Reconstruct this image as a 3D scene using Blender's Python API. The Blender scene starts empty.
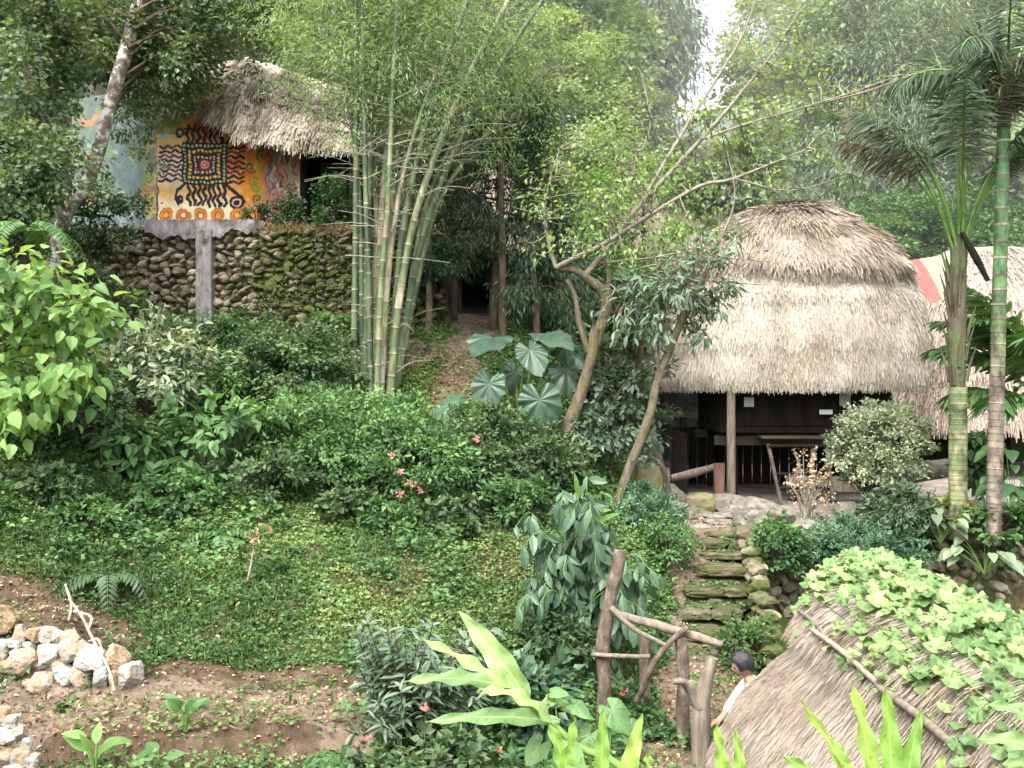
import bpy, bmesh, math, random
import numpy as np
from mathutils import Vector

rng = np.random.default_rng(11)
random.seed(11)
SC = bpy.context.scene
COL = SC.collection
F = 995.6                                   # focal length in pixels (35 mm lens, 1024 px wide)

def P(px, py, D):
    """world point that lies D metres ahead of the viewpoint in the direction of a photo pixel"""
    return np.array([(px - 512.0) / F * D, D, (384.0 - py) / F * D])

def lin(c):
    c = np.asarray(c, float)
    return np.where(c <= 0.04045, c / 12.92, ((c + 0.055) / 1.055) ** 2.4)

def unit(v):
    v = np.asarray(v, float)
    return v / np.maximum(np.linalg.norm(v, axis=-1, keepdims=True), 1e-9)

def rvec(n):
    return unit(rng.normal(size=(n, 3)))

def ss(x, a, b):
    t = np.clip((np.asarray(x, float) - a) / (b - a), 0, 1)
    return t * t * (3 - 2 * t)

def _h(i, j, k, seed):
    n = (i * 374761393 + j * 668265263 + k * 1274126177 + seed * 69069).astype(np.uint64) & np.uint64(0xFFFFFFFF)
    n = (n ^ (n >> np.uint64(13))) * np.uint64(1274126177) & np.uint64(0xFFFFFFFF)
    n = n ^ (n >> np.uint64(16))
    return (n & np.uint64(0xFFFF)).astype(float) / 65535.0

def vnoise(p, seed=0):
    """value noise, points (N,3) -> 0..1"""
    p = np.asarray(p, float) + 1000.0
    i = np.floor(p).astype(np.int64)
    f = p - i
    f = f * f * (3 - 2 * f)
    x, y, z = i[:, 0], i[:, 1], i[:, 2]
    out = 0
    for dx in (0, 1):
        for dy in (0, 1):
            for dz in (0, 1):
                w = (f[:, 0] if dx else 1 - f[:, 0]) * (f[:, 1] if dy else 1 - f[:, 1]) * (f[:, 2] if dz else 1 - f[:, 2])
                out = out + w * _h(x + dx, y + dy, z + dz, seed)
    return out

def fbm(p, seed=0, octv=4):
    s, a, t = 0, 0.5, 0
    p = np.asarray(p, float)
    for o in range(octv):
        s = s + a * vnoise(p * (2 ** o), seed + o * 17)
        t += a
        a *= 0.5
    return s / t

# ---------------------------------------------------------------- mesh builder
class MB:
    """collects numpy chunks of verts and faces and links them as ONE mesh object"""
    def __init__(self):
        self.v, self.idx, self.cnt, self.t, self.m, self.s = [], [], [], [], [], []
        self.n = 0
    def add(self, verts, faces, tint=0.5, mat=0, smooth=False):
        verts = np.asarray(verts, float).reshape(-1, 3)
        faces = np.asarray(faces, np.int64)
        if len(faces) == 0:
            return
        k = faces.shape[1]
        self.v.append(verts)
        self.idx.append((faces + self.n).ravel())
        self.cnt.append(np.full(len(faces), k, np.int64))
        t = np.full(len(faces), float(tint)) if np.isscalar(tint) else np.asarray(tint, float)
        self.t.append(t)
        self.m.append(np.full(len(faces), mat, np.int32))
        self.s.append(np.full(len(faces), bool(smooth)))
        self.n += len(verts)
    def mesh(self, name, mats, off=(0, 0, 0)):
        me = bpy.data.meshes.new(name)
        v = np.concatenate(self.v) - np.asarray(off, float)
        idx = np.concatenate(self.idx)
        cnt = np.concatenate(self.cnt)
        me.vertices.add(len(v))
        me.vertices.foreach_set('co', v.astype(np.float32).ravel())
        me.loops.add(len(idx))
        me.loops.foreach_set('vertex_index', idx.astype(np.int32))
        me.polygons.add(len(cnt))
        start = np.concatenate([[0], np.cumsum(cnt)[:-1]])
        me.polygons.foreach_set('loop_start', start.astype(np.int32))
        me.polygons.foreach_set('use_smooth', np.concatenate(self.s))
        me.polygons.foreach_set('material_index', np.concatenate(self.m))
        a = me.attributes.new('tint', 'FLOAT', 'FACE')
        a.data.foreach_set('value', np.concatenate(self.t).astype(np.float32))
        for m in (mats if isinstance(mats, (list, tuple)) else [mats]):
            me.materials.append(m)
        me.update(calc_edges=True)
        return me
    def build(self, name, mats, parent=None, loc=None):
        """link as one mesh object; world-space verts become local to the parent or to loc"""
        off = np.array(parent['_base']) if parent is not None else np.array(loc if loc is not None else (0, 0, 0), float)
        me = self.mesh(name, mats, off)
        o = bpy.data.objects.new(name, me)
        COL.objects.link(o)
        if parent is not None:
            o.parent = parent
            o['_base'] = list(off)
        else:
            o.location = off
            o['_base'] = list(off)
        return o

def thing(name, label, cat, loc=(0, 0, 0), group=None):
    """an Empty at the thing's base that parents its parts"""
    o = bpy.data.objects.new(name, None)
    COL.objects.link(o)
    o.empty_display_size = 0.2
    o.location = [float(c) for c in loc]
    o['_base'] = [float(c) for c in loc]
    o['label'] = label
    o['category'] = cat
    if group:
        o['group'] = group
    return o

def tag(o, label, cat, group=None):
    o['label'] = label
    o['category'] = cat
    if group:
        o['group'] = group
    return o

def struct(o, kind='structure'):
    o['kind'] = kind
    return o

def dup(root, loc, rotz=0.0, scale=1.0, label=None, group=None):
    """copy of a thing with copies of its parts and sub-parts (they share mesh data)"""
    r = root.copy()
    COL.objects.link(r)
    r.location = [float(c) for c in loc]
    r.rotation_euler = (0, 0, rotz)
    r.scale = (scale, scale, scale) if np.isscalar(scale) else scale
    if label:
        r['label'] = label
    if group:
        r['group'] = group
    for ch in list(root.children):
        c = ch.copy()
        COL.objects.link(c)
        c.parent = r
        for g in list(ch.children):
            d = g.copy()
            COL.objects.link(d)
            d.parent = c
    return r

# ---------------------------------------------------------------- shape helpers
def smooth_path(pts, n):
    pts = np.asarray(pts, float)
    if len(pts) == 2:
        t = np.linspace(0, 1, n)[:, None]
        return pts[0] * (1 - t) + pts[1] * t
    Q = np.vstack([2 * pts[0] - pts[1], pts, 2 * pts[-1] - pts[-2]])
    u = np.linspace(0, len(pts) - 1 - 1e-6, n)
    i = u.astype(int)
    f = (u - i)[:, None]
    p0, p1, p2, p3 = Q[i], Q[i + 1], Q[i + 2], Q[i + 3]
    return 0.5 * ((2 * p1) + (-p0 + p2) * f + (2 * p0 - 5 * p1 + 4 * p2 - p3) * f ** 2 + (-p0 + 3 * p1 - 3 * p2 + p3) * f ** 3)

def tube(mb, pts, rad, n=8, seg=None, bump=0.0, tint=0.5, mat=0, seed=0, wig=0.0, cap=True):
    pts = np.asarray(pts, float)
    seg = seg or max(2, (len(pts) - 1) * 4 + 1)
    c = smooth_path(pts, seg)
    rad = np.asarray(rad, float) if not np.isscalar(rad) else np.array([rad, rad], float)
    r = np.interp(np.linspace(0, 1, seg), np.linspace(0, 1, len(rad)), rad)
    if wig:
        c = c + (np.stack([fbm(c * 1.3, seed + 5, 2), fbm(c * 1.3, seed + 6, 2), fbm(c * 1.3, seed + 7, 2)], 1) - 0.5) * wig
    T = np.gradient(c, axis=0)
    T = unit(T)
    a = np.array([0, 0, 1.0]) if abs(T[0][2]) < 0.9 else np.array([1.0, 0, 0])
    U = np.zeros_like(T)
    u = unit(np.cross(T[0], a))
    for i in range(seg):
        u = unit(u - T[i] * np.dot(u, T[i]))
        U[i] = u
    V = np.cross(T, U)
    th = np.linspace(0, 2 * np.pi, n, endpoint=False)
    ring = U[:, None, :] * np.cos(th)[None, :, None] + V[:, None, :] * np.sin(th)[None, :, None]
    rr = r[:, None] * np.ones((seg, n))
    if bump:
        q = (c[:, None, :] + ring * 0.3).reshape(-1, 3)
        rr = rr * (1 + bump * (fbm(q * (0.5 / max(r.mean(), 0.01)) * 0.5, seed, 3).reshape(seg, n) - 0.5) * 2)
    v = c[:, None, :] + ring * rr[:, :, None]
    i, j = np.meshgrid(np.arange(seg - 1), np.arange(n), indexing='ij')
    j2 = (j + 1) % n
    f = np.stack([i * n + j, i * n + j2, (i + 1) * n + j2, (i + 1) * n + j], -1).reshape(-1, 4)
    v = v.reshape(-1, 3)
    if not np.isscalar(tint):
        tt = np.interp(np.linspace(0, 1, seg - 1), np.linspace(0, 1, len(tint)), tint)
        tint = np.repeat(tt, n)
    mb.add(v, f, tint, mat, True)
    if cap:
        for base, flip in ((0, True), ((seg - 1) * n, False)):
            cv = np.vstack([v[base:base + n], v[base:base + n].mean(0)[None]])
            k = np.arange(n)
            tr = np.stack([k, (k + 1) % n, np.full(n, n)], 1)
            mb.add(cv, tr[:, ::-1] if flip else tr, 0.5, mat, False)
    return c, r

def box(mb, c, s, rot=0.0, tint=0.5, mat=0, bev=0.0, tilt=None):
    """a box with slightly eased edges: c centre, s full sizes, rot about z; tilt = 3x3 matrix"""
    s = np.asarray(s, float) / 2
    b = min(bev, s.min() * 0.45)
    V = []
    for sx in (-1, 1):
        for sy in (-1, 1):
            for sz in (-1, 1):
                sg = np.array([sx, sy, sz])
                for ax in range(3):
                    q = sg * (s - b)
                    q[ax] = sg[ax] * s[ax]
                    V.append(q)
    V = np.array(V)
    R = np.array([[math.cos(rot), -math.sin(rot), 0], [math.sin(rot), math.cos(rot), 0], [0, 0, 1]])
    if tilt is not None:
        R = np.asarray(tilt)
    bm = bmesh.new()
    vs = [bm.verts.new(v) for v in V]
    g = bmesh.ops.convex_hull(bm, input=vs)
    bmesh.ops.dissolve_limit(bm, angle_limit=0.02, verts=bm.verts, edges=bm.edges)
    bm.verts.index_update()
    vv = np.array([v.co[:] for v in bm.verts]) @ R.T + np.asarray(c, float)
    byk = {}
    for f in bm.faces:
        byk.setdefault(len(f.verts), []).append([v.index for v in f.verts])
    bm.free()
    for k, fs in byk.items():
        mb.add(vv, fs, tint, mat)

def beam(mb, a, b, w, h, tint=0.5, mat=0, bev=0.004):
    a, b = np.asarray(a, float), np.asarray(b, float)
    x = unit(b - a)
    y = unit(np.cross([0, 0, 1.0] if abs(x[2]) < 0.95 else [0, 1.0, 0], x))
    z = np.cross(x, y)
    box(mb, (a + b) / 2, (np.linalg.norm(b - a), w, h), tint=tint, mat=mat, bev=bev, tilt=np.stack([x, y, z], 1))

def ico(sub):
    bm = bmesh.new()
    bmesh.ops.create_icosphere(bm, subdivisions=sub, radius=1)
    v = np.array([q.co[:] for q in bm.verts])
    f = np.array([[q.index for q in p.verts] for p in bm.faces])
    bm.free()
    return v, f
ICO = {s: ico(s) for s in (2, 3, 4)}

def rock(mb, c, size, rot=0.0, sub=3, seed=0, cuts=9, tint=None, rough=0.10, boxy=0.0, mat=0, tilt=None):
    """an angular, weathered stone: a ball cut by random planes, then roughened"""
    d, f = ICO[sub]
    r = np.random.default_rng(seed)
    if boxy:
        e = 2 + boxy * 6
        rad = (np.abs(d) ** e).sum(1) ** (-1 / e)
    else:
        rad = np.ones(len(d))
    for k in range(cuts):
        n = unit(r.normal(size=3))
        h = r.uniform(0.5, 0.9)
        if boxy:
            h *= 1.25
        q = d @ n
        rad = np.minimum(rad, np.where(q > 0.05, h / np.maximum(q, 0.05), 9))
    v = d * rad[:, None]
    off = r.uniform(0, 50, 3)
    v = v / np.abs(v).max(0)
    v = v * (1 + rough * (fbm(v * 2.0 + off, seed, 4) - 0.5)[:, None] * 2 + rough * .5 * (fbm(v * 7.0 + off, seed + 3, 3) - 0.5)[:, None] * 2)
    v = v * np.asarray(size, float) / 2
    if tilt is not None:
        v = v @ np.asarray(tilt).T
    cr, sr = math.cos(rot), math.sin(rot)
    v = v @ np.array([[cr, sr, 0], [-sr, cr, 0], [0, 0, 1]])
    mb.add(v + np.asarray(c, float), f, r.uniform(0, 1) if tint is None else tint, mat, False)

# ---------------------------------------------------------------- leaves
def leaf_strip(ns, width, droop=0.15, fold=0.12, wave=0.0):
    """leaf template along +Y, length 1: ns stations by 3 columns; width(t) = half width"""
    V, Fc = [], []
    for i in range(ns):
        t = i / (ns - 1)
        w = width(t)
        z = -droop * t * t
        w2 = wave * math.sin(t * 9)
        V += [(-w, t, z + fold * w * 2 + w2), (0, t, z), (w, t, z + fold * w * 2 - w2)]
    for i in range(ns - 1):
        a = i * 3
        Fc += [(a, a + 1, a + 4, a + 3), (a + 1, a + 2, a + 5, a + 4)]
    return np.array(V), np.array(Fc)

KITE = (np.array([(0, 0, 0), (0.26, 0.42, 0.04), (0, 1, -0.06), (-0.26, 0.42, 0.04)]), np.array([(0, 1, 2, 3)]))
KITEW = (np.array([(0, 0, 0), (0.4, 0.42, 0.05), (0, 1, -0.08), (-0.4, 0.42, 0.05)]), np.array([(0, 1, 2, 3)]))
SLIM = (np.array([(0, 0, 0), (0.1, 0.4, 0.02), (0, 1, -0.12), (-0.1, 0.4, 0.02)]), np.array([(0, 1, 2, 3)]))
NEEDLE = (np.array([(0, 0, 0), (0.05, 0.4, 0.0), (0, 1, -0.08), (-0.05, 0.4, 0.0)]), np.array([(0, 1, 2, 3)]))
FOLD = (np.array([(0, 0, 0), (0.27, 0.38, 0.08), (0, 1, -0.1), (-0.27, 0.38, 0.08), (0, 0.45, 0.0)]),
        np.array([(0, 1, 2, 4), (0, 4, 2, 3)]))
LANCE = leaf_strip(5, lambda t: 0.13 * math.sin(math.pi * min(1, t * 0.94 + 0.03)) ** 0.8, 0.28, 0.2)
OVATE = leaf_strip(5, lambda t: 0.27 * (math.sin(math.pi * min(1, (t * 0.97 + 0.02)) ** 0.75)) ** 0.85, 0.22, 0.18)

def add_leaves(mb, tpl, pos, d, nrm, size, tint, mat=0, wid=1.0):
    tv, tf = tpl
    pos = np.asarray(pos, float)
    N = len(pos)
    d = unit(d)
    x = unit(np.cross(d, nrm))
    n = np.cross(x, d)
    size = np.broadcast_to(np.asarray(size, float), (N,))[:, None, None]
    V = pos[:, None, :] + size * (tv[None, :, 0:1] * wid * x[:, None, :] + tv[None, :, 1:2] * d[:, None, :] + tv[None, :, 2:3] * n[:, None, :])
    k = len(tv)
    Fc = (tf[None] + (np.arange(N) * k)[:, None, None]).reshape(-1, tf.shape[1])
    tint = np.broadcast_to(np.asarray(tint, float), (N,))
    mb.add(V.reshape(-1, 3), Fc, np.repeat(tint, len(tf)), mat, False)

def crown_points(center, radii, nclump, hollow=0.5, top=1.0, zmin=-1.0, lump=0.0, seed=0):
    c = np.asarray(center, float)
    d = rvec(nclump * 3)
    d = d[d[:, 2] > zmin][:nclump]
    r = rng.uniform(hollow ** 3, 1, len(d)) ** (1 / 3)
    if lump:
        r = r * (1 - lump + 2 * lump * fbm(d * 1.7 + seed * 3.1, seed, 2))
    return c + d * r[:, None] * np.asarray(radii, float)

def crown(mb, center, radii, nclump, per, leaf, tpl=KITE, clump_r=0.5, hollow=0.5, droop=0.25, zmin=-1.0, flat=0.6,
          tint=(0.25, 0.75), lump=0.25, mat=0, pts=None, wid=1.0, upright=0.0):
    """a crown of many leaves gathered in clumps through the volume"""
    cc = crown_points(center, radii, nclump, hollow, zmin=zmin, lump=lump, seed=int(rng.integers(1000))) if pts is None else np.asarray(pts, float)
    M = len(cc)
    ct = rng.uniform(tint[0], tint[1], M)
    K = M * per
    ci = np.repeat(np.arange(M), per)
    cs = np.repeat(rng.uniform(0.6, 1.35, M), per)
    g = rng.normal(size=(K, 3)) * np.array([1, 1, flat]) * 0.5
    pos = cc[ci] + g * (clump_r * cs)[:, None]
    out = unit(pos - np.asarray(center, float) + 1e-3)
    d = unit(out * 0.5 + g * 0.7 + rng.normal(size=(K, 3)) * 0.55 + np.array([0, 0, -droop + upright]))
    nrm = unit(np.array([0, 0, 0.9]) + out * 0.5 + rng.normal(size=(K, 3)) * 0.5)
    sz = leaf * rng.uniform(0.6, 1.3, K)
    t = np.clip(ct[ci] + rng.normal(size=K) * 0.13, 0, 1)
    add_leaves(mb, tpl, pos, d, nrm, sz, t, mat, wid)
    return cc
# ---------------------------------------------------------------- materials
def new_mat(name):
    m = bpy.data.materials.new(name)
    m.use_nodes = True
    nt = m.node_tree
    nt.nodes.clear()
    out = nt.nodes.new('ShaderNodeOutputMaterial')
    return m, nt, out

def N(nt, typ, **kw):
    n = nt.nodes.new(typ)
    for k, v in kw.items():
        if k.startswith('i_'):
            key = k[2:]
            key = int(key) if key.isdigit() else key.replace('_', ' ')
            n.inputs[key].default_value = v
        else:
            setattr(n, k, v)
    return n

def ramp(nt, fac, stops, interp='LINEAR'):
    r = nt.nodes.new('ShaderNodeValToRGB')
    r.color_ramp.interpolation = interp
    el = r.color_ramp.elements
    while len(el) < len(stops):
        el.new(0.5)
    for e, (p, c) in zip(el, stops):
        e.position = p
        e.color = (*c[:3], 1)
    if fac is not None:
        nt.links.new(fac, r.inputs[0])
    return r.outputs[0]

def mixc(nt, fac, a, b, mode='MIX'):
    m = nt.nodes.new('ShaderNodeMix')
    m.data_type = 'RGBA'
    m.blend_type = mode
    for sock, v in ((m.inputs[0], fac), (m.inputs[6], a), (m.inputs[7], b)):
        if hasattr(v, 'is_linked'):
            nt.links.new(v, sock)
        elif np.isscalar(v):
            sock.default_value = v
        else:
            sock.default_value = (*v[:3], 1)
    return m.outputs[2]

def noise(nt, scale, detail=4, rough=0.6, vec=None, dist=0.0):
    n = N(nt, 'ShaderNodeTexNoise')
    n.inputs['Scale'].default_value = scale
    n.inputs['Detail'].default_value = detail
    n.inputs['Roughness'].default_value = rough
    n.inputs['Distortion'].default_value = dist
    if vec is not None:
        nt.links.new(vec, n.inputs['Vector'])
    return n.outputs[0]

def geo_pos(nt):
    return N(nt, 'ShaderNodeNewGeometry').outputs['Position']

def bump(nt, h, strength=0.4, dist=0.02):
    b = N(nt, 'ShaderNodeBump')
    b.inputs['Strength'].default_value = strength
    b.inputs['Distance'].default_value = dist
    nt.links.new(h, b.inputs['Height'])
    return b.outputs[0]

def mathn(nt, op, a, b=None):
    m = nt.nodes.new('ShaderNodeMath')
    m.operation = op
    for s, v in ((m.inputs[0], a), (m.inputs[1], b)):
        if v is None:
            continue
        if hasattr(v, 'is_linked'):
            nt.links.new(v, s)
        else:
            s.default_value = v
    return m.outputs[0]

def leaf_mat(name, dark, mid, light, trans=0.35, rough=0.5, spec=0.35, yellow=1.25, spots=0.0):
    """leaf: tint attribute picks the green; translucent underside glow"""
    m, nt, out = new_mat(name)
    t = N(nt, 'ShaderNodeAttribute', attribute_name='tint').outputs['Fac']
    g_ = lambda q, k: tuple(np.clip(np.array(q) * k * 0.88 + np.mean(q) * k * 0.12 + 0.006, 0, 0.85))
    dark, mid, light = g_(dark, 1.45), g_(mid, 1.35), g_(light, 1.22)
    c = ramp(nt, t, [(0.0, dark), (0.5, mid), (1.0, light)])
    nz = noise(nt, 0.8, 2, 0.5, geo_pos(nt))
    c = mixc(nt, 1.0, c, ramp(nt, nz, [(0.3, (0.78, 0.8, 0.75)), (0.7, (1.2, 1.18, 1.1))]), 'MULTIPLY')
    b = N(nt, 'ShaderNodeBsdfPrincipled')
    nt.links.new(c, b.inputs['Base Color'])
    b.inputs['Roughness'].default_value = rough
    b.inputs['Specular IOR Level'].default_value = spec
    if spots:
        sp = ramp(nt, noise(nt, spots, 3, 0.6, geo_pos(nt)), [(0.60, (0, 0, 0)), (0.70, (1, 1, 1))])
        c = mixc(nt, mathn(nt, 'MULTIPLY', sp, 0.75), c, mixc(nt, 1.0, c, (0.62, 0.5, 0.3), 'MULTIPLY'))
        c = mixc(nt, 1.0, c, ramp(nt, noise(nt, spots * .25, 4, 0.6, geo_pos(nt)), [(0.3, (0.7, 0.72, 0.7)), (0.7, (1.25, 1.22, 1.2))]), 'MULTIPLY')
        nt.links.new(c, b.inputs['Base Color'])
    tr = N(nt, 'ShaderNodeBsdfTranslucent')
    nt.links.new(mixc(nt, 1.0, c, (1.25 * yellow, 1.3, 0.6), 'MULTIPLY'), tr.inputs['Color'])
    mx = N(nt, 'ShaderNodeMixShader')
    mx.inputs[0].default_value = trans
    nt.links.new(b.outputs[0], mx.inputs[1])
    nt.links.new(tr.outputs[0], mx.inputs[2])
    nt.links.new(mx.outputs[0], out.inputs[0])
    return m

def rough_mat(name, stops, scale=6.0, detail=6, rough=0.9, bmp=0.5, bdist=0.02, use_tint=0.0, stretch=None, moss=None, moss_amt=0.5, moss_scale=3.0, spec=0.2, moss_up=0.0):
    """noise-coloured matt surface, optional moss patches and per-piece tint"""
    m, nt, out = new_mat(name)
    pos = geo_pos(nt)
    vec = pos
    if stretch:
        mp = N(nt, 'ShaderNodeMapping')
        nt.links.new(pos, mp.inputs['Vector'])
        mp.inputs['Scale'].default_value = stretch
        vec = mp.outputs[0]
    nz = noise(nt, scale, detail, 0.65, vec)
    fac = nz
    if use_tint:
        t = N(nt, 'ShaderNodeAttribute', attribute_name='tint').outputs['Fac']
        a = mathn(nt, 'MULTIPLY', t, use_tint)
        bb = mathn(nt, 'MULTIPLY', nz, 1 - use_tint)
        fac = mathn(nt, 'ADD', a, bb)
    c = ramp(nt, fac, stops)
    if moss is not None:
        mz = noise(nt, moss_scale, 5, 0.7, pos)
        if moss_up:
            nrm = N(nt, 'ShaderNodeSeparateXYZ')
            nt.links.new(N(nt, 'ShaderNodeNewGeometry').outputs['Normal'], nrm.inputs[0])
            mz = mathn(nt, 'ADD', mz, mathn(nt, 'MULTIPLY', nrm.outputs[2], moss_up))
        w = ramp(nt, mz, [(1 - moss_amt - 0.08, (0, 0, 0)), (1 - moss_amt + 0.08, (1, 1, 1))])
        mc = mixc(nt, noise(nt, 30, 3, 0.6, pos), [q * 0.55 for q in moss], [q * 1.5 for q in moss])
        c = mixc(nt, w, c, mc)
    b = N(nt, 'ShaderNodeBsdfPrincipled')
    nt.links.new(c, b.inputs['Base Color'])
    b.inputs['Roughness'].default_value = rough
    b.inputs['Specular IOR Level'].default_value = spec
    nt.links.new(bump(nt, noise(nt, scale * 2.5, 6, 0.7, vec), bmp, bdist), b.inputs['Normal'])
    nt.links.new(b.outputs[0], out.inputs[0])
    return m

def attr_mat(name, attr='Col', rough=0.85, grime=0.25, scale=5.0):
    m, nt, out = new_mat(name)
    c = N(nt, 'ShaderNodeAttribute', attribute_name=attr).outputs['Color']
    g = noise(nt, scale, 6, 0.7, geo_pos(nt))
    c = mixc(nt, 1.0, c, ramp(nt, g, [(0.25, (1 - grime * 1.6,) * 3), (0.75, (1 + grime * 0.6,) * 3)]), 'MULTIPLY')
    b = N(nt, 'ShaderNodeBsdfPrincipled')
    nt.links.new(c, b.inputs['Base Color'])
    b.inputs['Roughness'].default_value = rough
    nt.links.new(bump(nt, noise(nt, 40, 4, 0.6, geo_pos(nt)), 0.3, 0.01), b.inputs['Normal'])
    nt.links.new(b.outputs[0], out.inputs[0])
    return m

def straw_mat(name, stops, scale=1.3, patch=None):
    m, nt, out = new_mat(name)
    t = N(nt, 'ShaderNodeAttribute', attribute_name='tint').outputs['Fac']
    pos = geo_pos(nt)
    nz = noise(nt, scale, 4, 0.6, pos)
    f = mathn(nt, 'ADD', mathn(nt, 'MULTIPLY', t, 0.7), mathn(nt, 'MULTIPLY', nz, 0.3))
    c = ramp(nt, f, stops)
    if patch is not None:
        w = ramp(nt, noise(nt, 0.9, 5, 0.6, pos), [(0.5, (0, 0, 0)), (0.68, (1, 1, 1))])
        c = mixc(nt, mathn(nt, 'MULTIPLY', w, 0.7), c, mixc(nt, 1.0, c, patch, 'MULTIPLY'))
    b = N(nt, 'ShaderNodeBsdfPrincipled')
    nt.links.new(c, b.inputs['Base Color'])
    b.inputs['Roughness'].default_value = 0.75
    b.inputs['Specular IOR Level'].default_value = 0.25
    nt.links.new(b.outputs[0], out.inputs[0])
    return m

M = {}
# leaves (linear base colours)
M['leaf_dark'] = leaf_mat('dark leaf', (0.018, 0.038, 0.013), (0.042, 0.084, 0.029), (0.088, 0.152, 0.055), 0.28)
M['leaf_mid'] = leaf_mat('mid green leaf', (0.02, 0.06, 0.016), (0.05, 0.125, 0.035), (0.11, 0.22, 0.06), 0.32)
M['leaf_light'] = leaf_mat('light green leaf', (0.05, 0.12, 0.025), (0.11, 0.23, 0.05), (0.22, 0.36, 0.09), 0.4)
M['leaf_bamboo'] = leaf_mat('bamboo leaf', (0.06, 0.115, 0.045), (0.125, 0.21, 0.085), (0.24, 0.345, 0.16), 0.45)
M['leaf_forest'] = leaf_mat('hazy forest leaf', (0.08, 0.14, 0.062), (0.165, 0.25, 0.12), (0.31, 0.41, 0.22), 0.4)  # distance haze is put into the forest leaf colours: paler, less saturated
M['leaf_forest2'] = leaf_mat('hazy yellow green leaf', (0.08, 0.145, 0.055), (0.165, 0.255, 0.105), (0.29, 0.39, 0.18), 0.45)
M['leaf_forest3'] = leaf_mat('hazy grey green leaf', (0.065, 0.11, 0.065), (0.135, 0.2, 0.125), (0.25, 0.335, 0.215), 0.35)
M['leaf_conifer'] = leaf_mat('conifer needle', (0.014, 0.034, 0.018), (0.035, 0.07, 0.036), (0.075, 0.125, 0.06), 0.2)
M['leaf_yellow'] = leaf_mat('yellow green young leaf', (0.08, 0.14, 0.035), (0.17, 0.26, 0.065), (0.34, 0.42, 0.11), 0.45)
M['leaf_pale'] = leaf_mat('grey variegated leaf', (0.07, 0.11, 0.06), (0.17, 0.22, 0.13), (0.40, 0.44, 0.32), 0.25)
M['leaf_blue'] = leaf_mat('blue green leaf', (0.04, 0.07, 0.042), (0.08, 0.13, 0.085), (0.15, 0.22, 0.15), 0.22, rough=0.38, spots=16.0)
M['leaf_gloss'] = leaf_mat('glossy hanging leaf', (0.012, 0.045, 0.02), (0.04, 0.09, 0.045), (0.10, 0.175, 0.10), 0.22, rough=0.42, spec=0.4)
M['leaf_palm'] = leaf_mat('palm leaflet', (0.022, 0.045, 0.026), (0.06, 0.10, 0.058), (0.17, 0.225, 0.15), 0.22, rough=0.42)
M['leaf_cover'] = leaf_mat('ground cover leaf', (0.022, 0.056, 0.014), (0.06, 0.125, 0.03), (0.145, 0.215, 0.06), 0.32)
M['leaf_vine'] = leaf_mat('squash vine leaf', (0.055, 0.12, 0.035), (0.115, 0.21, 0.065), (0.26, 0.35, 0.14), 0.33, spots=22.0)
M['leaf_fresh'] = leaf_mat('fresh ginger leaf', (0.07, 0.155, 0.05), (0.145, 0.275, 0.095), (0.33, 0.45, 0.16), 0.36, rough=0.42, spots=55.0)
M['leaf_spear'] = leaf_mat('yellow green spear leaf', (0.09, 0.21, 0.04), (0.19, 0.35, 0.06), (0.37, 0.49, 0.10), 0.40, rough=0.42, spots=55.0)
M['leaf_dry'] = leaf_mat('dry leaf', (0.05, 0.03, 0.015), (0.16, 0.10, 0.05), (0.38, 0.29, 0.17), 0.15)
M['flower_red'] = leaf_mat('red petal', (0.38, 0.05, 0.06), (0.5, 0.12, 0.12), (0.6, 0.28, 0.27), 0.25, yellow=0.8)
M['flower_white'] = leaf_mat('cream petal', (0.5, 0.45, 0.3), (0.7, 0.66, 0.5), (0.8, 0.78, 0.7), 0.25)
# straw
M['straw'] = straw_mat('grey beige thatch', [(0.05, (0.22, 0.18, 0.145)), (0.35, (0.415, 0.36, 0.29)), (0.65, (0.54, 0.485, 0.405)), (1.0, (0.70, 0.655, 0.58))], patch=(.74, .68, .6))  # the straw's own grey beige tone
M['straw_cap'] = straw_mat('brown ridge thatch', [(0.05, (0.11, 0.088, 0.068)), (0.4, (0.27, 0.222, 0.17)), (0.7, (0.40, 0.345, 0.275)), (1.0, (0.55, 0.5, 0.42))], patch=(0.72, 0.68, 0.55))
M['straw_grey'] = straw_mat('weathered grey thatch', [(0.05, (0.09, 0.075, 0.06)), (0.4, (0.27, 0.225, 0.17)), (0.7, (0.42, 0.36, 0.28)), (1.0, (0.58, 0.52, 0.43))], patch=(0.6, 0.62, 0.45))
M['straw_dark'] = straw_mat('shaded thatch underside', [(0.0, (0.012, 0.01, 0.007)), (0.6, (0.05, 0.04, 0.028)), (1.0, (0.11, 0.09, 0.06))])  # shade under the eaves is put into this straw colour
M['straw_rose'] = straw_mat('greyish brown thatch', [(0.05, (0.17, 0.135, 0.105)), (0.4, (0.285, 0.235, 0.185)), (0.7, (0.385, 0.325, 0.26)), (1.0, (0.53, 0.47, 0.395))], patch=(.62, .58, .5))
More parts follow.
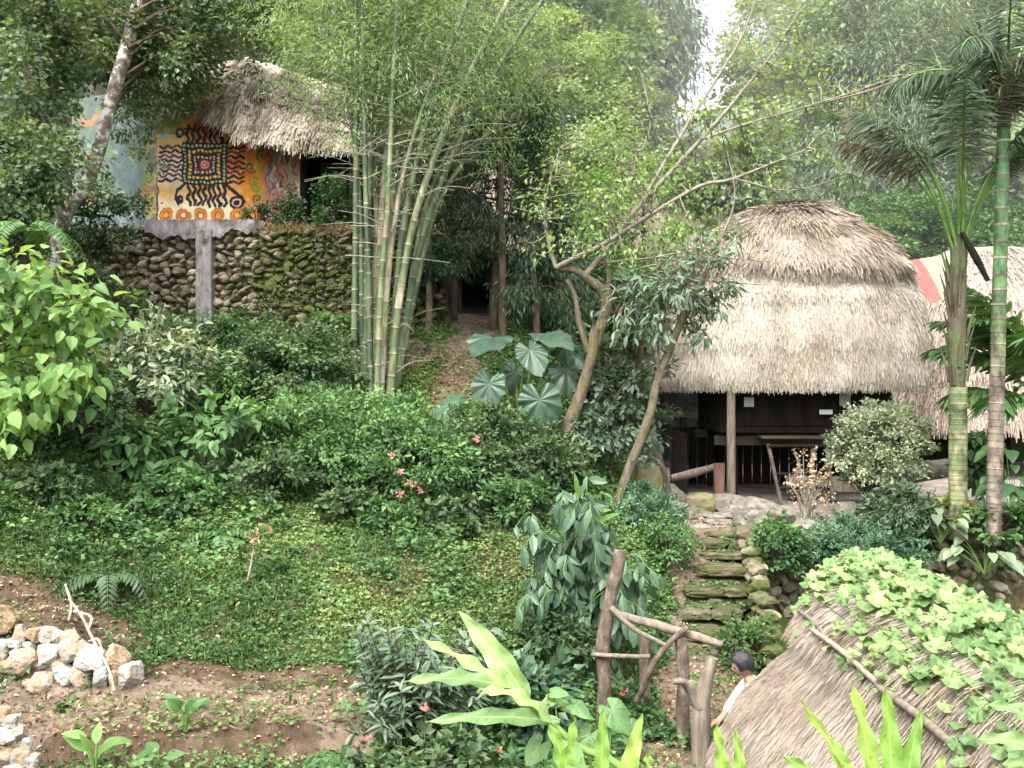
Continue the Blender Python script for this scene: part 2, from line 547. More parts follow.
# wood, bark
M['wood_dark'] = rough_mat('shade darkened wood', [(0.3, (0.006, 0.005, 0.004)), (0.7, (0.022, 0.017, 0.013))], 7, stretch=(1, 1, 0.15))  # gloom under the hut roof is put into this near black colour
M['wood_grey'] = rough_mat('grey weathered wood', [(0.3, (0.085, 0.07, 0.053)), (0.7, (0.26, 0.22, 0.17))], 18, stretch=(1, 1, 0.12), moss=(0.09, 0.1, 0.05), moss_amt=0.36)
M['wood_brown'] = rough_mat('brown log', [(0.3, (0.06, 0.045, 0.034)), (0.5, (0.135, 0.10, 0.075)), (0.7, (0.27, 0.22, 0.175))], 14, stretch=(1, 1, 0.5), bmp=1.0, moss=(0.10, 0.10, 0.05), moss_amt=0.36)
M['wood_light'] = rough_mat('bare pale pole', [(0.3, (0.17, 0.13, 0.09)), (0.7, (0.42, 0.35, 0.27))], 12, bmp=0.4)
M['bark_mossy'] = rough_mat('mossy bark', [(0.3, (0.045, 0.036, 0.027)), (0.7, (0.19, 0.155, 0.12))], 14, stretch=(1, 1, 0.5), bmp=1.0, moss=(0.125, 0.115, 0.03), moss_amt=0.44, moss_scale=8)
M['bark_white'] = rough_mat('white blotched bark', [(0.36, (0.10, 0.075, 0.06)), (0.5, (0.2, 0.165, 0.14)), (0.56, (0.52, 0.5, 0.47)), (0.75, (0.62, 0.61, 0.58))], 5.5, bmp=0.5)
M['bark_brown'] = rough_mat('brown bark', [(0.3, (0.04, 0.028, 0.02)), (0.7, (0.17, 0.125, 0.095))], 9, stretch=(1, 1, 0.25), bmp=0.8)
M['bark_grey'] = rough_mat('grey bark', [(0.3, (0.11, 0.10, 0.085)), (0.7, (0.32, 0.3, 0.26))], 8, stretch=(1, 1, 0.4), bmp=0.5)
M['bark_hazy'] = rough_mat('hazy far bark', [(0.3, (0.16, 0.16, 0.13)), (0.7, (0.32, 0.31, 0.26))], 3, stretch=(1, 1, 0.3), bmp=0.3)  # far haze lightens this bark colour
M['twig'] = rough_mat('pale twig', [(0.3, (0.13, 0.115, 0.085)), (0.7, (0.30, 0.28, 0.22))], 12, bmp=0.3)
M['stem_green'] = rough_mat('green stem', [(0.3, (0.06, 0.13, 0.03)), (0.7, (0.17, 0.26, 0.07))], 8, bmp=0.1, rough=0.55)
M['stem_dark'] = rough_mat('dark stem', [(0.3, (0.03, 0.028, 0.018)), (0.7, (0.085, 0.075, 0.05))], 10, bmp=0.3)
M['fibre'] = rough_mat('fibrous palm sheath', [(0.3, (0.035, 0.03, 0.02)), (0.6, (0.12, 0.105, 0.07)), (0.8, (0.22, 0.2, 0.14))], 12, stretch=(1, 1, 0.2), bmp=1.0, moss=(0.10, 0.14, 0.05), moss_amt=0.42)

def tint_mat(name, stops, rough=0.55, nscale=9, namt=0.35, stretch=(1, 1, 0.3)):
    m, nt, out = new_mat(name)
    t = N(nt, 'ShaderNodeAttribute', attribute_name='tint').outputs['Fac']
    mp = N(nt, 'ShaderNodeMapping')
    nt.links.new(geo_pos(nt), mp.inputs['Vector'])
    mp.inputs['Scale'].default_value = stretch
    nz = noise(nt, nscale, 5, 0.65, mp.outputs[0])
    c = ramp(nt, t, stops)
    c = mixc(nt, 1.0, c, ramp(nt, nz, [(0.3, (1 - namt * 1.3,) * 3), (0.7, (1 + namt * 0.7,) * 3)]), 'MULTIPLY')
    b = N(nt, 'ShaderNodeBsdfPrincipled')
    nt.links.new(c, b.inputs['Base Color'])
    b.inputs['Roughness'].default_value = rough
    nt.links.new(bump(nt, nz, 0.3, 0.01), b.inputs['Normal'])
    nt.links.new(b.outputs[0], out.inputs[0])
    return m
M['bamboo'] = tint_mat('bamboo culm', [(0.0, (0.065, 0.105, 0.05)), (0.35, (0.125, 0.165, 0.07)), (0.6, (0.2, 0.22, 0.11)), (0.8, (0.30, 0.24, 0.15)), (1.0, (0.36, 0.33, 0.25))], 0.55, 8, .65, (1, 1, .25))
M['palm_green'] = tint_mat('ringed green palm trunk', [(0.0, (0.07, 0.12, 0.05)), (0.4, (0.15, 0.175, 0.07)), (0.7, (0.22, 0.205, 0.11)), (1.0, (0.32, 0.3, 0.2))], 0.7, 7, .7, (1, 1, .6))
M['palm_brown'] = tint_mat('ringed palm trunk', [(0.0, (0.065, 0.15, 0.05)), (0.35, (0.13, 0.15, 0.07)), (0.6, (0.15, 0.115, 0.085)), (1.0, (0.3, 0.27, 0.21))], 0.7, 7, .7, (1, 1, .6))
# stone
ST_BR = [(0.25, (0.07, 0.058, 0.04)), (0.5, (0.185, 0.155, 0.11)), (0.75, (0.34, 0.30, 0.225))]
M['stone_wall'] = rough_mat('earthy wall stone', ST_BR, 11, use_tint=0.35, moss=(0.05, 0.062, 0.02), moss_amt=0.45, moss_scale=2.2, bmp=0.9)
M['stone_moss'] = rough_mat('mossy wall stone', ST_BR, 11, use_tint=0.35, moss=(0.06, 0.072, 0.02), moss_amt=0.58, moss_scale=2.6, bmp=0.9)
M['stone_pale'] = rough_mat('pale limestone block', [(0.3, (0.16, 0.105, 0.06)), (0.43, (0.36, 0.27, 0.17)), (0.52, (0.27, 0.255, 0.235)), (0.62, (0.38, 0.37, 0.355)), (0.75, (0.50, 0.495, 0.48))], 8, use_tint=0.3, bmp=1.0, bdist=0.03)
M['stone_grey'] = rough_mat('grey yard boulder', [(0.3, (0.075, 0.065, 0.05)), (0.7, (0.27, 0.245, 0.205))], 7, bmp=0.9, moss=(0.08, 0.085, 0.03), moss_amt=0.33, moss_scale=2.2)
M['stone_step'] = rough_mat('worn brown step stone', [(0.3, (0.055, 0.042, 0.03)), (0.7, (0.20, 0.165, 0.12))], 9, use_tint=0.2, bmp=0.9, moss=(0.055, 0.062, 0.022), moss_amt=0.52, moss_scale=4)
M['concrete'] = rough_mat('rough grey render', [(0.28, (0.085, 0.08, 0.075)), (0.5, (0.19, 0.18, 0.178)), (0.72, (0.33, 0.315, 0.315))], 7, detail=8, bmp=0.9, bdist=0.03, stretch=(1, 1, 0.3), moss=(0.06, 0.062, 0.035), moss_amt=0.4, moss_scale=3)
M['mortar'] = rough_mat('dark earth joints', [(0.3, (0.03, 0.03, 0.015)), (0.7, (0.115, 0.105, 0.055))], 9)
M['paper'] = rough_mat('white paper notice', [(0.3, (0.62, 0.62, 0.62)), (0.7, (0.75, 0.75, 0.74))], 8, bmp=0.05)
M['paper_grey'] = rough_mat('grey paper notice', [(0.3, (0.3, 0.32, 0.33)), (0.7, (0.4, 0.42, 0.43))], 8, bmp=0.05)
M['bag_black'] = rough_mat('black bag cloth', [(0.3, (0.008, 0.009, 0.012)), (0.7, (0.03, 0.033, 0.042))], 9, rough=0.45, spec=0.5)
M['bag_white'] = rough_mat('white sack cloth', [(0.3, (0.5, 0.53, 0.58)), (0.7, (0.75, 0.76, 0.8))], 9, rough=0.6)
M['wood_grey2'] = rough_mat('dark grey log', [(0.3, (0.05, 0.042, 0.035)), (0.7, (0.15, 0.13, 0.11))], 9, stretch=(0.3, 1, 1))
M['wood_red'] = rough_mat('reddish stub', [(0.3, (0.10, 0.05, 0.035)), (0.7, (0.22, 0.12, 0.09))], 9, stretch=(1, 1, 0.3))
M['board_teal'] = rough_mat('faded teal board', [(0.3, (0.05, 0.10, 0.09)), (0.7, (0.14, 0.22, 0.20))], 5)
M['stone_lichen'] = rough_mat('ochre lichened stone', [(0.3, (0.13, 0.115, 0.07)), (0.7, (0.36, 0.32, 0.22))], 4, bmp=0.7, moss=(0.19, 0.17, 0.05), moss_amt=0.5, moss_scale=3)
M['paintsheet'] = attr_mat('painted sheet', grime=0.2)
M['leaf_conifer2'] = leaf_mat('juniper spray', (0.014, 0.045, 0.022), (0.045, 0.115, 0.055), (0.10, 0.20, 0.105), 0.2)
M['leaf_dry2'] = leaf_mat('papery flower', (0.16, 0.11, 0.06), (0.36, 0.27, 0.17), (0.58, 0.5, 0.38), 0.2)
M['leaf_yellow2'] = leaf_mat('yellowish low leaf', (0.06, 0.09, 0.015), (0.14, 0.17, 0.03), (0.26, 0.28, 0.07), 0.3)
M['flower_yellow'] = leaf_mat('yellow petal', (0.6, 0.42, 0.03), (0.75, 0.6, 0.06), (0.8, 0.7, 0.2), 0.3)
M['leaf_left'] = leaf_mat('olive green leaf', (0.03, 0.056, 0.026), (0.07, 0.118, 0.054), (0.145, 0.21, 0.10), 0.34)  # the leaf's own olive green
M['skin'] = rough_mat('skin', [(0.3, (0.30, 0.17, 0.11)), (0.7, (0.38, 0.23, 0.15))], 9, bmp=0.05, rough=.6)
M['hair'] = rough_mat('black hair', [(0.3, (0.006, 0.006, 0.008)), (0.7, (0.02, 0.02, 0.025))], 40, stretch=(1, 1, .1), bmp=0.5, rough=.4, spec=.5)
M['shirt'] = rough_mat('white shirt', [(0.3, (0.55, 0.58, 0.62)), (0.7, (0.68, 0.7, 0.74))], 6, bmp=0.2)
M['trousers'] = rough_mat('dark trousers', [(0.3, (0.015, 0.018, 0.03)), (0.7, (0.035, 0.04, 0.06))], 8, bmp=0.2)
M['straw_back'] = straw_mat('pale pinkish thatch', [(0.05, (0.11, 0.085, 0.065)), (0.35, (0.26, 0.21, 0.165)), (0.65, (0.36, 0.30, 0.245)), (1.0, (0.46, 0.41, 0.34))])
M['leaf_spring'] = leaf_mat('young spring leaf', (0.05, 0.10, 0.028), (0.115, 0.205, 0.06), (0.27, 0.37, 0.12), 0.42)
M['leaf_moss'] = leaf_mat('olive moss tuft', (0.03, 0.038, 0.012), (0.065, 0.08, 0.024), (0.12, 0.14, 0.045), 0.2)
M['leaf_frond_dry'] = leaf_mat('browned palm leaflet', (0.05, 0.045, 0.03), (0.12, 0.105, 0.075), (0.24, 0.21, 0.16), 0.2)
M['leaf_ear'] = leaf_mat('elephant ear leaf', (0.016, 0.042, 0.026), (0.045, 0.09, 0.058), (0.14, 0.21, 0.14), 0.2, rough=0.36, spots=16.0)
# ---------------------------------------------------------------- terrain: one sheet, thin plate spline through surveyed points
_ctrl = [P(*q) for q in [
    (0, 712, 9.2), (150, 706, 9.3), (300, 702, 9.4), (370, 700, 9.5), (0, 768, 7.9), (200, 768, 7.9), (400, 768, 8.2), (520, 768, 8.8),
    (640, 768, 9.3), (690, 702, 11.3), (640, 705, 11.2), (600, 712, 10.6), (560, 720, 10.2),
    (250, 690, 9.95), (250, 600, 11.2), (250, 520, 13.2), (250, 450, 15.2), (250, 400, 17), (250, 345, 19.4),
    (430, 690, 10.0), (430, 600, 11.8), (430, 520, 14), (430, 450, 16), (430, 385, 17.8), (440, 349, 18.5), (480, 345, 19.4), (475, 326, 22), (475, 312, 25),
    (540, 600, 12), (540, 525, 14.3), (560, 480, 16), (560, 420, 17.6), (560, 360, 20), (560, 330, 24),
    (640, 500, 17), (600, 445, 19.2), (600, 380, 23), (640, 570, 13.8), (630, 640, 12.4), (655, 532, 15), (600, 560, 13.4),
    (100, 640, 10.3), (60, 590, 10.9), (0, 565, 11), (0, 450, 12.8), (0, 385, 14.5), (0, 300, 18), (100, 520, 12.8), (100, 430, 15), (100, 350, 18.5), (160, 600, 11.2),
    (350, 345, 19.6), (390, 335, 19.8)]]
_ctrl += [np.array(q, float) for q in [
    (-40, 60, 22), (-20, 60, 20), (0, 60, 13), (12, 60, 10), (24, 60, 12), (45, 60, 18), (-30, 40, 14), (-12, 40, 9.5), (0, 40, 6), (10, 40, 2), (25, 40, 4),
    (-15, 28, 5.5), (-5, 28, 4), (1, 28, 2.4), (0, 32, 3.6), (6, 30, -1.6), (12, 30, -1.2), (20, 25, -1.5), (14, 18, -2.3), (12, 10, -4.2), (6, 10, -4.2), (5, 6, -4.6),
    (10, 4, -4.6), (3, 8, -4.3), (0, 0, -1.65), (-3, 0, -1.65), (3, 0, -1.65), (0, 3, -1.85), (-3, 3, -1.9), (2, 3, -2.0), (0, 5, -2.6), (-3, 5, -2.5), (2, 5, -3.4),
    (-8, 5, -2.7), (-8, 0, -1.8), (8, 0, -2.6), (-10, 9.4, -3.0), (-10, 12, -1.3), (-12, 16, 1.2), (-12, 20, 2.5), (-14, 24, 4.5), (3.2, 14.0, -3.7), (5, 13.5, -3.8), (8, 13, -3.9),
    (2.9, 14.4, -2.55), (2.5, 12, -3.35), (3.1, 12, -3.6), (2.1, 10, -3.62), (-9, 28, 4.6)]]
_C = np.array(_ctrl)

def _tps():
    X = _C[:, :2] / 10
    n = len(X)
    d2 = ((X[:, None] - X[None]) ** 2).sum(-1)
    K = 0.5 * d2 * np.log(d2 + 1e-12) + np.eye(n) * 0.0015
    Pm = np.hstack([np.ones((n, 1)), X])
    A = np.zeros((n + 3, n + 3))
    A[:n, :n] = K
    A[:n, n:] = Pm
    A[n:, :n] = Pm.T
    b = np.zeros(n + 3)
    b[:n] = _C[:, 2]
    return np.linalg.solve(A, b)
_W = _tps()

def seg_mask(x, y, pts, half, soft):
    """1 inside a band around a polyline"""
    d = np.full(np.shape(x), 1e9)
    for (ax, ay), (bx, by) in zip(pts[:-1], pts[1:]):
        vx, vy = bx - ax, by - ay
        t = np.clip(((x - ax) * vx + (y - ay) * vy) / (vx * vx + vy * vy), 0, 1)
        d = np.minimum(d, np.hypot(x - ax - t * vx, y - ay - t * vy))
    return 1 - ss(d, half, half + soft)

LOWPATH = [(-9, 9.2), (-5, 9.15), (-3, 9.3), (-1.5, 9.25), (-0.6, 8.9)]
STAIRPATH = [(2.95, 15.2), (2.75, 13.5), (2.45, 11.8), (2.0, 10.8), (1.75, 9.4), (1.9, 8.0)]
UPPATH = [(-2.2, 18.6), (-1.2, 18.9), (-0.6, 19.6), (-0.9, 22), (-0.8, 25)]

def tz(x, y):
    x = np.atleast_1d(np.asarray(x, float))
    y = np.atleast_1d(np.asarray(y, float))
    cx, cy = np.clip(x, -45, 45), np.clip(y, -6, 62)
    X = np.stack([cx, cy], -1) / 10
    out = np.empty(len(x))
    for s in range(0, len(x), 40000):
        q = X[s:s + 40000]
        d2 = ((q[:, None] - _C[None, :, :2] / 10) ** 2).sum(-1)
        out[s:s + 40000] = (0.5 * d2 * np.log(d2 + 1e-12)) @ _W[:len(_C)] + _W[-3] + q @ _W[-2:]
    z = out + 0.25 * (np.abs(x - cx) + np.abs(y - cy)) * np.where(y > -6, 1, 0)
    # terrace of the painted house behind its stone wall
    m = ss(y, 20.0, 20.3) * (1 - ss(x, -2.5, -2.0))
    z = z + m * np.maximum(0, 3.12 - z) * (1 - ss(y, 30, 34))
    # loose stone wall above the low path
    m = ss(y, 9.62, 9.9) * (1 - ss(x, -4.1, -3.55)) * (1 - ss(y, 11.5, 13))
    z = z + m * np.maximum(0, -2.34 - 0.3 * ss(x, -4.9, -4.0) - z)
    # the low path ends in a cut edge above the lower bank
    e = 8.72 + 0.10 * np.sin(x * 2.3) + 0.05 * np.sin(x * 7.1)
    z = z - 0.26 * (1 - ss(y, e - 0.14, e)) * (1 - ss(x, -1.5, -0.7)) * ss(y, 5, 6.5)
    # yard of the thatched hut
    yl = 2.0 + 0.25 * np.sin(y * 1.3)
    m = ss(y, 14.9, 15.15) * ss(x, yl, yl + 0.7) * (1 - ss(y, 27, 31))
    z = z * (1 - m) + (-2.2) * m
    # small scale relief
    p = np.stack([x, y, 0 * x], -1)
    near = 1 - ss(y, 26, 40)
    z = z + (fbm(p * 0.9, 3, 3) - 0.5) * 0.22 * near * (1 - 0.85 * m) + (fbm(p * 4.0, 5, 3) - 0.5) * 0.10 * near * (1 - 0.6 * m)
    return z

def tz1(x, y):
    return float(tz([x], [y])[0])

def ground_at(px, D):
    x = (px - 512) / F * D
    return np.array([x, D, tz1(x, D)])

def masks(x, y):
    p = np.stack([x, y, 0 * x], -1)
    jit = (fbm(p * 2.2, 9, 3) - 0.5) * 0.5
    low = seg_mask(x, y + jit, LOWPATH, 0.38, 0.25)
    st = seg_mask(x + jit * 0.6, y, STAIRPATH, 0.5, 0.2) * (y < 15.3)
    up = seg_mask(x, y + jit, UPPATH, 0.35, 0.3)
    yl = 2.0 + 0.25 * np.sin(y * 1.3)
    yard = ss(y, 15.1, 15.3) * ss(x, yl + 0.3, yl + 0.7) * (1 - ss(y, 27, 28))
    # bare earth patches
    n = fbm(p * 0.55, 21, 4)
    n2 = fbm(p * 1.6, 23, 4)
    soil = ss(n, 0.54, 0.68) * 0.36 + ss(n2, 0.54, 0.68) * 0.3
    bank = ss(y, 7.0, 7.6) * (1 - ss(y, 9.0, 9.4)) * (1 - ss(x, -2.4, -1.2))       # bank under the low path
    edge = seg_mask(x, y, [(-9, 8.62), (-1.2, 8.62)], 0.14, 0.12)
    cut = seg_mask(x, y, [(-9, 10.6), (-5.4, 10.4), (-4.4, 10.2)], 0.35, 0.5)       # cut earth above the loose stone wall
    foot = seg_mask(x, y + jit * 0.5, [(-3.4, 9.9), (-2.2, 10.0), (-1.0, 10.0)], 0.12, 0.2)
    slope = seg_mask(x, y, [(-0.4, 13.2), (-0.1, 12.7), (0.1, 13.4)], 0.2, 0.6) * 0.6
    post = seg_mask(x, y, [(-1.05, 17.2), (-0.9, 18.2)], 0.25, 0.3)
    soil = np.clip(np.maximum.reduce([soil, bank * 0.7, edge, cut, foot, slope, post, low, st, up, yard]), 0, 1)
    return low, st, up, yard, soil

def build_ground():
    def axis(lo, hi, step, far_lo, far_hi, g=1.18):
        a = list(np.arange(lo, hi + 1e-6, step))
        s = step
        while a[-1] < far_hi:
            s *= g
            a.append(a[-1] + s)
        s = step
        b = []
        c = lo
        while c > far_lo:
            s *= g
            c -= s
            b.append(c)
        return np.array(b[::-1] + a)
    xs = axis(-9.5, 12, 0.085, -160, 160)
    ys = axis(6.5, 26, 0.085, -30, 260)
    X, Y = np.meshgrid(xs, ys, indexing='xy')
    x, y = X.ravel(), Y.ravel()
    z = tz(x, y)
    low, st, up, yard, soil = masks(x, y)
    V = np.stack([x, y, z], -1)
    nx, ny = len(xs), len(ys)
    i, j = np.meshgrid(np.arange(nx - 1), np.arange(ny - 1), indexing='xy')
    a = (j * nx + i).ravel()
    faces = np.stack([a, a + 1, a + nx + 1, a + nx], -1)
    fm = lambda q: q[faces].mean(1)
    path_f = (np.maximum.reduce([fm(low), fm(st), fm(up)]) > 0.5)
    yard_f = (fm(yard) > 0.5) & ~path_f
    rest = ~(path_f | yard_f)
    for name, sel, mat in (('hillside', rest, M['ground']), ('dirt_path', path_f, M['path']), ('yard', yard_f, M['yard'])):
        fs = faces[sel]
        used, inv = np.unique(fs, return_inverse=True)
        mb = MB()
        mb.add(V[used], inv.reshape(fs.shape), 0.5, 0, True)
        o = mb.build(name, mat)
        at = o.data.attributes.new('soil', 'FLOAT', 'POINT')
        at.data.foreach_set('value', soil[used].astype(np.float32))
        struct(o)

def ground_mats():
    m, nt, out = new_mat('hillside earth and growth')
    pos = geo_pos(nt)
    s = N(nt, 'ShaderNodeAttribute', attribute_name='soil').outputs['Fac']
    soil = ramp(nt, noise(nt, 5, 6, 0.7, pos), [(0.3, (0.05, 0.032, 0.021)), (0.55, (0.12, 0.083, 0.056)), (0.75, (0.215, 0.163, 0.117))])
    grn = ramp(nt, noise(nt, 7, 6, 0.75, pos), [(0.3, (0.016, 0.03, 0.010)), (0.55, (0.05, 0.08, 0.02)), (0.75, (0.12, 0.13, 0.045))])
    f = mathn(nt, 'ADD', s, mathn(nt, 'MULTIPLY', mathn(nt, 'SUBTRACT', noise(nt, 9, 5, 0.7, pos), 0.5), 1.2))
    w = ramp(nt, f, [(0.3, (0, 0, 0)), (0.6, (1, 1, 1))])
    c = mixc(nt, w, grn, soil)
    b = N(nt, 'ShaderNodeBsdfPrincipled')
    nt.links.new(c, b.inputs['Base Color'])
    b.inputs['Roughness'].default_value = 0.95
    b.inputs['Specular IOR Level'].default_value = 0.1
    nt.links.new(bump(nt, noise(nt, 22, 6, 0.75, pos), 0.9, 0.05), b.inputs['Normal'])
    nt.links.new(b.outputs[0], out.inputs[0])
    M['ground'] = m
    M['path'] = rough_mat('trodden red brown earth', [(0.3, (0.08, 0.055, 0.038)), (0.55, (0.165, 0.12, 0.087)), (0.75, (0.265, 0.205, 0.155))], 6, bmp=0.8, bdist=0.04)
    M['yard'] = rough_mat('dusty grey yard earth', [(0.3, (0.14, 0.12, 0.10)), (0.55, (0.25, 0.22, 0.19)), (0.75, (0.37, 0.335, 0.295))], 3, bmp=0.8, bdist=0.04)
ground_mats()
build_ground()
# ---------------------------------------------------------------- thatched huts
def roof_surface(prof, th, v, nexp, seed, lump=0.05, ridge=0.0):
    """prof: list of (z, half width) from top to eave; th angle; v 0..1 along the profile"""
    prof = np.asarray(prof, float)
    L = np.concatenate([[0], np.cumsum(np.hypot(np.diff(prof[:, 0]), np.diff(prof[:, 1])))])
    u = v * L[-1]
    z = np.interp(u, L, prof[:, 0])
    R = np.interp(u, L, prof[:, 1])
    e = 2.1 + (nexp - 2.1) * np.clip(v * 1.6, 0, 1)
    r = (np.abs(np.cos(th)) ** e + np.abs(np.sin(th)) ** e) ** (-1 / e)
    p = np.stack([R * r * np.cos(th), R * r * np.sin(th), z], -1)
    if ridge:
        p[:, 1] += ridge * np.tanh(2.5 * p[:, 1] / np.maximum(R, 0.12))
    n = (fbm(p * 1.1, seed, 3) - 0.5)
    p[:, :2] *= (1 + n * lump * 2 / np.maximum(R, 0.6))[:, None]
    p[:, 2] += n * lump * 0.6
    return p

def thatch(mb, prof, center, rot, nexp, nstr, slen, swid, seed, lift=0.06, lump=0.05, mat=0, dark=1, eave=0.25, fringe=0, flen=0.25, spread=0.12, nth=96, nv=28, ridge=0.0):
    """solid thatch coat (with a turned-in eave) and a great many straws lying on it"""
    ca, sa = math.cos(rot), math.sin(rot)
    R = np.array([[ca, -sa, 0], [sa, ca, 0], [0, 0, 1]])
    tf = lambda q: q @ R.T + np.asarray(center, float)
    th = np.linspace(0, 2 * np.pi, nth, endpoint=False)
    vs = np.linspace(0, 1, nv)
    T, Vv = np.meshgrid(th, vs, indexing='xy')
    p = roof_surface(prof, T.ravel(), Vv.ravel(), nexp, seed, lump, ridge)
    i, j = np.meshgrid(np.arange(nth), np.arange(nv - 1), indexing='xy')
    i2 = (i + 1) % nth
    f = np.stack([j * nth + i, (j + 1) * nth + i, (j + 1) * nth + i2, j * nth + i2], -1).reshape(-1, 4)
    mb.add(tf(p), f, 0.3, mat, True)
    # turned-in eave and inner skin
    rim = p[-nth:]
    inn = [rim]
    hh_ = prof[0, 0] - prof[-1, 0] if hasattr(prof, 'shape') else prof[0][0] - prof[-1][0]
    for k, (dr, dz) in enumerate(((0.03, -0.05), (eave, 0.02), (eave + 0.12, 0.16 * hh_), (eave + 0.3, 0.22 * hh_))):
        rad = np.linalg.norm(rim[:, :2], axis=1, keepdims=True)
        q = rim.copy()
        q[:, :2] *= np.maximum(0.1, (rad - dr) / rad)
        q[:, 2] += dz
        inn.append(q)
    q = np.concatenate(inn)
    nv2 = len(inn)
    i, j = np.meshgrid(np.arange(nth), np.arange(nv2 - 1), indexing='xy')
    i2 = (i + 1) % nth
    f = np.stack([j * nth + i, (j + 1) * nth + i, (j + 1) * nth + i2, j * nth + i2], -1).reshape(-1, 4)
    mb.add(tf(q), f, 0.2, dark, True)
    # straws
    g = np.random.default_rng(seed)
    def straws(n, th, v, ln, lf, tint, extra_down=0.0):
        a = roof_surface(prof, th, v, nexp, seed, lump, ridge)
        b = roof_surface(prof, th, np.minimum(v + 0.04, 1.02), nexp, seed, lump, ridge)
        a2 = roof_surface(prof, th, np.maximum(v - 0.04, 0), nexp, seed, lump, ridge)
        d = unit(b - a2)
        t2 = roof_surface(prof, th + 0.03, v, nexp, seed, lump, ridge)
        x = unit(t2 - a)
        nn = unit(np.cross(x, d))
        nn = np.where((nn * np.stack([np.cos(th), np.sin(th), 0.5 + 0 * th], -1)).sum(-1, keepdims=True) < 0, -nn, nn)
        d = unit(d + x * g.normal(size=(n, 1)) * spread + np.array([0, 0, -extra_down]))
        ln = ln * g.uniform(0.5, 1.3, n)
        w = swid * g.uniform(0.6, 1.5, n)
        s = a + nn * (g.uniform(0, 1, (n, 1)) * lf * 0.3 + 0.004)
        e = a + d * ln[:, None] + nn * (lf * g.uniform(0.2, 1.0, (n, 1)))
        xx = unit(np.cross(d, nn + g.normal(size=(n, 3)) * 0.35))
        V = np.stack([s - xx * w[:, None] * .5, s + xx * w[:, None] * .5, e + xx * w[:, None] * .3, e - xx * w[:, None] * .3], 1)
        fc = (np.arange(n) * 4)[:, None] + np.array([[0, 1, 2, 3]])
        mb.add(tf(V.reshape(-1, 3)), fc, tint, mat, False)
    v = g.uniform(0, 1, nstr) ** 0.62
    tq = g.uniform(0, 2 * np.pi, nstr)
    tb = 0.5 + (fbm(np.stack([np.cos(tq) * 7, np.sin(tq) * 7, v * 5], -1), seed + 2, 4) - 0.5) * 1.3
    straws(nstr, tq, v * 0.97, slen, lift, np.clip(tb + g.normal(size=nstr) * 0.22, 0, 1))
    if fringe:
        straws(fringe, g.uniform(0, 2 * np.pi, fringe), g.uniform(0.93, 1.0, fringe), flen, lift * 0.8, np.clip(0.35 + g.normal(size=fringe) * 0.25, 0, 1), 0.5)

def hut_body(root, c, zf, half, rot):
    """raised plank room on four posts under the thatch"""
    ca, sa = math.cos(rot), math.sin(rot)
    def w(x, y, z):
        return np.array([c[0] + ca * x - sa * y, c[1] + sa * x + ca * y, zf + z])
    fl = 1.28
    for sx in (-1, 1):
        for sy in (-1, 1):
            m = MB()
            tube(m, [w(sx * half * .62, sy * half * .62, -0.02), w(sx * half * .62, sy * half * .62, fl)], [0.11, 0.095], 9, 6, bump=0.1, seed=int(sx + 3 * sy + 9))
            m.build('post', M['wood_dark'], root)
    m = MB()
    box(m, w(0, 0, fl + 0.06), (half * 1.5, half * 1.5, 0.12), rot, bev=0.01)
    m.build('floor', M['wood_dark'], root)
    for s in (-1, 1):
        m = MB()
        beam(m, w(-half * .78, s * half * .64, fl + 0.13 - 0.28), w(half * .78, s * half * .64, fl - 0.15), 0.14, 0.18)
        m.build('floor_beam', M['wood_beam'], root)
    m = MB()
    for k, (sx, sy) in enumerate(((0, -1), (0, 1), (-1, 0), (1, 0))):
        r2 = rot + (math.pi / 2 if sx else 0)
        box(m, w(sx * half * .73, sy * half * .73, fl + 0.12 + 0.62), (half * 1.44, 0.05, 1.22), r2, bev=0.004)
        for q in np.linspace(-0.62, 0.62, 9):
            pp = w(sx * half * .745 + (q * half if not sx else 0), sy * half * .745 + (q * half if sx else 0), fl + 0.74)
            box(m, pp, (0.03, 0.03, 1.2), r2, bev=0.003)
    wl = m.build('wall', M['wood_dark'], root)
    return w, fl, wl

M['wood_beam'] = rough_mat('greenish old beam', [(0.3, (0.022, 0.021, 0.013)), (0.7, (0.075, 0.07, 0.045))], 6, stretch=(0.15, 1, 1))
YARD = -2.2

# --- the main hut
HC = np.array([5.60, 20.25])
HR = math.radians(-3)
hut = thing('thatched_hut', 'large thatched hut with rounded two tier roof standing on posts in the yard', 'hut', (HC[0], HC[1], YARD))
w, fl, hut_wall = hut_body(hut, HC, YARD, 2.15, HR)
low_prof = [(3.3, 0.95), (2.8, 1.45), (2.35, 1.93), (1.7, 2.29), (0.86, 2.45), (0.2, 2.46), (-0.04, 2.40)]
cap_prof = [(3.66, 0.10), (3.58, 0.50), (3.4, 0.98), (3.0, 1.5), (2.62, 1.84), (2.36, 2.03), (2.24, 2.1)]
m = MB()
thatch(m, low_prof, (HC[0], HC[1], 0), HR, 3.3, 110000, 0.22, 0.012, 31, fringe=16000, flen=0.11, lift=0.06, spread=0.16, lump=.07)
m.build('roof_skirt', [M['straw'], M['straw_dark']], hut)
m = MB()
thatch(m, cap_prof, (HC[0], HC[1], 0), HR, 3.1, 34000, 0.42, 0.013, 33, fringe=5000, flen=0.45, lift=0.09, eave=0.06, spread=0.2, lump=0.14)
m.build('roof_cap', [M['straw_cap'], M['straw_dark']], hut)
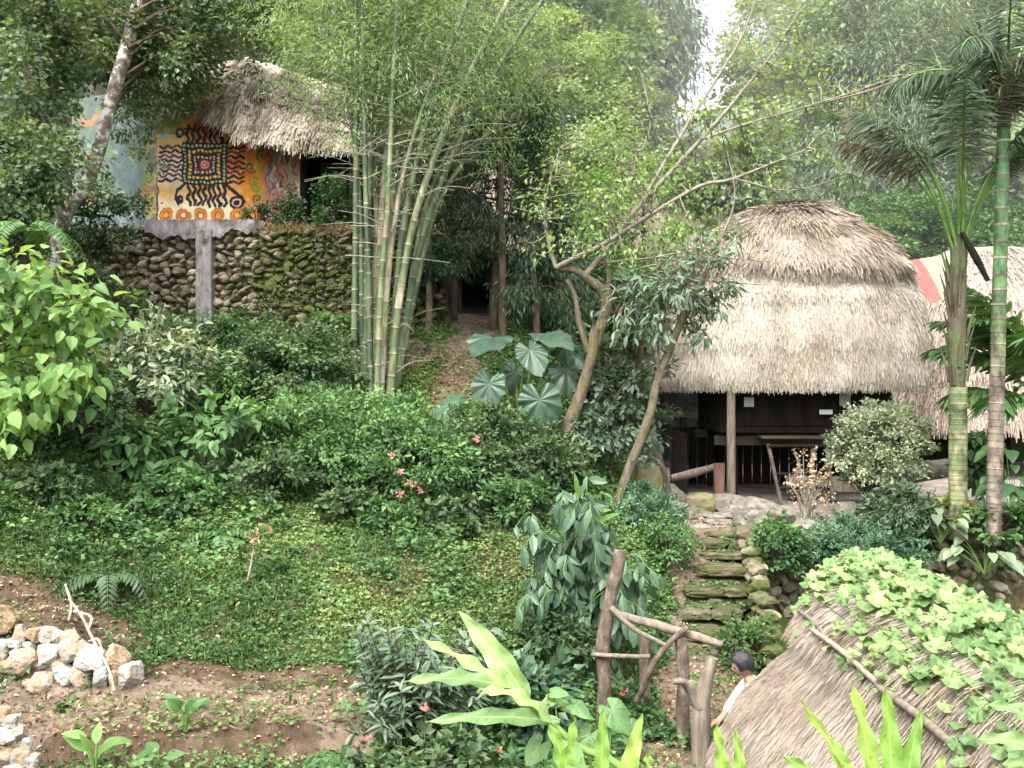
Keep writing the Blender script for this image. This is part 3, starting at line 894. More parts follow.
# outer prop post, short stub, papers on the front boards
fy = HC[1] - 2.15
m = MB()
tube(m, [P(731, 490, 18.1) * [1, 1, 0] + [0, 0, YARD - 0.03], P(731, 380, 18.15)], [0.085, 0.075], 10, 8, bump=0.08, seed=4)
m.build('prop_post', M['wood_grey'], hut)
for px, py, wd, hg, mt in ((749, 402, 0.18, 0.18, 'paper_grey'), (845, 398, 0.2, 0.3, 'paper_grey'), (826, 412, 0.24, 0.085, 'paper')):
    m = MB()
    box(m, P(px, py, 18.44), (wd, 0.008, hg), HR, bev=0.002)
    m.build('paper_notice', M[mt], hut_wall)
# added boards: black shade under the open house built as dark planks
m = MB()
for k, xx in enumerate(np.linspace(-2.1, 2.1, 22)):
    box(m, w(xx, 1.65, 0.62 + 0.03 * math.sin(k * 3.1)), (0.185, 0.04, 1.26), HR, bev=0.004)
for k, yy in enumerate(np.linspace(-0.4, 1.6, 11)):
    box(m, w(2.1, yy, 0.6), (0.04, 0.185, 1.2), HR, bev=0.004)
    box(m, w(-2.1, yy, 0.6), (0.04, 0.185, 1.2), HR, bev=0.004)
m.build('shade_boards', M['wood_dark'], hut)

# --- things under and in front of it
rack = thing('wooden_rack', 'dark wooden rack with splayed legs and rungs under the thatched hut front', 'rack', (*P(800, 497, 18.3)[:2], YARD))
for xa, xb in ((768, 781), (812, 813), (826, 833)):
    m = MB()
    b = P(xb, 497, 18.25)
    b[2] = YARD - 0.01
    beam(m, P(xa, 444, 18.35), b, 0.06, 0.075)
    m.build('leg', M['wood_grey2'], rack)
for py in (446, 474, 488):
    m = MB()
    tube(m, [P(768 + (py - 444) * .2, py, 18.3), P(832, py, 18.3)], 0.03, 7, 4)
    m.build('rung', M['wood_dark'], rack)
m = MB()
box(m, P(797, 437, 18.5), (1.4, 0.5, 0.05), HR, bev=0.006)
m.build('shelf', M['wood_beam'], rack)

lg = MB()
tube(lg, [P(883, 478, 18.0) , P(912, 473, 18.2), P(948, 468, 18.6)], [0.17, 0.185, 0.18], 14, 9, bump=0.10, seed=8)
tag(lg.build('log', M['wood_grey2'], loc=(*P(915, 478, 18.2)[:2], YARD)), 'thick round grey log lying behind the clipped pale bush', 'log')
lg = MB()
beam(lg, P(786, 484, 18.7), P(884, 486, 18.3), 0.4, 0.3, bev=0.05)
tag(lg.build('bench', M['wood_grey'], loc=(*P(830, 484, 18.6)[:2], YARD)), 'low squared timber bench running behind the clipped bush', 'bench')
lg = MB()
tube(lg, [P(671, 478, 18.6), P(690, 474, 18.7), P(717, 466, 19.0)], [0.06, 0.085, 0.06], 9, 8, bump=0.15, seed=12)
tag(lg.build('fallen_branch', M['wood_grey'], loc=(*P(690, 480, 18.7)[:2], YARD)), 'curved brown branch lying on the ground in the hut shade', 'branch')
st = MB()
tube(st, [P(719, 490, 17.9) * [1, 1, 0] + [0, 0, YARD - .02], P(719, 463, 17.95)], [0.10, 0.10], 9, 5, bump=0.1, seed=14)
tag(st.build('wooden_stub', M['wood_red'], loc=(*P(719, 490, 17.9)[:2], YARD)), 'short reddish post stub beside the pale prop post', 'post')

# --- neighbouring huts
def small_hut(name, label, cx, cy, zf, half, ztop, zeave, rot, mats, n=22000, capped=True, seed=51, group=None):
    root = thing(name, label, 'hut', (cx, cy, zf), group)
    hut_body(root, (cx, cy), zf, half * 0.86, rot)
    H = ztop - zeave
    lp = [(zeave + H * .9, half * .30), (zeave + H * .75, half * .57), (zeave + H * .6, half * .73), (zeave + H * .25, half * .93), (zeave, half)]
    m = MB()
    thatch(m, lp, (cx, cy, 0), rot, 4.0, n, 0.34, 0.022, seed, fringe=6000, flen=0.35, lift=0.08)
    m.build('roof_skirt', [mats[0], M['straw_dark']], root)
    if capped:
        cp = [(ztop + .1, 0.05), (ztop + .02, half * .2), (zeave + H * .9, half * .36), (zeave + H * .72, half * .63), (zeave + H * .58, half * .80)]
        m = MB()
        thatch(m, cp, (cx, cy, 0), rot, 3.4, n // 3, 0.5, 0.022, seed + 1, fringe=4000, flen=0.4, lift=0.1, eave=0.12, spread=0.2, lump=0.1)
        m.build('roof_cap', [mats[1], M['straw_dark']], root)
    return root
small_hut('thatched_hut', 'pale thatched hut half hidden behind the two palm trunks', 12.1, 25.6, YARD, 3.0, 3.9, -0.9, math.radians(4), (M['straw_back'], M['straw_back']), 40000, False, 51)
small_hut('thatched_hut', 'small distant thatched hut roof between the mossy tree and the large hut', 3.9, 27.0, YARD + .3, 2.4, 5.2, 0.6, 0.2, (M['straw_back'], M['straw_back']), 16000, True, 61)
small_hut('thatched_hut', 'brown ridged thatch roof high behind the ringed green palm trunk', 16.6, 29.5, YARD + .5, 2.6, 5.5, 1.2, 0.1, (M['straw_cap'], M['straw_cap']), 12000, False, 71)

# red and green painted sheet leaning by the pale hut roof
m = MB()
A = [P(897, 262, 21.2), P(952, 254, 22.2), P(950, 296, 21.6), P(918, 310, 21.0)]
gu, gv = 60, 24
U, Vv = np.meshgrid(np.linspace(0, 1, gu), np.linspace(0, 1, gv), indexing='xy')
u, v = U.ravel()[:, None], Vv.ravel()[:, None]
p = (A[0] * (1 - u) + A[1] * u) * (1 - v) + (A[3] * (1 - u) + A[2] * u) * v
p[:, 2] += 0.006 * np.sin(u[:, 0] * 60)
i, j = np.meshgrid(np.arange(gu - 1), np.arange(gv - 1), indexing='xy')
a = (j * gu + i).ravel()
m.add(p, np.stack([a, a + 1, a + gu + 1, a + gu], -1), 0.5, 0, True)
o = m.build('painted_sheet', M['paintsheet'], loc=P(925, 312, 21))
tag(o, 'small red and pale green painted sheet leaning beside the pale thatch', 'painted sheet')
uc = u[:, 0] - 0.35 * (v[:, 0] - 0.5)
col = np.where((uc < 0.2)[:, None], lin([0.62, 0.53, 0.47]), np.where((uc < 0.58)[:, None], lin([0.60, 0.36, 0.33]), lin([0.64, 0.66, 0.50])))
ca_ = o.data.color_attributes.new('Col', 'FLOAT_COLOR', 'POINT')
ca_.data.foreach_set('color', np.hstack([col, np.ones((len(col), 1))]).astype(np.float32).ravel())

# --- dark hut at the end of the upper path
dk = thing('dark_hut', 'dark walled hut with black doorway and thatch fringe behind the conifers', 'hut', P(480, 312, 25) )
m = MB()
zb = 1.75
y0 = 24.6
xl, xr, dl, dr = -2.3, 1.1, -1.28, -0.52
top = 4.0
box(m, ((xl + dl) / 2, y0, (zb + top) / 2 - .2), (dl - xl, 0.15, top - zb + .4), bev=0.01)
box(m, ((xr + dr) / 2, y0, (zb + top) / 2 - .2), (xr - dr, 0.15, top - zb + .4), bev=0.01)
box(m, ((dl + dr) / 2, y0, (3.12 + top) / 2), (dr - dl, 0.14, top - 3.12), bev=0.01)
box(m, ((xl + xr) / 2, y0 + 2.6, (zb + top) / 2), (xr - xl, 0.15, top - zb + .4), bev=0.01)
for xx in (xl, xr):
    box(m, (xx, y0 + 1.35, (zb + top) / 2), (0.15, 2.5, top - zb + .4), bev=0.01)
dkw = m.build('wall', M['wood_brown'], dk)
m = MB()
for a, b in (((dl, 0), (dl, 1)), ((dr, 0), (dr, 1))):
    box(m, (a[0], y0 - .1, (zb + 3.12) / 2), (0.08, 0.08, 3.12 - zb), bev=0.005)
box(m, ((dl + dr) / 2, y0 - .1, 3.16), (dr - dl + .2, 0.08, 0.09), bev=0.005)
m.build('door_frame', M['wood_brown'], dkw)
m = MB()
thatch(m, [(5.6, 0.1), (5.0, 0.9), (4.2, 1.8), (3.35, 2.5)], ((xl + xr) / 2, y0 + 1.3, 0), 0, 4, 9000, 0.4, 0.028, 81, fringe=3500, flen=0.4)
m.build('roof', [M['straw_grey'], M['straw_dark']], dk)

# ---------------------------------------------------------------- painted house on the stone terrace
hs = thing('painted_house', 'house with colourful painted wall and shaggy grey thatch above the stone wall', 'house', (-6.5, 21.5, 3.12))
YW = 20.75
def W(px, py, d=0.0):
    return P(px, py, YW + d)
# wall sheet with the painting (colour per vertex)
sx0, sx1, sy0, sy1 = 72, 300, 84, 226
S = 2.1
nx, ny = int((sx1 - sx0) * S), int((sy1 - sy0) * S)
gx, gy = np.linspace(sx0, sx1, nx), np.linspace(sy0, sy1, ny)
GX, GY = np.meshgrid(gx, gy, indexing='xy')
_q = np.stack([GX.ravel(), GY.ravel(), 0 * GX.ravel()], -1)
_wx = ((fbm(_q * .12, 201, 3) - .5) * 3.4).reshape(GX.shape) + ((fbm(_q * .6, 203, 2) - .5) * 1.2).reshape(GX.shape)
_wy = ((fbm(_q * .12, 205, 3) - .5) * 3.4).reshape(GX.shape) + ((fbm(_q * .6, 207, 2) - .5) * 1.2).reshape(GX.shape)
GXP = GX
GX, GY = GX + _wx, GY + _wy          # hand painted: no straight line stays straight
def nz2(s, seed, o=3):
    return fbm(np.stack([GX.ravel() * s, GY.ravel() * s, 0 * GX.ravel()], -1), seed, o).reshape(GX.shape)
IMG = np.zeros((ny, nx, 3)) + lin([0.36, 0.42, 0.41])
def put(mask, c):
    global IMG
    a = np.clip(mask, 0, 1)[..., None]
    IMG = IMG * (1 - a) + lin(c) * a
def dseg(ax, ay, bx, by):
    vx, vy = bx - ax, by - ay
    t = np.clip(((GX - ax) * vx + (GY - ay) * vy) / (vx * vx + vy * vy + 1e-9), 0, 1)
    return np.hypot(GX - ax - t * vx, GY - ay - t * vy)
def stroke(pts, w, c, soft=0.5, op=1.0):
    d = np.full(GX.shape, 1e9)
    for (a, b), (e, f) in zip(pts[:-1], pts[1:]):
        d = np.minimum(d, dseg(a, b, e, f))
    put((1 - ss(d, w - soft, w + soft)) * op, c)
def disc(x, y, r, c, op=1.0, soft=0.5):
    put((1 - ss(np.hypot(GX - x, GY - y), r - soft, r + soft)) * op, c)
def ring(x, y, r, w, c, op=1.0, sq=1.0):
    put((1 - ss(np.abs(np.hypot(GX - x, (GY - y) * sq) - r), w - 0.4, w + 0.4)) * op, c)
def spiral(x, y, r0, turns, w, c, ph=0.0, hand=1):
    t = np.linspace(0, 1, int(22 * turns) + 6)
    a = ph + hand * t * turns * 2 * np.pi
    stroke(list(zip(x + r0 * (1 - t * .85) * np.cos(a), y + r0 * (1 - t * .85) * np.sin(a))), w, c)
pr = np.random.default_rng(5)
n1, n2, n3 = nz2(0.05, 1), nz2(0.09, 2), nz2(0.16, 3)
# grey blue wall to the left of the corner, with squiggles
for k in range(46):
    x, y = pr.uniform(100, 150), pr.uniform(110, 216)
    q = [(x + 2.6 * math.sin(i * 1.4 + k), y + i * 1.9) for i in range(6)]
    stroke(q, 0.45, [0.24, 0.31, 0.30] if k % 3 else [0.55, 0.60, 0.58], op=0.75)
put(ss(n2, 0.52, 0.62) * (GX < 103) * 0.85, [0.66, 0.47, 0.28])
put(ss(nz2(0.11, 8), 0.56, 0.64) * (GX < 112) * 0.8, [0.36, 0.47, 0.33])
put(ss(GX, 141, 149) * (GX < 156) * ss(n2, 0.32, 0.55), [0.62, 0.55, 0.34])
for y in (178, 190, 203):
    spiral(148, y, 6, 1.6, 1.0, [0.34, 0.45, 0.22] if y != 190 else [0.66, 0.40, 0.16], y)
put(ss(n1, 0.5, 0.6) * (GX > 128) * (GX < 156) * (GY < 170) * 0.8, [0.42, 0.44, 0.30])
# coloured ground of the front
fr = (GX > 156) * 1.0
put(fr, [0.85, 0.70, 0.46])
put(fr * ss(nz2(0.06, 12), 0.45, 0.62) * (GX > 236) * 0.9, [0.80, 0.40, 0.18])
put(fr * ss(nz2(0.08, 14), 0.5, 0.62) * (GY < 150) * 0.8, [0.74, 0.33, 0.20])
put(fr * ss(n1, 0.5, 0.65) * 0.6, [0.85, 0.58, 0.27])
put(fr * (GY < 128) * ss(n2, 0.3, 0.6), [0.62, 0.56, 0.22])
put(fr * (GY < 132) * ss(nz2(0.1, 7), 0.52, 0.6), [0.80, 0.42, 0.20])
put(fr * ss(nz2(0.07, 9), 0.54, 0.62) * (GY < 135) * 0.8, [0.40, 0.46, 0.25])
put(fr * (1 - ss(np.abs(GY - 122), 3, 10)) * (GX > 198) * (GX < 234) * 0.8, [0.78, 0.36, 0.26])
put((1 - ss(np.hypot((GX - 172) / 1.1, GY - 168), 9, 26)) * 0.75 * fr, [0.88, 0.80, 0.82])
put(ss(GY, 192, 206) * fr * (GX < 262) * 0.85, [0.93, 0.88, 0.74])
put(ss(GX, 238, 246) * (GX < 268) * ss(n2, 0.25, 0.5) * (GY > 115), [0.85, 0.56, 0.16])
put((1 - ss(np.hypot(GX - 165, GY - 135), 2, 6)) * 0.8, [0.42, 0.66, 0.70])
for x, y, r, c in ((180, 102, 6, [0.62, 0.62, 0.2]), (197, 101, 7, [0.84, 0.43, 0.16]), (210, 106, 6, [0.85, 0.5, 0.2]), (191, 112, 5, [0.4, 0.5, 0.25])):
    spiral(x, y, r, 1.5, 1.5, c, x)
for k in range(13):
    x, y = pr.uniform(244, 266), pr.uniform(128, 208)
    spiral(x, y, pr.uniform(4, 7), 1.2, 1.1, [[0.50, 0.54, 0.20], [0.80, 0.42, 0.12], [0.62, 0.60, 0.28], [0.36, 0.36, 0.18]][k % 4], pr.uniform(0, 6), 1 if k % 2 else -1)
# flame strokes at the far side
fl_ = ss(GX, 262, 270)
put(fl_, [0.66, 0.55, 0.50])
put(fl_ * (1 - ss(GY, 128, 158)), [0.36, 0.36, 0.36])
for k in range(75):
    x, y = pr.uniform(262, 300), pr.uniform(142, 222)
    q = [(x + 2.2 * math.sin(i * .9 + k), y - i * 3.2) for i in range(5)]
    stroke(q, pr.uniform(0.6, 1.5), [[0.70, 0.20, 0.24], [0.84, 0.80, 0.78], [0.78, 0.40, 0.22], [0.42, 0.30, 0.36], [0.80, 0.42, 0.46]][k % 5], op=0.85)
put((1 - ss(np.hypot((GX - 238) / 1.0, (GY - 160) / 1.6), 8, 22)) * 0.85 * ss(n2, .3, .55), [0.80, 0.34, 0.14])
put((1 - ss(np.hypot((GX - 205) / 1.8, (GY - 132) / 1.0), 5, 16)) * 0.8, [0.66, 0.20, 0.16])
# the emblem: rays, corner curls, square rings of dots
INK = [0.11, 0.06, 0.09]
for k in range(8):
    y = 147 + k * 4.75
    stroke([(x, y + 1.3 * math.sin((x - 160) * .62 + k)) for x in np.arange(160, 184, 1.0)], 1.15, INK if k % 2 else [0.34, 0.14, 0.16])
for k in range(8):
    y = 148 + k * 4.9
    stroke([(x, y + 1.3 * math.sin((x - 226) * .62 + k)) for x in np.arange(226, 245, 1.0)], 1.2, [0.30, 0.10, 0.10] if k % 2 else INK)
for k in range(7):
    x = 188 + k * 5.6
    stroke([(x + 1.2 * math.sin(y * .55 + k), y) for y in np.arange(125, 145, 1.0)], 1.6, [0.26, 0.08, 0.10] if k % 2 else INK)
for k in range(8):
    x = 189 + k * 5.1
    stroke([(x + 1.3 * math.sin(y * .5 + k), y) for y in np.arange(184, 206 + (k > 3) * 2, 1.0)], 1.65, INK)
put(((GX > 182) & (GX < 227.5) & (GY > 143) & (GY < 185)) * 1.0, INK)
def dots(x0, y0, x1, y1, n, c1, c2, r):
    per = []
    for k in range(n):
        t = k / n * 4
        s, f = int(t), t % 1
        per.append([(x0 + (x1 - x0) * f, y0), (x1, y0 + (y1 - y0) * f), (x1 - (x1 - x0) * f, y1), (x0, y1 - (y1 - y0) * f)][s])
    for k, (x, y) in enumerate(per):
        disc(x, y, r, c1 if k % 2 else c2)
dots(185, 146, 224.5, 182, 40, [0.70, 0.76, 0.55], [0.60, 0.68, 0.60], 1.25)
put(((GX > 188) & (GX < 221) & (GY > 149) & (GY < 179)) * 1.0, [0.24, 0.14, 0.15])
dots(190, 151, 219, 177, 28, [0.86, 0.80, 0.35], [0.80, 0.62, 0.35], 1.45)
put(((GX > 193) & (GX < 216.5) & (GY > 154.5) & (GY < 174)) * 1.0, INK)
dots(195.5, 157, 214, 171.5, 20, [0.78, 0.80, 0.70], [0.86, 0.62, 0.55], 1.1)
put(((GX > 198) & (GX < 212) & (GY > 159) & (GY < 170)) * 1.0, [0.38, 0.14, 0.2])
disc(205, 164.5, 4.2, [0.83, 0.55, 0.52]); disc(205, 164.5, 2.4, [0.62, 0.22, 0.28]); disc(205, 164.5, 1.0, [0.9, 0.8, 0.7])
disc(180, 133, 5.2, INK); disc(180, 133, 1.5, [0.75, 0.72, 0.5]); ring(180, 133, 2.8, 0.5, [0.45, 0.40, 0.3])
stroke([(196, 130), (190, 128), (185, 129)], 1.2, INK)
disc(231, 131, 4.6, INK)
stroke([(226, 144), (232, 138), (242, 128), (246, 125)], 1.6, INK)
stroke([(184, 184), (177, 191), (175, 200), (178, 205)], 1.4, INK); disc(180, 200, 4.4, INK); disc(180.6, 199.3, 1.1, [0.6, 0.5, 0.5])
stroke([(225, 184), (233, 190), (241, 196), (244, 203)], 1.4, INK); ring(236.5, 203, 6.0, 1.6, INK); disc(236.5, 203, 3.0, INK); ring(236.5, 203, 3.9, 0.5, [0.8, 0.68, 0.6])
for k, x in enumerate((166, 183.5, 200.5, 218, 237.5, 252.5)):
    disc(x, 215.5, 7.0, [0.66, 0.36, 0.12]); disc(x, 215.5, 5.6, [0.88, 0.60, 0.22]); ring(x, 215.5, 3.6, 0.9, [0.72, 0.36, 0.10]); disc(x, 215.5, 1.6, [0.97, 0.94, 0.85] if k in (1, 2) else [0.9, 0.65, 0.25])
    disc(x + 8.8, 220.5, 1.0, [0.30, 0.14, 0.25])
stroke([(157.5, 178), (157, 222)], 0.9, [0.26, 0.22, 0.2])
# sheets: the part left of the corner turns back, the front runs along the terrace
def wall_sheet(lo, hi, name, fold):
    sel = np.where((gx >= lo) & (gx <= hi))[0]
    n = len(sel)
    d = np.array([(fold * max(0, (156 - gx[s])) / 84) for s in sel])
    px, py = np.meshgrid(gx[sel], gy, indexing='xy')
    dd = np.tile(d, (ny, 1))
    py = np.where(px > 228, np.maximum(py, 119), py)
    p = np.stack([(px - 512) / F * (YW + dd), YW + dd, (384 - py) / F * YW], -1).reshape(-1, 3)
    p[:, 1] += (fbm(p * 2.0, 4, 3) - 0.5) * 0.04
    i, j = np.meshgrid(np.arange(n - 1), np.arange(ny - 1), indexing='xy')
    a = (j * n + i).ravel()
    mm = MB()
    mm.add(p, np.stack([a, a + n, a + n + 1, a + 1], -1), 0.5, 0, True)
    o = mm.build(name, M['mural'], hs)
    ca_ = o.data.color_attributes.new('Col', 'FLOAT_COLOR', 'POINT')
    ca_.data.foreach_set('color', np.concatenate([IMG[:, sel], np.ones((ny, n, 1))], -1).astype(np.float32).ravel())
M['mural'] = attr_mat('painted plaster', grime=0.22)
wall_sheet(72, 156.6, 'side_wall', 1.2)
wall_sheet(156.2, 300, 'painted_wall', 0.0)
# solid body behind the sheets, the shaded recess and its boards
m = MB()
x0, x1 = W(100, 0)[0], W(299, 0)[0]
z0, z1 = 3.05, W(0, 128)[2]
box(m, ((W(156, 0)[0] + x1) / 2, YW + 1.6, (z0 + z1) / 2), (x1 - W(156, 0)[0] - .02, 3.1, z1 - z0), bev=0.02)
m.build('rear_wall', M['concrete'], hs)
m = MB()
box(m, (W(327, 0)[0], YW + 0.9, (z0 + z1) / 2 - .1), (1.15, 0.12, z1 - z0), bev=0.01)
rcw = m.build('recess_wall', M['wood_dark'], hs)  # wall in eave shadow: its darkness comes from the wood colour
m = MB()
box(m, (*W(333, 170, 0.82)[:2], W(0, 172)[2]), (0.55, 0.04, 0.75), bev=0.006)
m.build('window_board', M['board_teal'], rcw)
m = MB()
tube(m, [(*W(352, 0, 0.05)[:2], 3.0), (*W(352, 0, 0.05)[:2], W(0, 140)[2])], 0.06, 8, 5, bump=0.1)
m.build('post', M['wood_grey'], hs)
# thatch: two sloping faces meeting at a sagging ridge
def slope(mb, A, B, Cc, Dd, n, seed, ln=0.5, wd=0.02, sag=0.08):
    """A-B eave, Cc-Dd ridge (A below Cc); straws run from ridge to eave"""
    A, B, Cc, Dd = (np.asarray(q, float) for q in (A, B, Cc, Dd))
    def S_(u, v):
        u, v = u[:, None], v[:, None]
        p = (A * (1 - u) + B * u) * v + (Cc * (1 - u) + Dd * u) * (1 - v)
        nn = unit(np.cross(B - A, Cc - A))
        nn = nn if nn[2] > 0 else -nn
        p = p + nn * (np.sin(np.pi * np.clip(v, 0, 1)) * 0.14 + (fbm(p * 1.4, seed, 3)[:, None] - 0.5) * sag * 2)
        return p, nn
    gu, gv = 40, 20
    U, Vv = np.meshgrid(np.linspace(0, 1, gu), np.linspace(0, 1, gv), indexing='xy')
    p, nn = S_(U.ravel(), Vv.ravel())
    i, j = np.meshgrid(np.arange(gu - 1), np.arange(gv - 1), indexing='xy')
    a = (j * gu + i).ravel()
    fc = np.stack([a, a + 1, a + gu + 1, a + gu], -1)
    mb.add(p, fc, 0.35, 0, True)
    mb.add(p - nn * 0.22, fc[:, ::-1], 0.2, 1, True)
    e = p.reshape(gv, gu, 3)
    for edge in (e[-1], e[:, 0], e[:, -1]):
        q = np.concatenate([edge, edge - nn * 0.22])
        k = len(edge)
        s = np.arange(k - 1)
        mb.add(q, np.stack([s, s + 1, s + 1 + k, s + k], -1), 0.25, 0, False)
    g = np.random.default_rng(seed)
    for cnt, vr, low in ((n, (0, 0.97), 0), (n // 5, (0.93, 1.0), 1)):
        u, v = g.uniform(0, 1, cnt), g.uniform(*vr, cnt)
        p, nn = S_(u, v)
        q, _ = S_(u, v + 0.05)
        d = unit(q - p + (B - A) / np.linalg.norm(B - A) * g.normal(size=(cnt, 1)) * 0.012 + (np.array([0, 0, -0.03]) if low else 0))
        L = ln * g.uniform(0.4, 1.2, (cnt, 1)) * (0.7 if low else 1)
        s = p + nn * 0.01
        en = p + d * L + nn * g.uniform(0.0, 0.09, (cnt, 1))
        x = unit(np.cross(d, nn + g.normal(size=(cnt, 3)) * 0.3)) * wd * g.uniform(0.5, 1.4, (cnt, 1))
        V = np.stack([s - x * .5, s + x * .5, en + x * .3, en - x * .3], 1)
        mb.add(V.reshape(-1, 3), (np.arange(cnt) * 4)[:, None] + np.array([[0, 1, 2, 3]]), np.clip(0.5 + g.normal(size=cnt) * 0.2 + (fbm(np.stack([u * 14, v * 2.5, 0 * u], -1), seed, 3) - .5) * 1.6, 0, 1), 0)
Ae, Be = P(236, 128, 20.0), P(368, 146, 20.6)
Cr, Dr = P(250, 57, 21.9), P(384, 104, 23.6)
El = P(176, 88, 22.6)
m = MB()
slope(m, Ae, Be, Cr, Dr, 20000, 91, .65, .022, .12)
slope(m, P(176, 92, 21.6), Ae + np.array([0, -0.05, 0]), Cr + np.array([-0.35, 0.3, -0.02]), Cr, 5000, 92)
slope(m, np.array([-3.2, 26.4, 4.6]), np.array([-8.6, 25.2, 4.9]), Dr, Cr, 4000, 93)
m.build('thatch_roof', [M['straw_grey'], M['straw_dark']], hs)

# ---------------------------------------------------------------- stone walls
def tilt_y(a):
    return np.array([[math.cos(a), 0, math.sin(a)], [0, 1, 0], [-math.sin(a), 0, math.cos(a)]])

def stone_face(root_name, label, x0, x1, yf, zb, zt, mat, rows, seed, curve=None, sub=2):
    """dry stone face: courses of irregular stones bedded in dark earth, as one mesh"""
    g = np.random.default_rng(seed)
    m = MB()
    z = zb
    hs_ = (zt - zb) / rows
    for r_ in range(rows):
        x = x0 - g.uniform(0, 0.2)
        while x < x1:
            wd = g.uniform(0.09, 0.30)
            h = hs_ * g.uniform(0.8, 1.35)
            y = yf(x) if callable(yf) else yf
            rock(m, (x + wd / 2, y + g.uniform(-0.05, 0.05), z + hs_ / 2 + g.uniform(-.05, .05)), (wd * 1.12, 0.34, h * g.uniform(.95, 1.5)), g.uniform(-.3, .3), sub, int(g.integers(1e9)), 8, rough=0.2, boxy=0.1, tilt=tilt_y(g.uniform(-.7, .7)))
            x += wd
        z += hs_
    return m

# retaining wall under the painted house
rw = thing('stone_retaining_wall', 'mossy stone retaining wall with grey render band below the painted house', 'stone wall', (-6, 19.95, 0.8))
def yf_main(x):
    return 19.95 + 0.05 * math.sin(x * 1.7) + (max(0, x + 2.5) ** 2) * 0.9
zt = P(0, 226, 19.95)[2]
m = stone_face('', '', P(50, 0, 19.95)[0], P(254, 0, 19.95)[0], yf_main, 0.75, zt, None, 19, 101)
m.build('stonework', M['stone_wall'], rw)
m = stone_face('', '', P(254, 0, 19.95)[0] + .05, P(436, 0, 19.95)[0], yf_main, 0.75, zt - 0.1, None, 19, 103)
m.build('mossy_stonework', M['stone_moss'], rw)
m = MB()
xs = np.linspace(P(45, 0, 20)[0], P(440, 0, 20)[0], 40)
v0 = np.array([(x, yf_main(x) - 0.02, 0.5) for x in xs]); v1 = np.array([(x, yf_main(x) - 0.02, zt - .06) for x in xs]); v2 = np.array([(x, yf_main(x) + 0.6, zt - .05) for x in xs])
k = np.arange(39)
m.add(np.concatenate([v0, v1, v2]), np.concatenate([np.stack([k, k + 1, k + 41, k + 40], -1), np.stack([k + 40, k + 41, k + 81, k + 80], -1)]), 0.5)
m.build('earth_core', M['mortar'], rw)
m = MB()
g = np.random.default_rng(9)
# rough render band and the flat pier below it
def slab(mb, pxa, pxb, pya, pyb, dy, seed, ragged=0.0):
    gu, gv = 60, 40
    U, Vv = np.meshgrid(np.linspace(0, 1, gu), np.linspace(0, 1, gv), indexing='xy')
    px = pxa + (pxb - pxa) * U
    n = fbm(np.stack([px * .08, U * 0, U * 0], -1).reshape(-1, 3), seed, 3).reshape(U.shape)
    py = pya + (pyb - pya + ragged * (n - .5) * 2) * Vv
    D = 19.95 + 0 * U
    p = np.stack([(px - 512) / F * D, D - dy + 0 * U, (384 - py) / F * D], -1).reshape(-1, 3)
    edge = np.minimum.reduce([U, 1 - U, Vv * .6 + .1, 1 - Vv]).ravel()
    p[:, 1] += 0.22 * (1 - ss(edge, 0, 0.08)) + (fbm(p * 5, seed, 4) - .5) * 0.06
    i, j = np.meshgrid(np.arange(gu - 1), np.arange(gv - 1), indexing='xy')
    a = (j * gu + i).ravel()
    mb.add(p, np.stack([a, a + gu, a + gu + 1, a + 1], -1), 0.5, 0, True)
slab(m, 140, 264, 221, 240, 0.2, 3, 12)
m.build('render_band', M['concrete'], rw)
m = MB()
slab(m, 198, 216, 232, 331, 0.24, 4, 4)
m.build('render_pier', M['concrete'], rw)

# wall under the yard
yw = thing('stone_retaining_wall', 'low dark stone wall holding up the hut yard beside the steps', 'stone wall', (6, 15, -3.6))
def yf_yard(x):
    return 15.0 + 0.12 * math.sin(x * 1.1) - 0.25 * math.exp(-((x - 3.6) / .4) ** 2)
m = stone_face('', '', 3.42, 10.5, yf_yard, -4.0, -2.2, None, 12, 111)
m.build('stonework', M['stone_wall'], yw)
m = MB()
xs = np.linspace(3.4, 10.6, 40)
v0 = np.array([(x, yf_yard(x) + 0.02, -4.2) for x in xs]); v1 = np.array([(x, yf_yard(x) + 0.02, -2.27) for x in xs])
m.add(np.concatenate([v0, v1]), np.stack([np.arange(39), np.arange(39) + 1, np.arange(39) + 41, np.arange(39) + 40], -1), 0.5)
m.build('earth_core', M['mortar'], yw)
# side wall along the steps
sw = thing('stone_retaining_wall', 'mossy low stone wall flanking the steps on the thatch side', 'stone wall', (3.3, 13.3, -3.6))
m = MB()
g = np.random.default_rng(113)
for y in np.arange(11.9, 15.0, 0.2):
    zt_ = -3.2 + (y - 11.9) / 3.1 * 0.95
    z = -3.95
    while z < zt_:
        rock(m, (3.28 + (y - 13) * .15 + g.uniform(-.05, .05), y + g.uniform(-.05, .05), z + .09), (0.30, 0.26, 0.19), g.uniform(-.4, .4), 2, int(g.integers(1e9)), 7, rough=.2)
        z += 0.13
m.build('stonework', M['stone_moss'], sw)

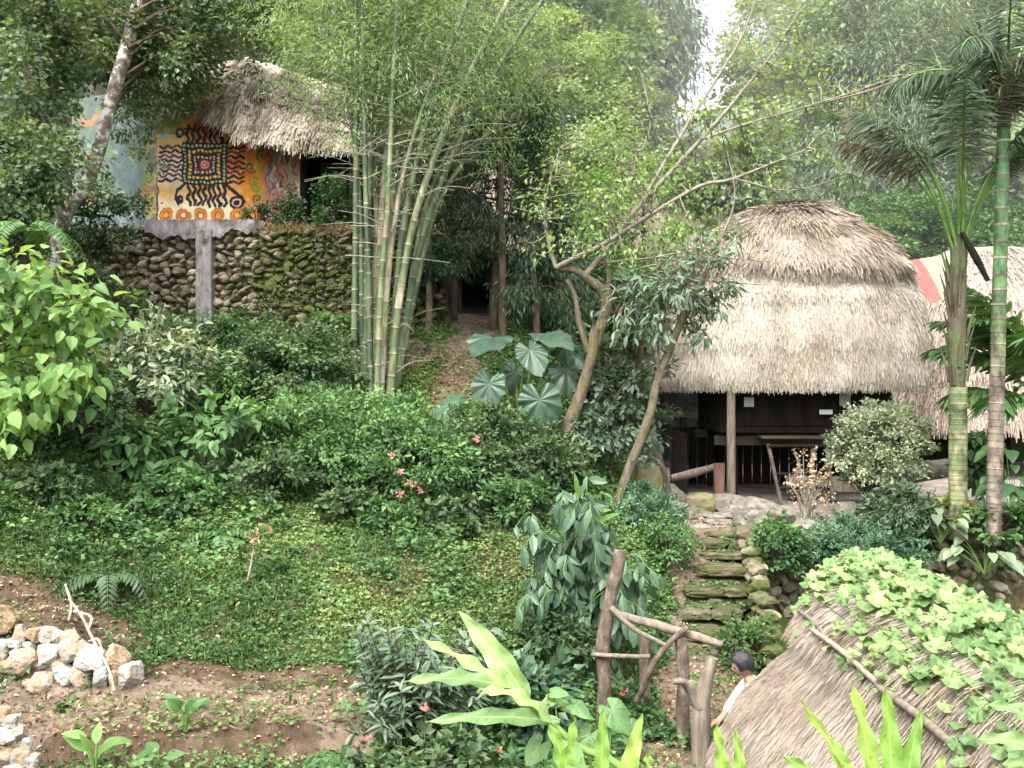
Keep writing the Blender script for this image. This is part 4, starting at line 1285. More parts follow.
# steps
stp = thing('stone_steps', 'worn mossy stone steps climbing from the path to the hut yard', 'steps', (2.5, 11.8, -3.5))
g = np.random.default_rng(121)
step_y = [(531, 15.15, 703, 752), (541, 14.8, 697, 752), (553, 14.5, 694, 750), (568, 14.1, 690, 748), (587, 13.7, 684, 747), (610, 13.2, 676, 742), (632, 12.7, 672, 738), (655, 12.25, 668, 732), (676, 11.8, 664, 728)]
for k, (py, D, pa, pb) in enumerate(step_y):
    a, b = P(pa, py, D), P(pb, py, D)
    m = MB()
    x = a[0]
    while x < b[0] - 0.1:
        wd = min(g.uniform(0.45, 1.1), b[0] - x)
        rock(m, (x + wd / 2, D + 0.17 + g.uniform(-.04, .04), a[2] - 0.06 + g.uniform(-.015, .015)), (wd * 1.06, 0.55, 0.13), g.uniform(-.08, .08), 3, int(g.integers(1e9)), 2, rough=0.09, boxy=0.95)
        x += wd
    for q in range(3 + (k % 2)):
        xx = a[0] + (b[0] - a[0]) * (q + .5) / (3 + (k % 2))
        rock(m, (xx, D + 0.1, a[2] - 0.24), (0.36, 0.4, 0.2), g.uniform(-.2, .2), 3, int(g.integers(1e9)), 6, rough=0.12, boxy=.4)
    m.build('step', M['stone_step'], stp)

# loose stone wall over the low path and the pile in the corner (each block a part of its wall)
def block(px, py, D, wpx, hpx, root, k, rot=0.0):
    c = P(px, py, D)
    s = D / F
    m = MB()
    a = math.radians(rot)
    T = np.array([[math.cos(a), 0, math.sin(a)], [0, 1, 0], [-math.sin(a), 0, math.cos(a)]])
    rock(m, c, (wpx * s * 1.03, (wpx + hpx) / 2 * s * 1.05, hpx * s * 1.03), 0, 4, 300 + k, 10, rough=0.17, boxy=0.2, tint=((k * 37) % 100) / 100, tilt=T)
    m.build('stone', M['stone_pale'], root)
lw = thing('loose_stone_wall', 'low wall of pale angular blocks stacked above the dirt path', 'stone wall', P(70, 697, 9.5))
blocks = [(5, 622, 24, 30, 5), (20, 634, 16, 18, 0), (2, 650, 16, 22, 0), (35, 635, 17, 14, 0), (47, 634, 20, 16, 15), (60, 637, 14, 15, 0), (70, 637, 20, 14, -10), (14, 643, 20, 11, 0),
          (29, 646, 14, 9, 0), (25, 661, 30, 26, 5), (48, 656, 24, 24, 0), (6, 664, 18, 16, 0), (75, 651, 30, 22, 20), (92, 660, 32, 24, 25), (117, 657, 26, 20, 30), (131, 676, 22, 26, 0), (66, 671, 18, 26, -20),
          (83, 679, 17, 30, -28), (101, 681, 16, 30, 10), (116, 683, 14, 28, 0), (45, 686, 28, 26, 20), (8, 688, 16, 24, 0), (25, 683, 18, 12, 0), (145, 694, 18, 12, 0), (129, 695, 16, 9, 0), (20, 697, 20, 7, 0), (60, 693, 12, 10, 0), (-12, 640, 22, 26, 0), (-14, 672, 24, 24, 0), (34, 664, 12, 12, 0), (57, 664, 12, 12, 0), (104, 668, 12, 12, 0), (-10, 694, 22, 14, 0)]
for k, b in enumerate(blocks):
    block(b[0], b[1], 9.62 + 0.0014 * (700 - b[1]) * 2, b[2], b[3], lw, k, b[4])
pile = thing('stone_pile', 'small heap of cream and white stones at the path corner', 'stone pile', P(10, 768, 8.0))
for k, b in enumerate([(2, 714, 14, 14, 0), (10, 722, 16, 14, 0), (6, 737, 24, 20, 0), (20, 733, 14, 16, 0), (27, 744, 14, 16, 0), (5, 755, 18, 20, 0), (22, 757, 20, 18, 0), (-8, 728, 20, 22, 0), (-12, 750, 20, 24, 0), (33, 760, 12, 16, 0), (12, 771, 22, 16, 0), (30, 775, 16, 16, 0), (-8, 774, 22, 18, 0), (-10, 712, 18, 18, 0)]):
    block(b[0], b[1], 8.0 + 0.002 * (768 - b[1]), b[2] * 1.05, b[3] * 1.05, pile, 60 + k, b[4])

# boulders in the yard
def boulder(px, py, D, wpx, hpx, dep, label, k, tint=None, mat='stone_grey', boxy=0.35):
    s = D / F
    z0 = -2.2 if 15.1 < D < 26 else tz1((px - 512) / F * D, D)
    c = P(px, py, D)
    c[2] = z0 + hpx * s * 0.36
    m = MB()
    rock(m, c, (wpx * s * 1.08, dep, hpx * s * 1.12), 0, 4, 500 + k, 9, rough=0.10, boxy=boxy)
    o = m.build('boulder', M[mat], loc=(c[0], c[1], z0))
    tag(o, label, 'boulder')
boulder(763, 514, 15.5, 62, 30, 0.75, 'flat topped grey boulder beside the head of the steps', 1, boxy=0.6)
boulder(735, 496, 17.1, 56, 20, 0.6, 'long low boulder in front of the prop post', 2)
boulder(700, 496, 17.0, 26, 22, 0.4, 'yellowish lichened boulder next to the long low boulder', 3, mat='stone_lichen')
boulder(648, 480, 17.6, 26, 50, 0.4, 'upright mossy standing stone beside the brown tree stump', 4, mat='stone_lichen')
boulder(672, 507, 16.4, 34, 16, 0.5, 'small flat stone by the dark clipped juniper', 5)
boulder(684, 487, 17.6, 26, 14, 0.4, 'rounded pale stone near the fallen branch', 6)
boulder(846, 498, 16.6, 20, 16, 0.3, 'squarish stone at the foot of the clipped bush', 7)
boulder(913, 506, 16.2, 34, 26, 0.5, 'dark rounded stone behind the small golden fern', 8)
boulder(935, 486, 17.3, 20, 14, 0.35, 'brown cobble under the end of the thick log', 9)
boulder(920, 488, 17.6, 22, 12, 0.35, 'long brown stone under the thick log', 10)
boulder(977, 496, 16.9, 26, 16, 0.4, 'pale round stone seen between the two palm trunks', 11)
g = np.random.default_rng(131)
for k in range(16):
    boulder(g.uniform(885, 1030), 0, g.uniform(15.8, 17.8), g.uniform(20, 44), g.uniform(5, 9), g.uniform(.3, .6), 'flat grey paving stone set in the yard earth', 20 + k, boxy=0.3)
    bpy.context.scene.collection.objects[-1]['group'] = 'paving stones around the palms'
for k in range(10):
    boulder(g.uniform(665, 740), 0, g.uniform(15.4, 17.2), g.uniform(14, 34), g.uniform(4, 7), g.uniform(.25, .5), 'thin paving slab trodden into the yard by the steps', 40 + k, boxy=0.3)
    bpy.context.scene.collection.objects[-1]['group'] = 'paving slabs by the steps'

# ---------------------------------------------------------------- near hut roof with its vine poles
nh = thing('near_hut', 'low thatched hut roof overgrown with squash vine beside the path', 'hut', (2.85, 5.9, -4.6))
NC = np.array([2.85, 5.9])
NRIDGE = 1.9
nskirt = [(-1.75, 0.36), (-2.0, 0.52), (-2.3, 0.76), (-2.7, 1.02), (-3.12, 1.21)]
ncap = [(-1.47, 0.05), (-1.49, 0.17), (-1.58, 0.33), (-1.76, 0.48), (-1.97, 0.59)]
m = MB()
thatch(m, nskirt, (*NC, 0), 0, 4.0, 130000, 0.15, 0.0046, 141, fringe=5000, flen=0.15, lift=0.02, eave=0.12, lump=0.03, ridge=NRIDGE, spread=.16)
m.build('roof_skirt', [M['straw_rose'], M['straw_dark']], nh)
m = MB()
thatch(m, ncap, (*NC, 0), 0, 4.0, 42000, 0.16, 0.0048, 143, fringe=6000, flen=0.12, lift=0.04, eave=0.05, lump=0.04, ridge=NRIDGE)
ncp = m.build('roof_cap', [M['straw_rose'], M['straw_dark']], nh)
for sx in (-1, 1):
    for sy in (-1, 1):
        m = MB()
        tube(m, [(NC[0] + sx * .85, NC[1] + sy * 2.6, -4.9), (NC[0] + sx * .85, NC[1] + sy * 2.6, -2.7)], 0.09, 8, 5, bump=.1)
        m.build('post', M['wood_dark'], nh)
m = MB()
box(m, (NC[0], NC[1], -3.7), (1.6, 5.1, 1.7), 0, bev=0.02)
m.build('wall', M['wood_dark'], nh)
for a, b, r_, mt in ((np.array([2.29, 7.5, -1.90]), np.array([2.29, 6.15, -1.90]), .02, 'wood_light'), (np.array([2.28, 6.1, -1.91]), np.array([2.29, 4.9, -1.91]), .026, 'wood_grey'), (np.array([2.33, 8.0, -1.87]), np.array([2.31, 7.2, -1.88]), .016, 'wood_grey')):
    m = MB()
    a, b = a + [-.03, 0, .05], b + [-.03, 0, .05]
    tube(m, [a, (a + b) / 2 + [0, 0, 0.02], b], r_, 8, 9, bump=.15, seed=3)
    m.build('roof_pole', M[mt], ncp)

# person crouching behind the roof corner
def skin_body(verts, edges, root_i, sub=2):
    """one continuous surface grown round a skeleton: verts = [(xyz, radius)]"""
    me = bpy.data.meshes.new('body')
    me.from_pydata([tuple(float(c) for c in v[0]) for v in verts], edges, [])
    o = bpy.data.objects.new('body', me)
    COL.objects.link(o)
    md = o.modifiers.new('skin', 'SKIN')
    md.use_smooth_shade = True
    for i, v in enumerate(verts):
        me.skin_vertices[0].data[i].radius = (v[1], v[1])
        me.skin_vertices[0].data[i].use_root = (i == root_i)
    sb = o.modifiers.new('sub', 'SUBSURF')
    sb.levels = sub
    sb.render_levels = sub
    dg = bpy.context.evaluated_depsgraph_get()
    ev = o.evaluated_get(dg)
    mesh = bpy.data.meshes.new_from_object(ev)
    v = np.array([q.co[:] for q in mesh.vertices])
    f = [list(p.vertices) for p in mesh.polygons]
    bpy.data.objects.remove(o)
    return v, f
def add_poly(mb, v, fs):
    byk = {}
    for q in fs:
        byk.setdefault(len(q), []).append(q)
    for k, q in byk.items():
        mb.add(v, q, .5, 0, True)
pb = np.array([2.45, 9.42, -3.60])
pe = thing('person', 'person with black hair and white shirt crouching by the vine covered roof', 'person', pb)
L_ = lambda x, y, z: pb + np.array([x, y, z])
SK = [(L_(0, 0, .40), .13), (L_(-.07, 0, .56), .125), (L_(-.15, 0, .72), .13), (L_(-.20, 0, .80), .06), (L_(-.235, 0, .86), .05)]
ED = [(0, 1), (1, 2), (2, 3), (3, 4)]
def chain(start, pts):
    a = start
    for p, r_ in pts:
        SK.append((L_(*p), r_))
        ED.append((a, len(SK) - 1))
        a = len(SK) - 1
    return a
for s in (-1, 1):
    h = chain(2, [((-.15, s * .18, .73), .065), ((-.29, s * .21, .56), .045), ((-.42, s * .13, .42), .036), ((-.47, s * .10, .38), .026)])
    for q in range(4):
        chain(h, [((-.50, s * (.08 + q * .016), .37 + .004 * q), .010), ((-.54 - .006 * (q in (1, 2)), s * (.078 + q * .017), .345), .0085), ((-.548, s * (.078 + q * .017), .318), .007)])
    chain(h, [((-.475, s * .075, .365), .010), ((-.505, s * .06, .345), .0085)])
    k = chain(0, [((-.06, s * .10, .38), .10), ((-.40, s * .16, .42), .075), ((-.30, s * .15, .10), .05), ((-.31, s * .15, .045), .04), ((-.45, s * .16, .03), .032)])
bv, bf = skin_body(SK, ED, 0)
m = MB()
add_poly(m, bv, bf)
# head with nose, brow and chin shaped out of a ball, facing the path and tilted down
hd, hf = ICO[4]
hv = hd * np.array([.098, .078, .118])
fx = -hd[:, 0]
hv[:, 0] -= .022 * np.exp(-((hd[:, 1] / .16) ** 2 + ((hd[:, 2] + .10) / .22) ** 2)) * (fx > 0)
hv[:, 0] += .010 * (np.exp(-(((np.abs(hd[:, 1]) - .36) / .16) ** 2 + ((hd[:, 2] - .06) / .13) ** 2))) * (fx > 0)
hv[:, 0] -= .008 * np.exp(-((hd[:, 1] / .25) ** 2 + ((hd[:, 2] + .52) / .08) ** 2)) * (fx > 0)
hv[:, 1] *= 1 - .22 * np.clip(-hd[:, 2], 0, 1)
ca, sa = math.cos(-.45), math.sin(-.45)
RT = np.array([[ca, 0, sa], [0, 1, 0], [-sa, 0, ca]])
hc = L_(-.27, 0, .95)
m.add(hv @ RT.T + hc, hf, .5, 0, True)
for s in (-1, 1):
    ev_, ef_ = ICO[2]
    m.add((ev_ * [.02, .010, .030] + [.01, s * .078, -.005]) @ RT.T + hc, ef_, .5, 0, True)
body = m.build('body', M['skin'], pe)
m = MB()
sel = (hd[:, 0] > -.25 + .9 * np.clip(.35 - hd[:, 2], 0, 2) * .6) | (hd[:, 2] > .45) | (np.abs(hd[:, 1]) > .55) & (hd[:, 2] > -.30) & (hd[:, 0] > -.62)
hv2 = hd * np.array([.112, .094, .130]) * (1 + .16 * (fbm(hd * np.array([9, 9, 2.5]), 3, 3) - .5)[:, None])
keep = sel[hf].all(1)
m.add(hv2 @ RT.T + hc, hf[keep], .5, 0, True)
m.build('hair', M['hair'], pe)
m = MB()
for s in (-1, 1):
    ev_, ef_ = ICO[2]
    m.add((ev_ * [.010, .013, .010] + [-.084, s * .030, .008]) @ RT.T + hc, ef_, .5, 0, True)
m.build('eyes', M['hair'], pe)
cl = [(L_(.0, 0, .42), .15), (L_(-.07, 0, .56), .142), (L_(-.15, 0, .72), .145), (L_(-.19, 0, .785), .075)]
ce = [(0, 1), (1, 2), (2, 3)]
for s in (-1, 1):
    cl += [(L_(-.15, s * .18, .73), .082), (L_(-.235, s * .198, .635), .068), (L_(-.295, s * .205, .55), .060), (L_(-.405, s * .14, .435), .048)]
    ce += [(2, len(cl) - 4), (len(cl) - 4, len(cl) - 3), (len(cl) - 3, len(cl) - 2), (len(cl) - 2, len(cl) - 1)]
v, f = skin_body(cl, ce, 0)
m = MB()
add_poly(m, v, f)
m.build('shirt', M['shirt'], pe)
cl = [(L_(0, 0, .38), .145)]
ce = []
for s in (-1, 1):
    cl += [(L_(-.06, s * .10, .38), .115), (L_(-.40, s * .16, .42), .088), (L_(-.305, s * .15, .12), .062)]
    n_ = len(cl)
    ce += [(0, n_ - 3), (n_ - 3, n_ - 2), (n_ - 2, n_ - 1)]
v, f = skin_body(cl, ce, 0)
m = MB()
add_poly(m, v, f)
m.build('trousers', M['trousers'], pe)
m = MB()
rock(m, (2.48, 9.42, -3.50), (0.5, 0.5, 0.34), 0.2, 4, 75, 8, rough=.12, boxy=.4)
tag(m.build('boulder', M['stone_grey'], loc=(2.48, 9.42, -3.65)), 'low grey stone under the crouching person by the roof', 'boulder')

# ---------------------------------------------------------------- rustic fence
fe = thing('rustic_fence', 'rustic fence of rough branches and stumps beside the path foot', 'fence', P(640, 715, 10.3))
D = 10.2
def fpart(name, pts, rad, seed, mat='wood_brown', n=10, parent=None):
    m = MB()
    tube(m, [P(*q) for q in pts], np.array(rad) * .72, 14, len(pts) * 10, bump=0.34, seed=seed, wig=0.09)
    return m.build(name, M[mat], parent or fe)
gz = lambda px, D: (384 - tz1((px - 512) / F * D, D) / D * F)
fpart('post', [(603, gz(603, D) + 8, D), (604, 660, D), (606, 630, D), (610, 600, D), (621, 552, D)], [.105, .10, .10, .095, .09], 1)
fpart('post', [(681, gz(681, 10.0) + 8, 10.0), (681, 690, 10.0), (682, 636, 10.0)], [.09, .085, .08], 2)
fpart('post', [(645, gz(645, 10.7) + 8, 10.7), (646, 690, 10.7), (644, 634, 10.7)], [.085, .08, .075], 3)
fkp = fpart('forked_post', [(701, gz(701, 9.5) + 12, 9.5), (700, 720, 9.5), (704, 690, 9.5), (712, 658, 9.5)], [.12, .13, .10, .075], 4, 'wood_grey')
fpart('fork', [(698, 708, 9.5), (690, 690, 9.5), (682, 682, 9.45), (671, 682, 9.4)], [.09, .08, .05, .035], 5, 'wood_grey', parent=fkp)
fpart('rail', [(613, 612, 10.2), (650, 622, 10.1), (690, 634, 10.0), (722, 645, 9.9)], [.055, .062, .06, .05], 6, 'wood_grey')
fpart('rail', [(613, 608, 10.1), (632, 628, 10.0), (655, 640, 10.0), (664, 645, 9.95)], [.04, .035, .03, .028], 7, 'wood_grey')
fpart('rail', [(590, 654, 10.15), (615, 656, 10.1), (650, 658, 10.05)], [.035, .035, .03], 8, 'wood_grey')
fpart('brace', [(688, 628, 9.95), (664, 650, 9.95), (648, 672, 10.0), (636, 700, 10.2)], [.038, .04, .045, .045], 9)
fpart('rail', [(668, 680, 9.9), (690, 683, 9.6), (710, 684, 9.6)], [.025, .03, .022], 10, 'wood_grey')
# ---------------------------------------------------------------- forest behind: a few kinds, copied with their parts
def make_tree(kind, label, height, cr, mat, bark, nclump, per, leaf, tpl=KITEW, droop=0.3, clump_r=0.7, flat=0.6, zc=0.66, ch=0.42, lump=0.35, hollow=0.35):
    t = thing('forest_tree', label, 'tree', (0, 0, 0))
    m = MB()
    h = height
    lean = rng.normal(size=2) * 0.05 * h
    tube(m, [(0, 0, -1.5), (lean[0] * .2, lean[1] * .2, h * .3), (lean[0] * .6, lean[1] * .6, h * .62), (lean[0], lean[1], h * .93)], [0.035 * h * .6, .026 * h * .6, .018 * h * .6, 0.02], 8, 14, bump=.1, wig=.3, seed=int(rng.integers(99)))
    c = np.array([lean[0] * .6, lean[1] * .6, h * zc])
    cc = crown_points(c, (cr, cr, h * ch), nclump, hollow, lump=lump, seed=int(rng.integers(99)))
    for q in cc[::2]:
        z0 = np.clip(q[2] - rng.uniform(0.5, 2.2), h * .2, h * .85)
        f = z0 / h
        a = np.array([lean[0] * f, lean[1] * f, z0])
        tube(m, [a, (a + q) / 2 + [0, 0, 0.2], q], [0.05, 0.035, 0.012], 5, 7, wig=.2, seed=int(rng.integers(99)), cap=False)
    m.build('trunk', M[bark], t)
    m = MB()
    crown(m, c, None, 0, per, leaf, tpl, clump_r, droop=droop, flat=flat, pts=cc)
    m.build('crown', M[mat], t)
    return t
KINDS = [
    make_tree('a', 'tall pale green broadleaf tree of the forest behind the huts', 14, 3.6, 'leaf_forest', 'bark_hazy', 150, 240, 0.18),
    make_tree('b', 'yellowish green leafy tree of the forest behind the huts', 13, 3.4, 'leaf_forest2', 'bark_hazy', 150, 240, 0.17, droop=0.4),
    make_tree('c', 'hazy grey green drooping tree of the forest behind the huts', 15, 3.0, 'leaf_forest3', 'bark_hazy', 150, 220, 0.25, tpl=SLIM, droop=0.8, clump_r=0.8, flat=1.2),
    make_tree('d', 'mid green shaded tree of the forest behind the huts', 12, 3.6, 'leaf_mid', 'bark_brown', 150, 220, 0.17),
]
KLAB = [k['label'] for k in KINDS]
KGRP = ['pale broadleaf forest trees', 'yellowish forest trees', 'grey green forest trees', 'mid green forest trees']
used = [False] * 4
def forest(px, D, k, s=1.0, dz=0.0):
    g = ground_at(px, D)
    g[2] += dz
    if not used[k]:
        used[k] = True
        o = KINDS[k]
        o.location = g
        o.scale = (s, s, s)
        o.rotation_euler = (0, 0, rng.uniform(0, 6))
        o['group'] = KGRP[k]
    else:
        o = dup(KINDS[k], g, rng.uniform(0, 6.28), s, None, KGRP[k])
    return o
for px, D, k, s in [(-60, 27, 3, 1.0), (60, 26, 3, .9), (150, 31, 0, .95), (235, 28, 1, .8), (310, 30, 0, 0.9), (395, 32, 1, 1.0), (460, 29, 2, .9), (545, 31, 0, 1.0), (575, 27, 1, .62),
                    (-20, 38, 1, 1.1), (90, 40, 0, 1.2), (200, 42, 1, 1.1), (300, 41, 0, 1.2), (390, 43, 1, 1.2), (500, 40, 1, 1.15), (545, 44, 2, 1.05),
                    (850, 33, 0, 1.0), (860, 31, 2, .95), (930, 35, 1, 1.1), (1010, 33, 2, 1.0), (1080, 30, 0, 1.0), (812, 38, 2, .9), (885, 41, 1, 1.2), (900, 44, 0, 1.3), (985, 43, 1, 1.2), (1060, 40, 0, 1.2),
                    (865, 47, 0, 1.3), (705, 32, 0, .5), (655, 31, 1, .46), (590, 36, 0, .7), (735, 40, 2, .45), (690, 44, 1, .5), (660, 40, 0, .42), (835, 27, 3, .55), (900, 28.5, 3, .6), (775, 28.5, 2, .55),
                    (960, 50, 0, 1.4), (850, 52, 1, 1.4), (120, 52, 1, 1.3), (350, 54, 0, 1.3), (250, 52, 2, 1.2), (450, 53, 0, 1.2), (1010, 27.5, 3, .6), (540, 54, 2, 1.15)]:
    forest(px, D, k, s)
for q in range(4):
    assert used[q]

# far wooded hills: one uncountable mass beyond the trees
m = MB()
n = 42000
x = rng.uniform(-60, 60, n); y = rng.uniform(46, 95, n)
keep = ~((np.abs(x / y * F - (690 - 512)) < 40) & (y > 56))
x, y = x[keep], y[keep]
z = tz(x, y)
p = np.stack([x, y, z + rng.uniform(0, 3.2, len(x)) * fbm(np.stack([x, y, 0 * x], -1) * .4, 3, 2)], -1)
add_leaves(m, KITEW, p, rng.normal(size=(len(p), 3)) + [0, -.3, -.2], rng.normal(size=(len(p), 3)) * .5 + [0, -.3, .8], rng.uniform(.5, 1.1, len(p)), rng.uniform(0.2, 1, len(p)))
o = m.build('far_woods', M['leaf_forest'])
struct(o, 'stuff')

# hanging-leaf tall trees against the bright sky
def eucalypt(px, D, height, seed, label, crown_px):
    g0 = ground_at(px, D)
    t = thing('eucalyptus_tree', label, 'tree', g0)
    m = MB()
    tube(m, [g0 - [0, 0, .5], g0 + [0.1, 0, height * .4], g0 + [-.1, 0, height * .75], g0 + [0.1, 0, height]], [.26, .2, .14, .04], 9, 18, bump=.08, wig=.3, seed=seed)
    pts = []
    for (cx, cy, w_, h_) in crown_px:
        c = P(cx, cy, D)
        for k in range(int(w_ * h_ / 90)):
            q = c + np.array([rng.normal() * w_ / F * D * .33, rng.normal() * w_ / F * D * .33, rng.normal() * h_ / F * D * .3])
            pts.append(q)
            a = np.array([g0[0], g0[1], q[2] - rng.uniform(.2, 1.5)])
            tube(m, [a, (a + q) / 2 + [0, 0, .3], q], [.05, .03, .012], 5, 7, wig=.2, seed=seed + k, cap=False)
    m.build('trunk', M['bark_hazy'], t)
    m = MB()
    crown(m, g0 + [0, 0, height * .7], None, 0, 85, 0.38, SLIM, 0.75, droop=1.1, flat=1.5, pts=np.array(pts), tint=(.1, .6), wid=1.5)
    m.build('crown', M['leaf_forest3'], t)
eucalypt(650, 40, 21, 3, 'tall hanging leaved tree standing dark against the bright sky', [(640, 20, 60, 60), (648, 65, 50, 60), (640, 110, 40, 50), (668, 30, 30, 50), (645, -30, 80, 50)])
eucalypt(604, 44, 20, 5, 'slender tall tree with thin crown beside the bright sky gap', [(600, 30, 50, 70), (610, 90, 40, 60), (590, -20, 60, 50), (604, 140, 40, 60)])

# ---------------------------------------------------------------- trees on the house side
# leaning tree with white blotched bark
tr = thing('leaning_tree', 'leaning tree with white blotched bark and dark leafy boughs over the painted house', 'tree', ground_at(45, 18.2))
b0 = np.array(tr['_base'])
m = MB()
tube(m, [b0 - [0, 0, .3], P(60, 225, 18.3), P(84, 190, 18.4), P(108, 110, 18.6), P(140, 0, 19), P(158, -70, 19.3)], [.15, .13, .125, .125, .13, .11], 12, 34, bump=.07, seed=2, wig=.1)
boughs = [(150, 40, 19.6), (190, 25, 19.4), (170, 62, 19.8), (215, 45, 20), (190, 0, 19.4), (60, 40, 18.8), (85, 15, 19), (235, 20, 20), (160, -20, 19.5), (135, 85, 20), (110, 60, 19.8), (180, 48, 19.2), (220, -15, 19.5), (110, -25, 19.4), (50, -10, 18.8), (255, -5, 20)]
m.build('trunk', M['bark_white'], tr)
m = MB()
pts = []
for k, q in enumerate(boughs):
    e = P(*q)
    a = P(108 + (110 - q[1]) * .29 * .8, min(q[1] + 30, 150), 18.7)
    tube(m, [a, (a + e) / 2 + [0, 0, .15], e], [.035, .022, .008], 6, 10, wig=.25, seed=k, cap=False)
    for j in range(7):
        pts.append(e + rng.normal(size=3) * [.42, .5, .32])
m.build('boughs', M['bark_brown'], tr)
m = MB()
crown(m, P(150, 60, 19.2), None, 0, 150, 0.10, KITEW, 0.36, droop=.45, pts=np.array(pts), tint=(.15, .8), flat=.8)
# trailing boughs hanging in front of the wall
hp = []
for cx, y0, y1 in ((128, 80, 140), (150, 75, 120), (200, 66, 92), (148, 110, 175), (118, 70, 125), (172, 80, 108)):
    for q in np.linspace(y0, y1, 9):
        hp.append(P(cx + rng.normal() * 5, q, 19.3) + rng.normal(size=3) * .08)
crown(m, P(140, 80, 19.3), None, 0, 45, 0.085, KITE, 0.2, droop=.8, pts=np.array(hp), tint=(.1, .6))
m.build('crown', M['leaf_left'], tr)

def px_tree(name, label, cat, base, trunk_pts, trad, clumps, D0, mat, bark, per, leaf, tpl=KITE, spread=.4, cr=.35, droop=.4, tint=(.15, .75), each=6, flat=.7, twigs=True, wid=1.0, upright=0, nb=9):
    """tree whose crown is a set of leafy clumps at surveyed places"""
    t = thing(name, label, cat, base)
    m = MB()
    if trunk_pts is not None:
        tube(m, trunk_pts, trad, nb, None, bump=.12, wig=.06, seed=int(rng.integers(99)))
    tp = np.asarray(trunk_pts if trunk_pts is not None else [base, base])
    pts = []
    for q in clumps:
        e = np.asarray(q, float)
        dd = np.linalg.norm(tp - e, axis=1) + 0.6 * np.maximum(0, tp[:, 2] - e[2])
        a = tp[int(np.argmin(dd))]
        if twigs:
            tube(m, [a, (a + e) / 2 + [0, 0, .1], e], [.04, .028, .008], 5, 9, wig=.2, seed=int(rng.integers(99)), cap=False)
        for j in range(each):
            pts.append(e + rng.normal(size=3) * spread * [1, 1, .8])
    m.build('trunk', M[bark], t)
    m = MB()
    crown(m, np.mean(clumps, axis=0), None, 0, per, leaf, tpl, cr, droop=droop, pts=np.array(pts), tint=tint, flat=flat, wid=wid, upright=upright)
    m.build('crown', M[mat], t)
    return t
px_tree('mossy_tree', 'dark bushy tree with tangled mossy twigs left of the leaning white trunk'.replace('left of', 'beside'), 'tree', ground_at(10, 17), [ground_at(10, 17) - [0, 0, .3], P(15, 200, 17), P(30, 120, 17), P(25, 20, 17)], [.2, .15, .12, .06],
        [P(x, y, 17 + rng.uniform(-.8, .6)) for x, y in ((10, 30), (45, 60), (20, 90), (60, 20), (62, 85), (30, 130), (-10, 60), (50, 125), (10, 160), (-15, 120), (70, 45), (60, 0), (20, -10), (40, 165))], 17, 'leaf_left', 'bark_mossy', 85, .10, KITEW, .38, .33)
px_tree('broadleaf_shrub', 'bright mid green bushy shrub below the mossy tangled tree', 'shrub', ground_at(20, 15.5), [ground_at(20, 15.5) - [0, 0, .2], P(25, 240, 15.5), P(30, 190, 15.5)], [.06, .05, .03],
        [P(x, y, 15.6 + rng.uniform(-.4, .4)) for x, y in ((10, 165), (35, 155), (48, 180), (25, 200), (45, 210), (5, 220), (30, 135), (50, 150), (-10, 190), (15, 245))], 15.5, 'leaf_left', 'stem_dark', 90, .09, KITEW, .25, .25)
px_tree('dark_shrub', 'dark trailing shrub growing over the stone wall at its far end', 'shrub', ground_at(85, 18.7), [ground_at(85, 18.7) - [0, 0, .2], P(88, 250, 18.7), P(92, 215, 18.8)], [.05, .04, .02],
        [P(x, y, 18.7 + rng.uniform(-.3, .3)) for x, y in ((75, 215), (100, 205), (90, 235), (70, 245), (115, 225), (85, 265), (105, 250), (60, 225), (125, 205), (95, 285))], 18.7, 'leaf_dark', 'stem_dark', 90, .085, KITE, .2, .2)
# hanging ferns under it
def fronds(name, label, base, n, L, mat, droop=1.0, nl=26, ll=.1, seed=0, up=.8, cat='fern', az=None, group=None, w=0.9, spread=1.0):
    """rosette of pinnate fronds"""
    t = thing(name, label, cat, base, group)
    b = np.asarray(base, float)
    g = np.random.default_rng(seed)
    for k in range(n):
        a = (2 * np.pi * k / n + g.uniform(-.3, .3)) if az is None else az[k % len(az)] + g.uniform(-.25, .25)
        l = L * g.uniform(.75, 1.15)
        d = np.array([math.cos(a) * spread, math.sin(a) * spread, 0])
        pts = [b, b + d * l * .3 + [0, 0, up * l * .45], b + d * l * .7 + [0, 0, up * l * .5 - droop * l * .12], b + d * l + [0, 0, up * l * .25 - droop * l * .35]]
        m = MB()
        c, _ = tube(m, pts, [.008, .003], 4, nl, cap=False)
        T = unit(np.gradient(c, axis=0))
        side = unit(np.cross(T, [0, 0, 1.0]))
        s = np.arange(2, nl)
        env = np.sin(np.pi * np.clip((s / nl) * .92 + .08, 0, 1)) ** .7
        for sg in (-1, 1):
            add_leaves(m, LANCE, c[s], side[s] * sg * w + T[s] * .45 + [0, 0, -.15], np.cross(side[s], T[s]) + g.normal(size=(len(s), 3)) * .15, ll * env * g.uniform(.85, 1.1, len(s)), np.clip(.5 + g.normal(size=len(s)) * .2, 0, 1), 0, 1.1)
        m.build('frond', M[mat], t)
    return t
fronds('hanging_fern', 'drooping fern with narrow hanging fronds under the bushy shrub', P(28, 232, 14.6), 9, 1.0, 'leaf_mid', 1.6, 22, .16, 3, .25)

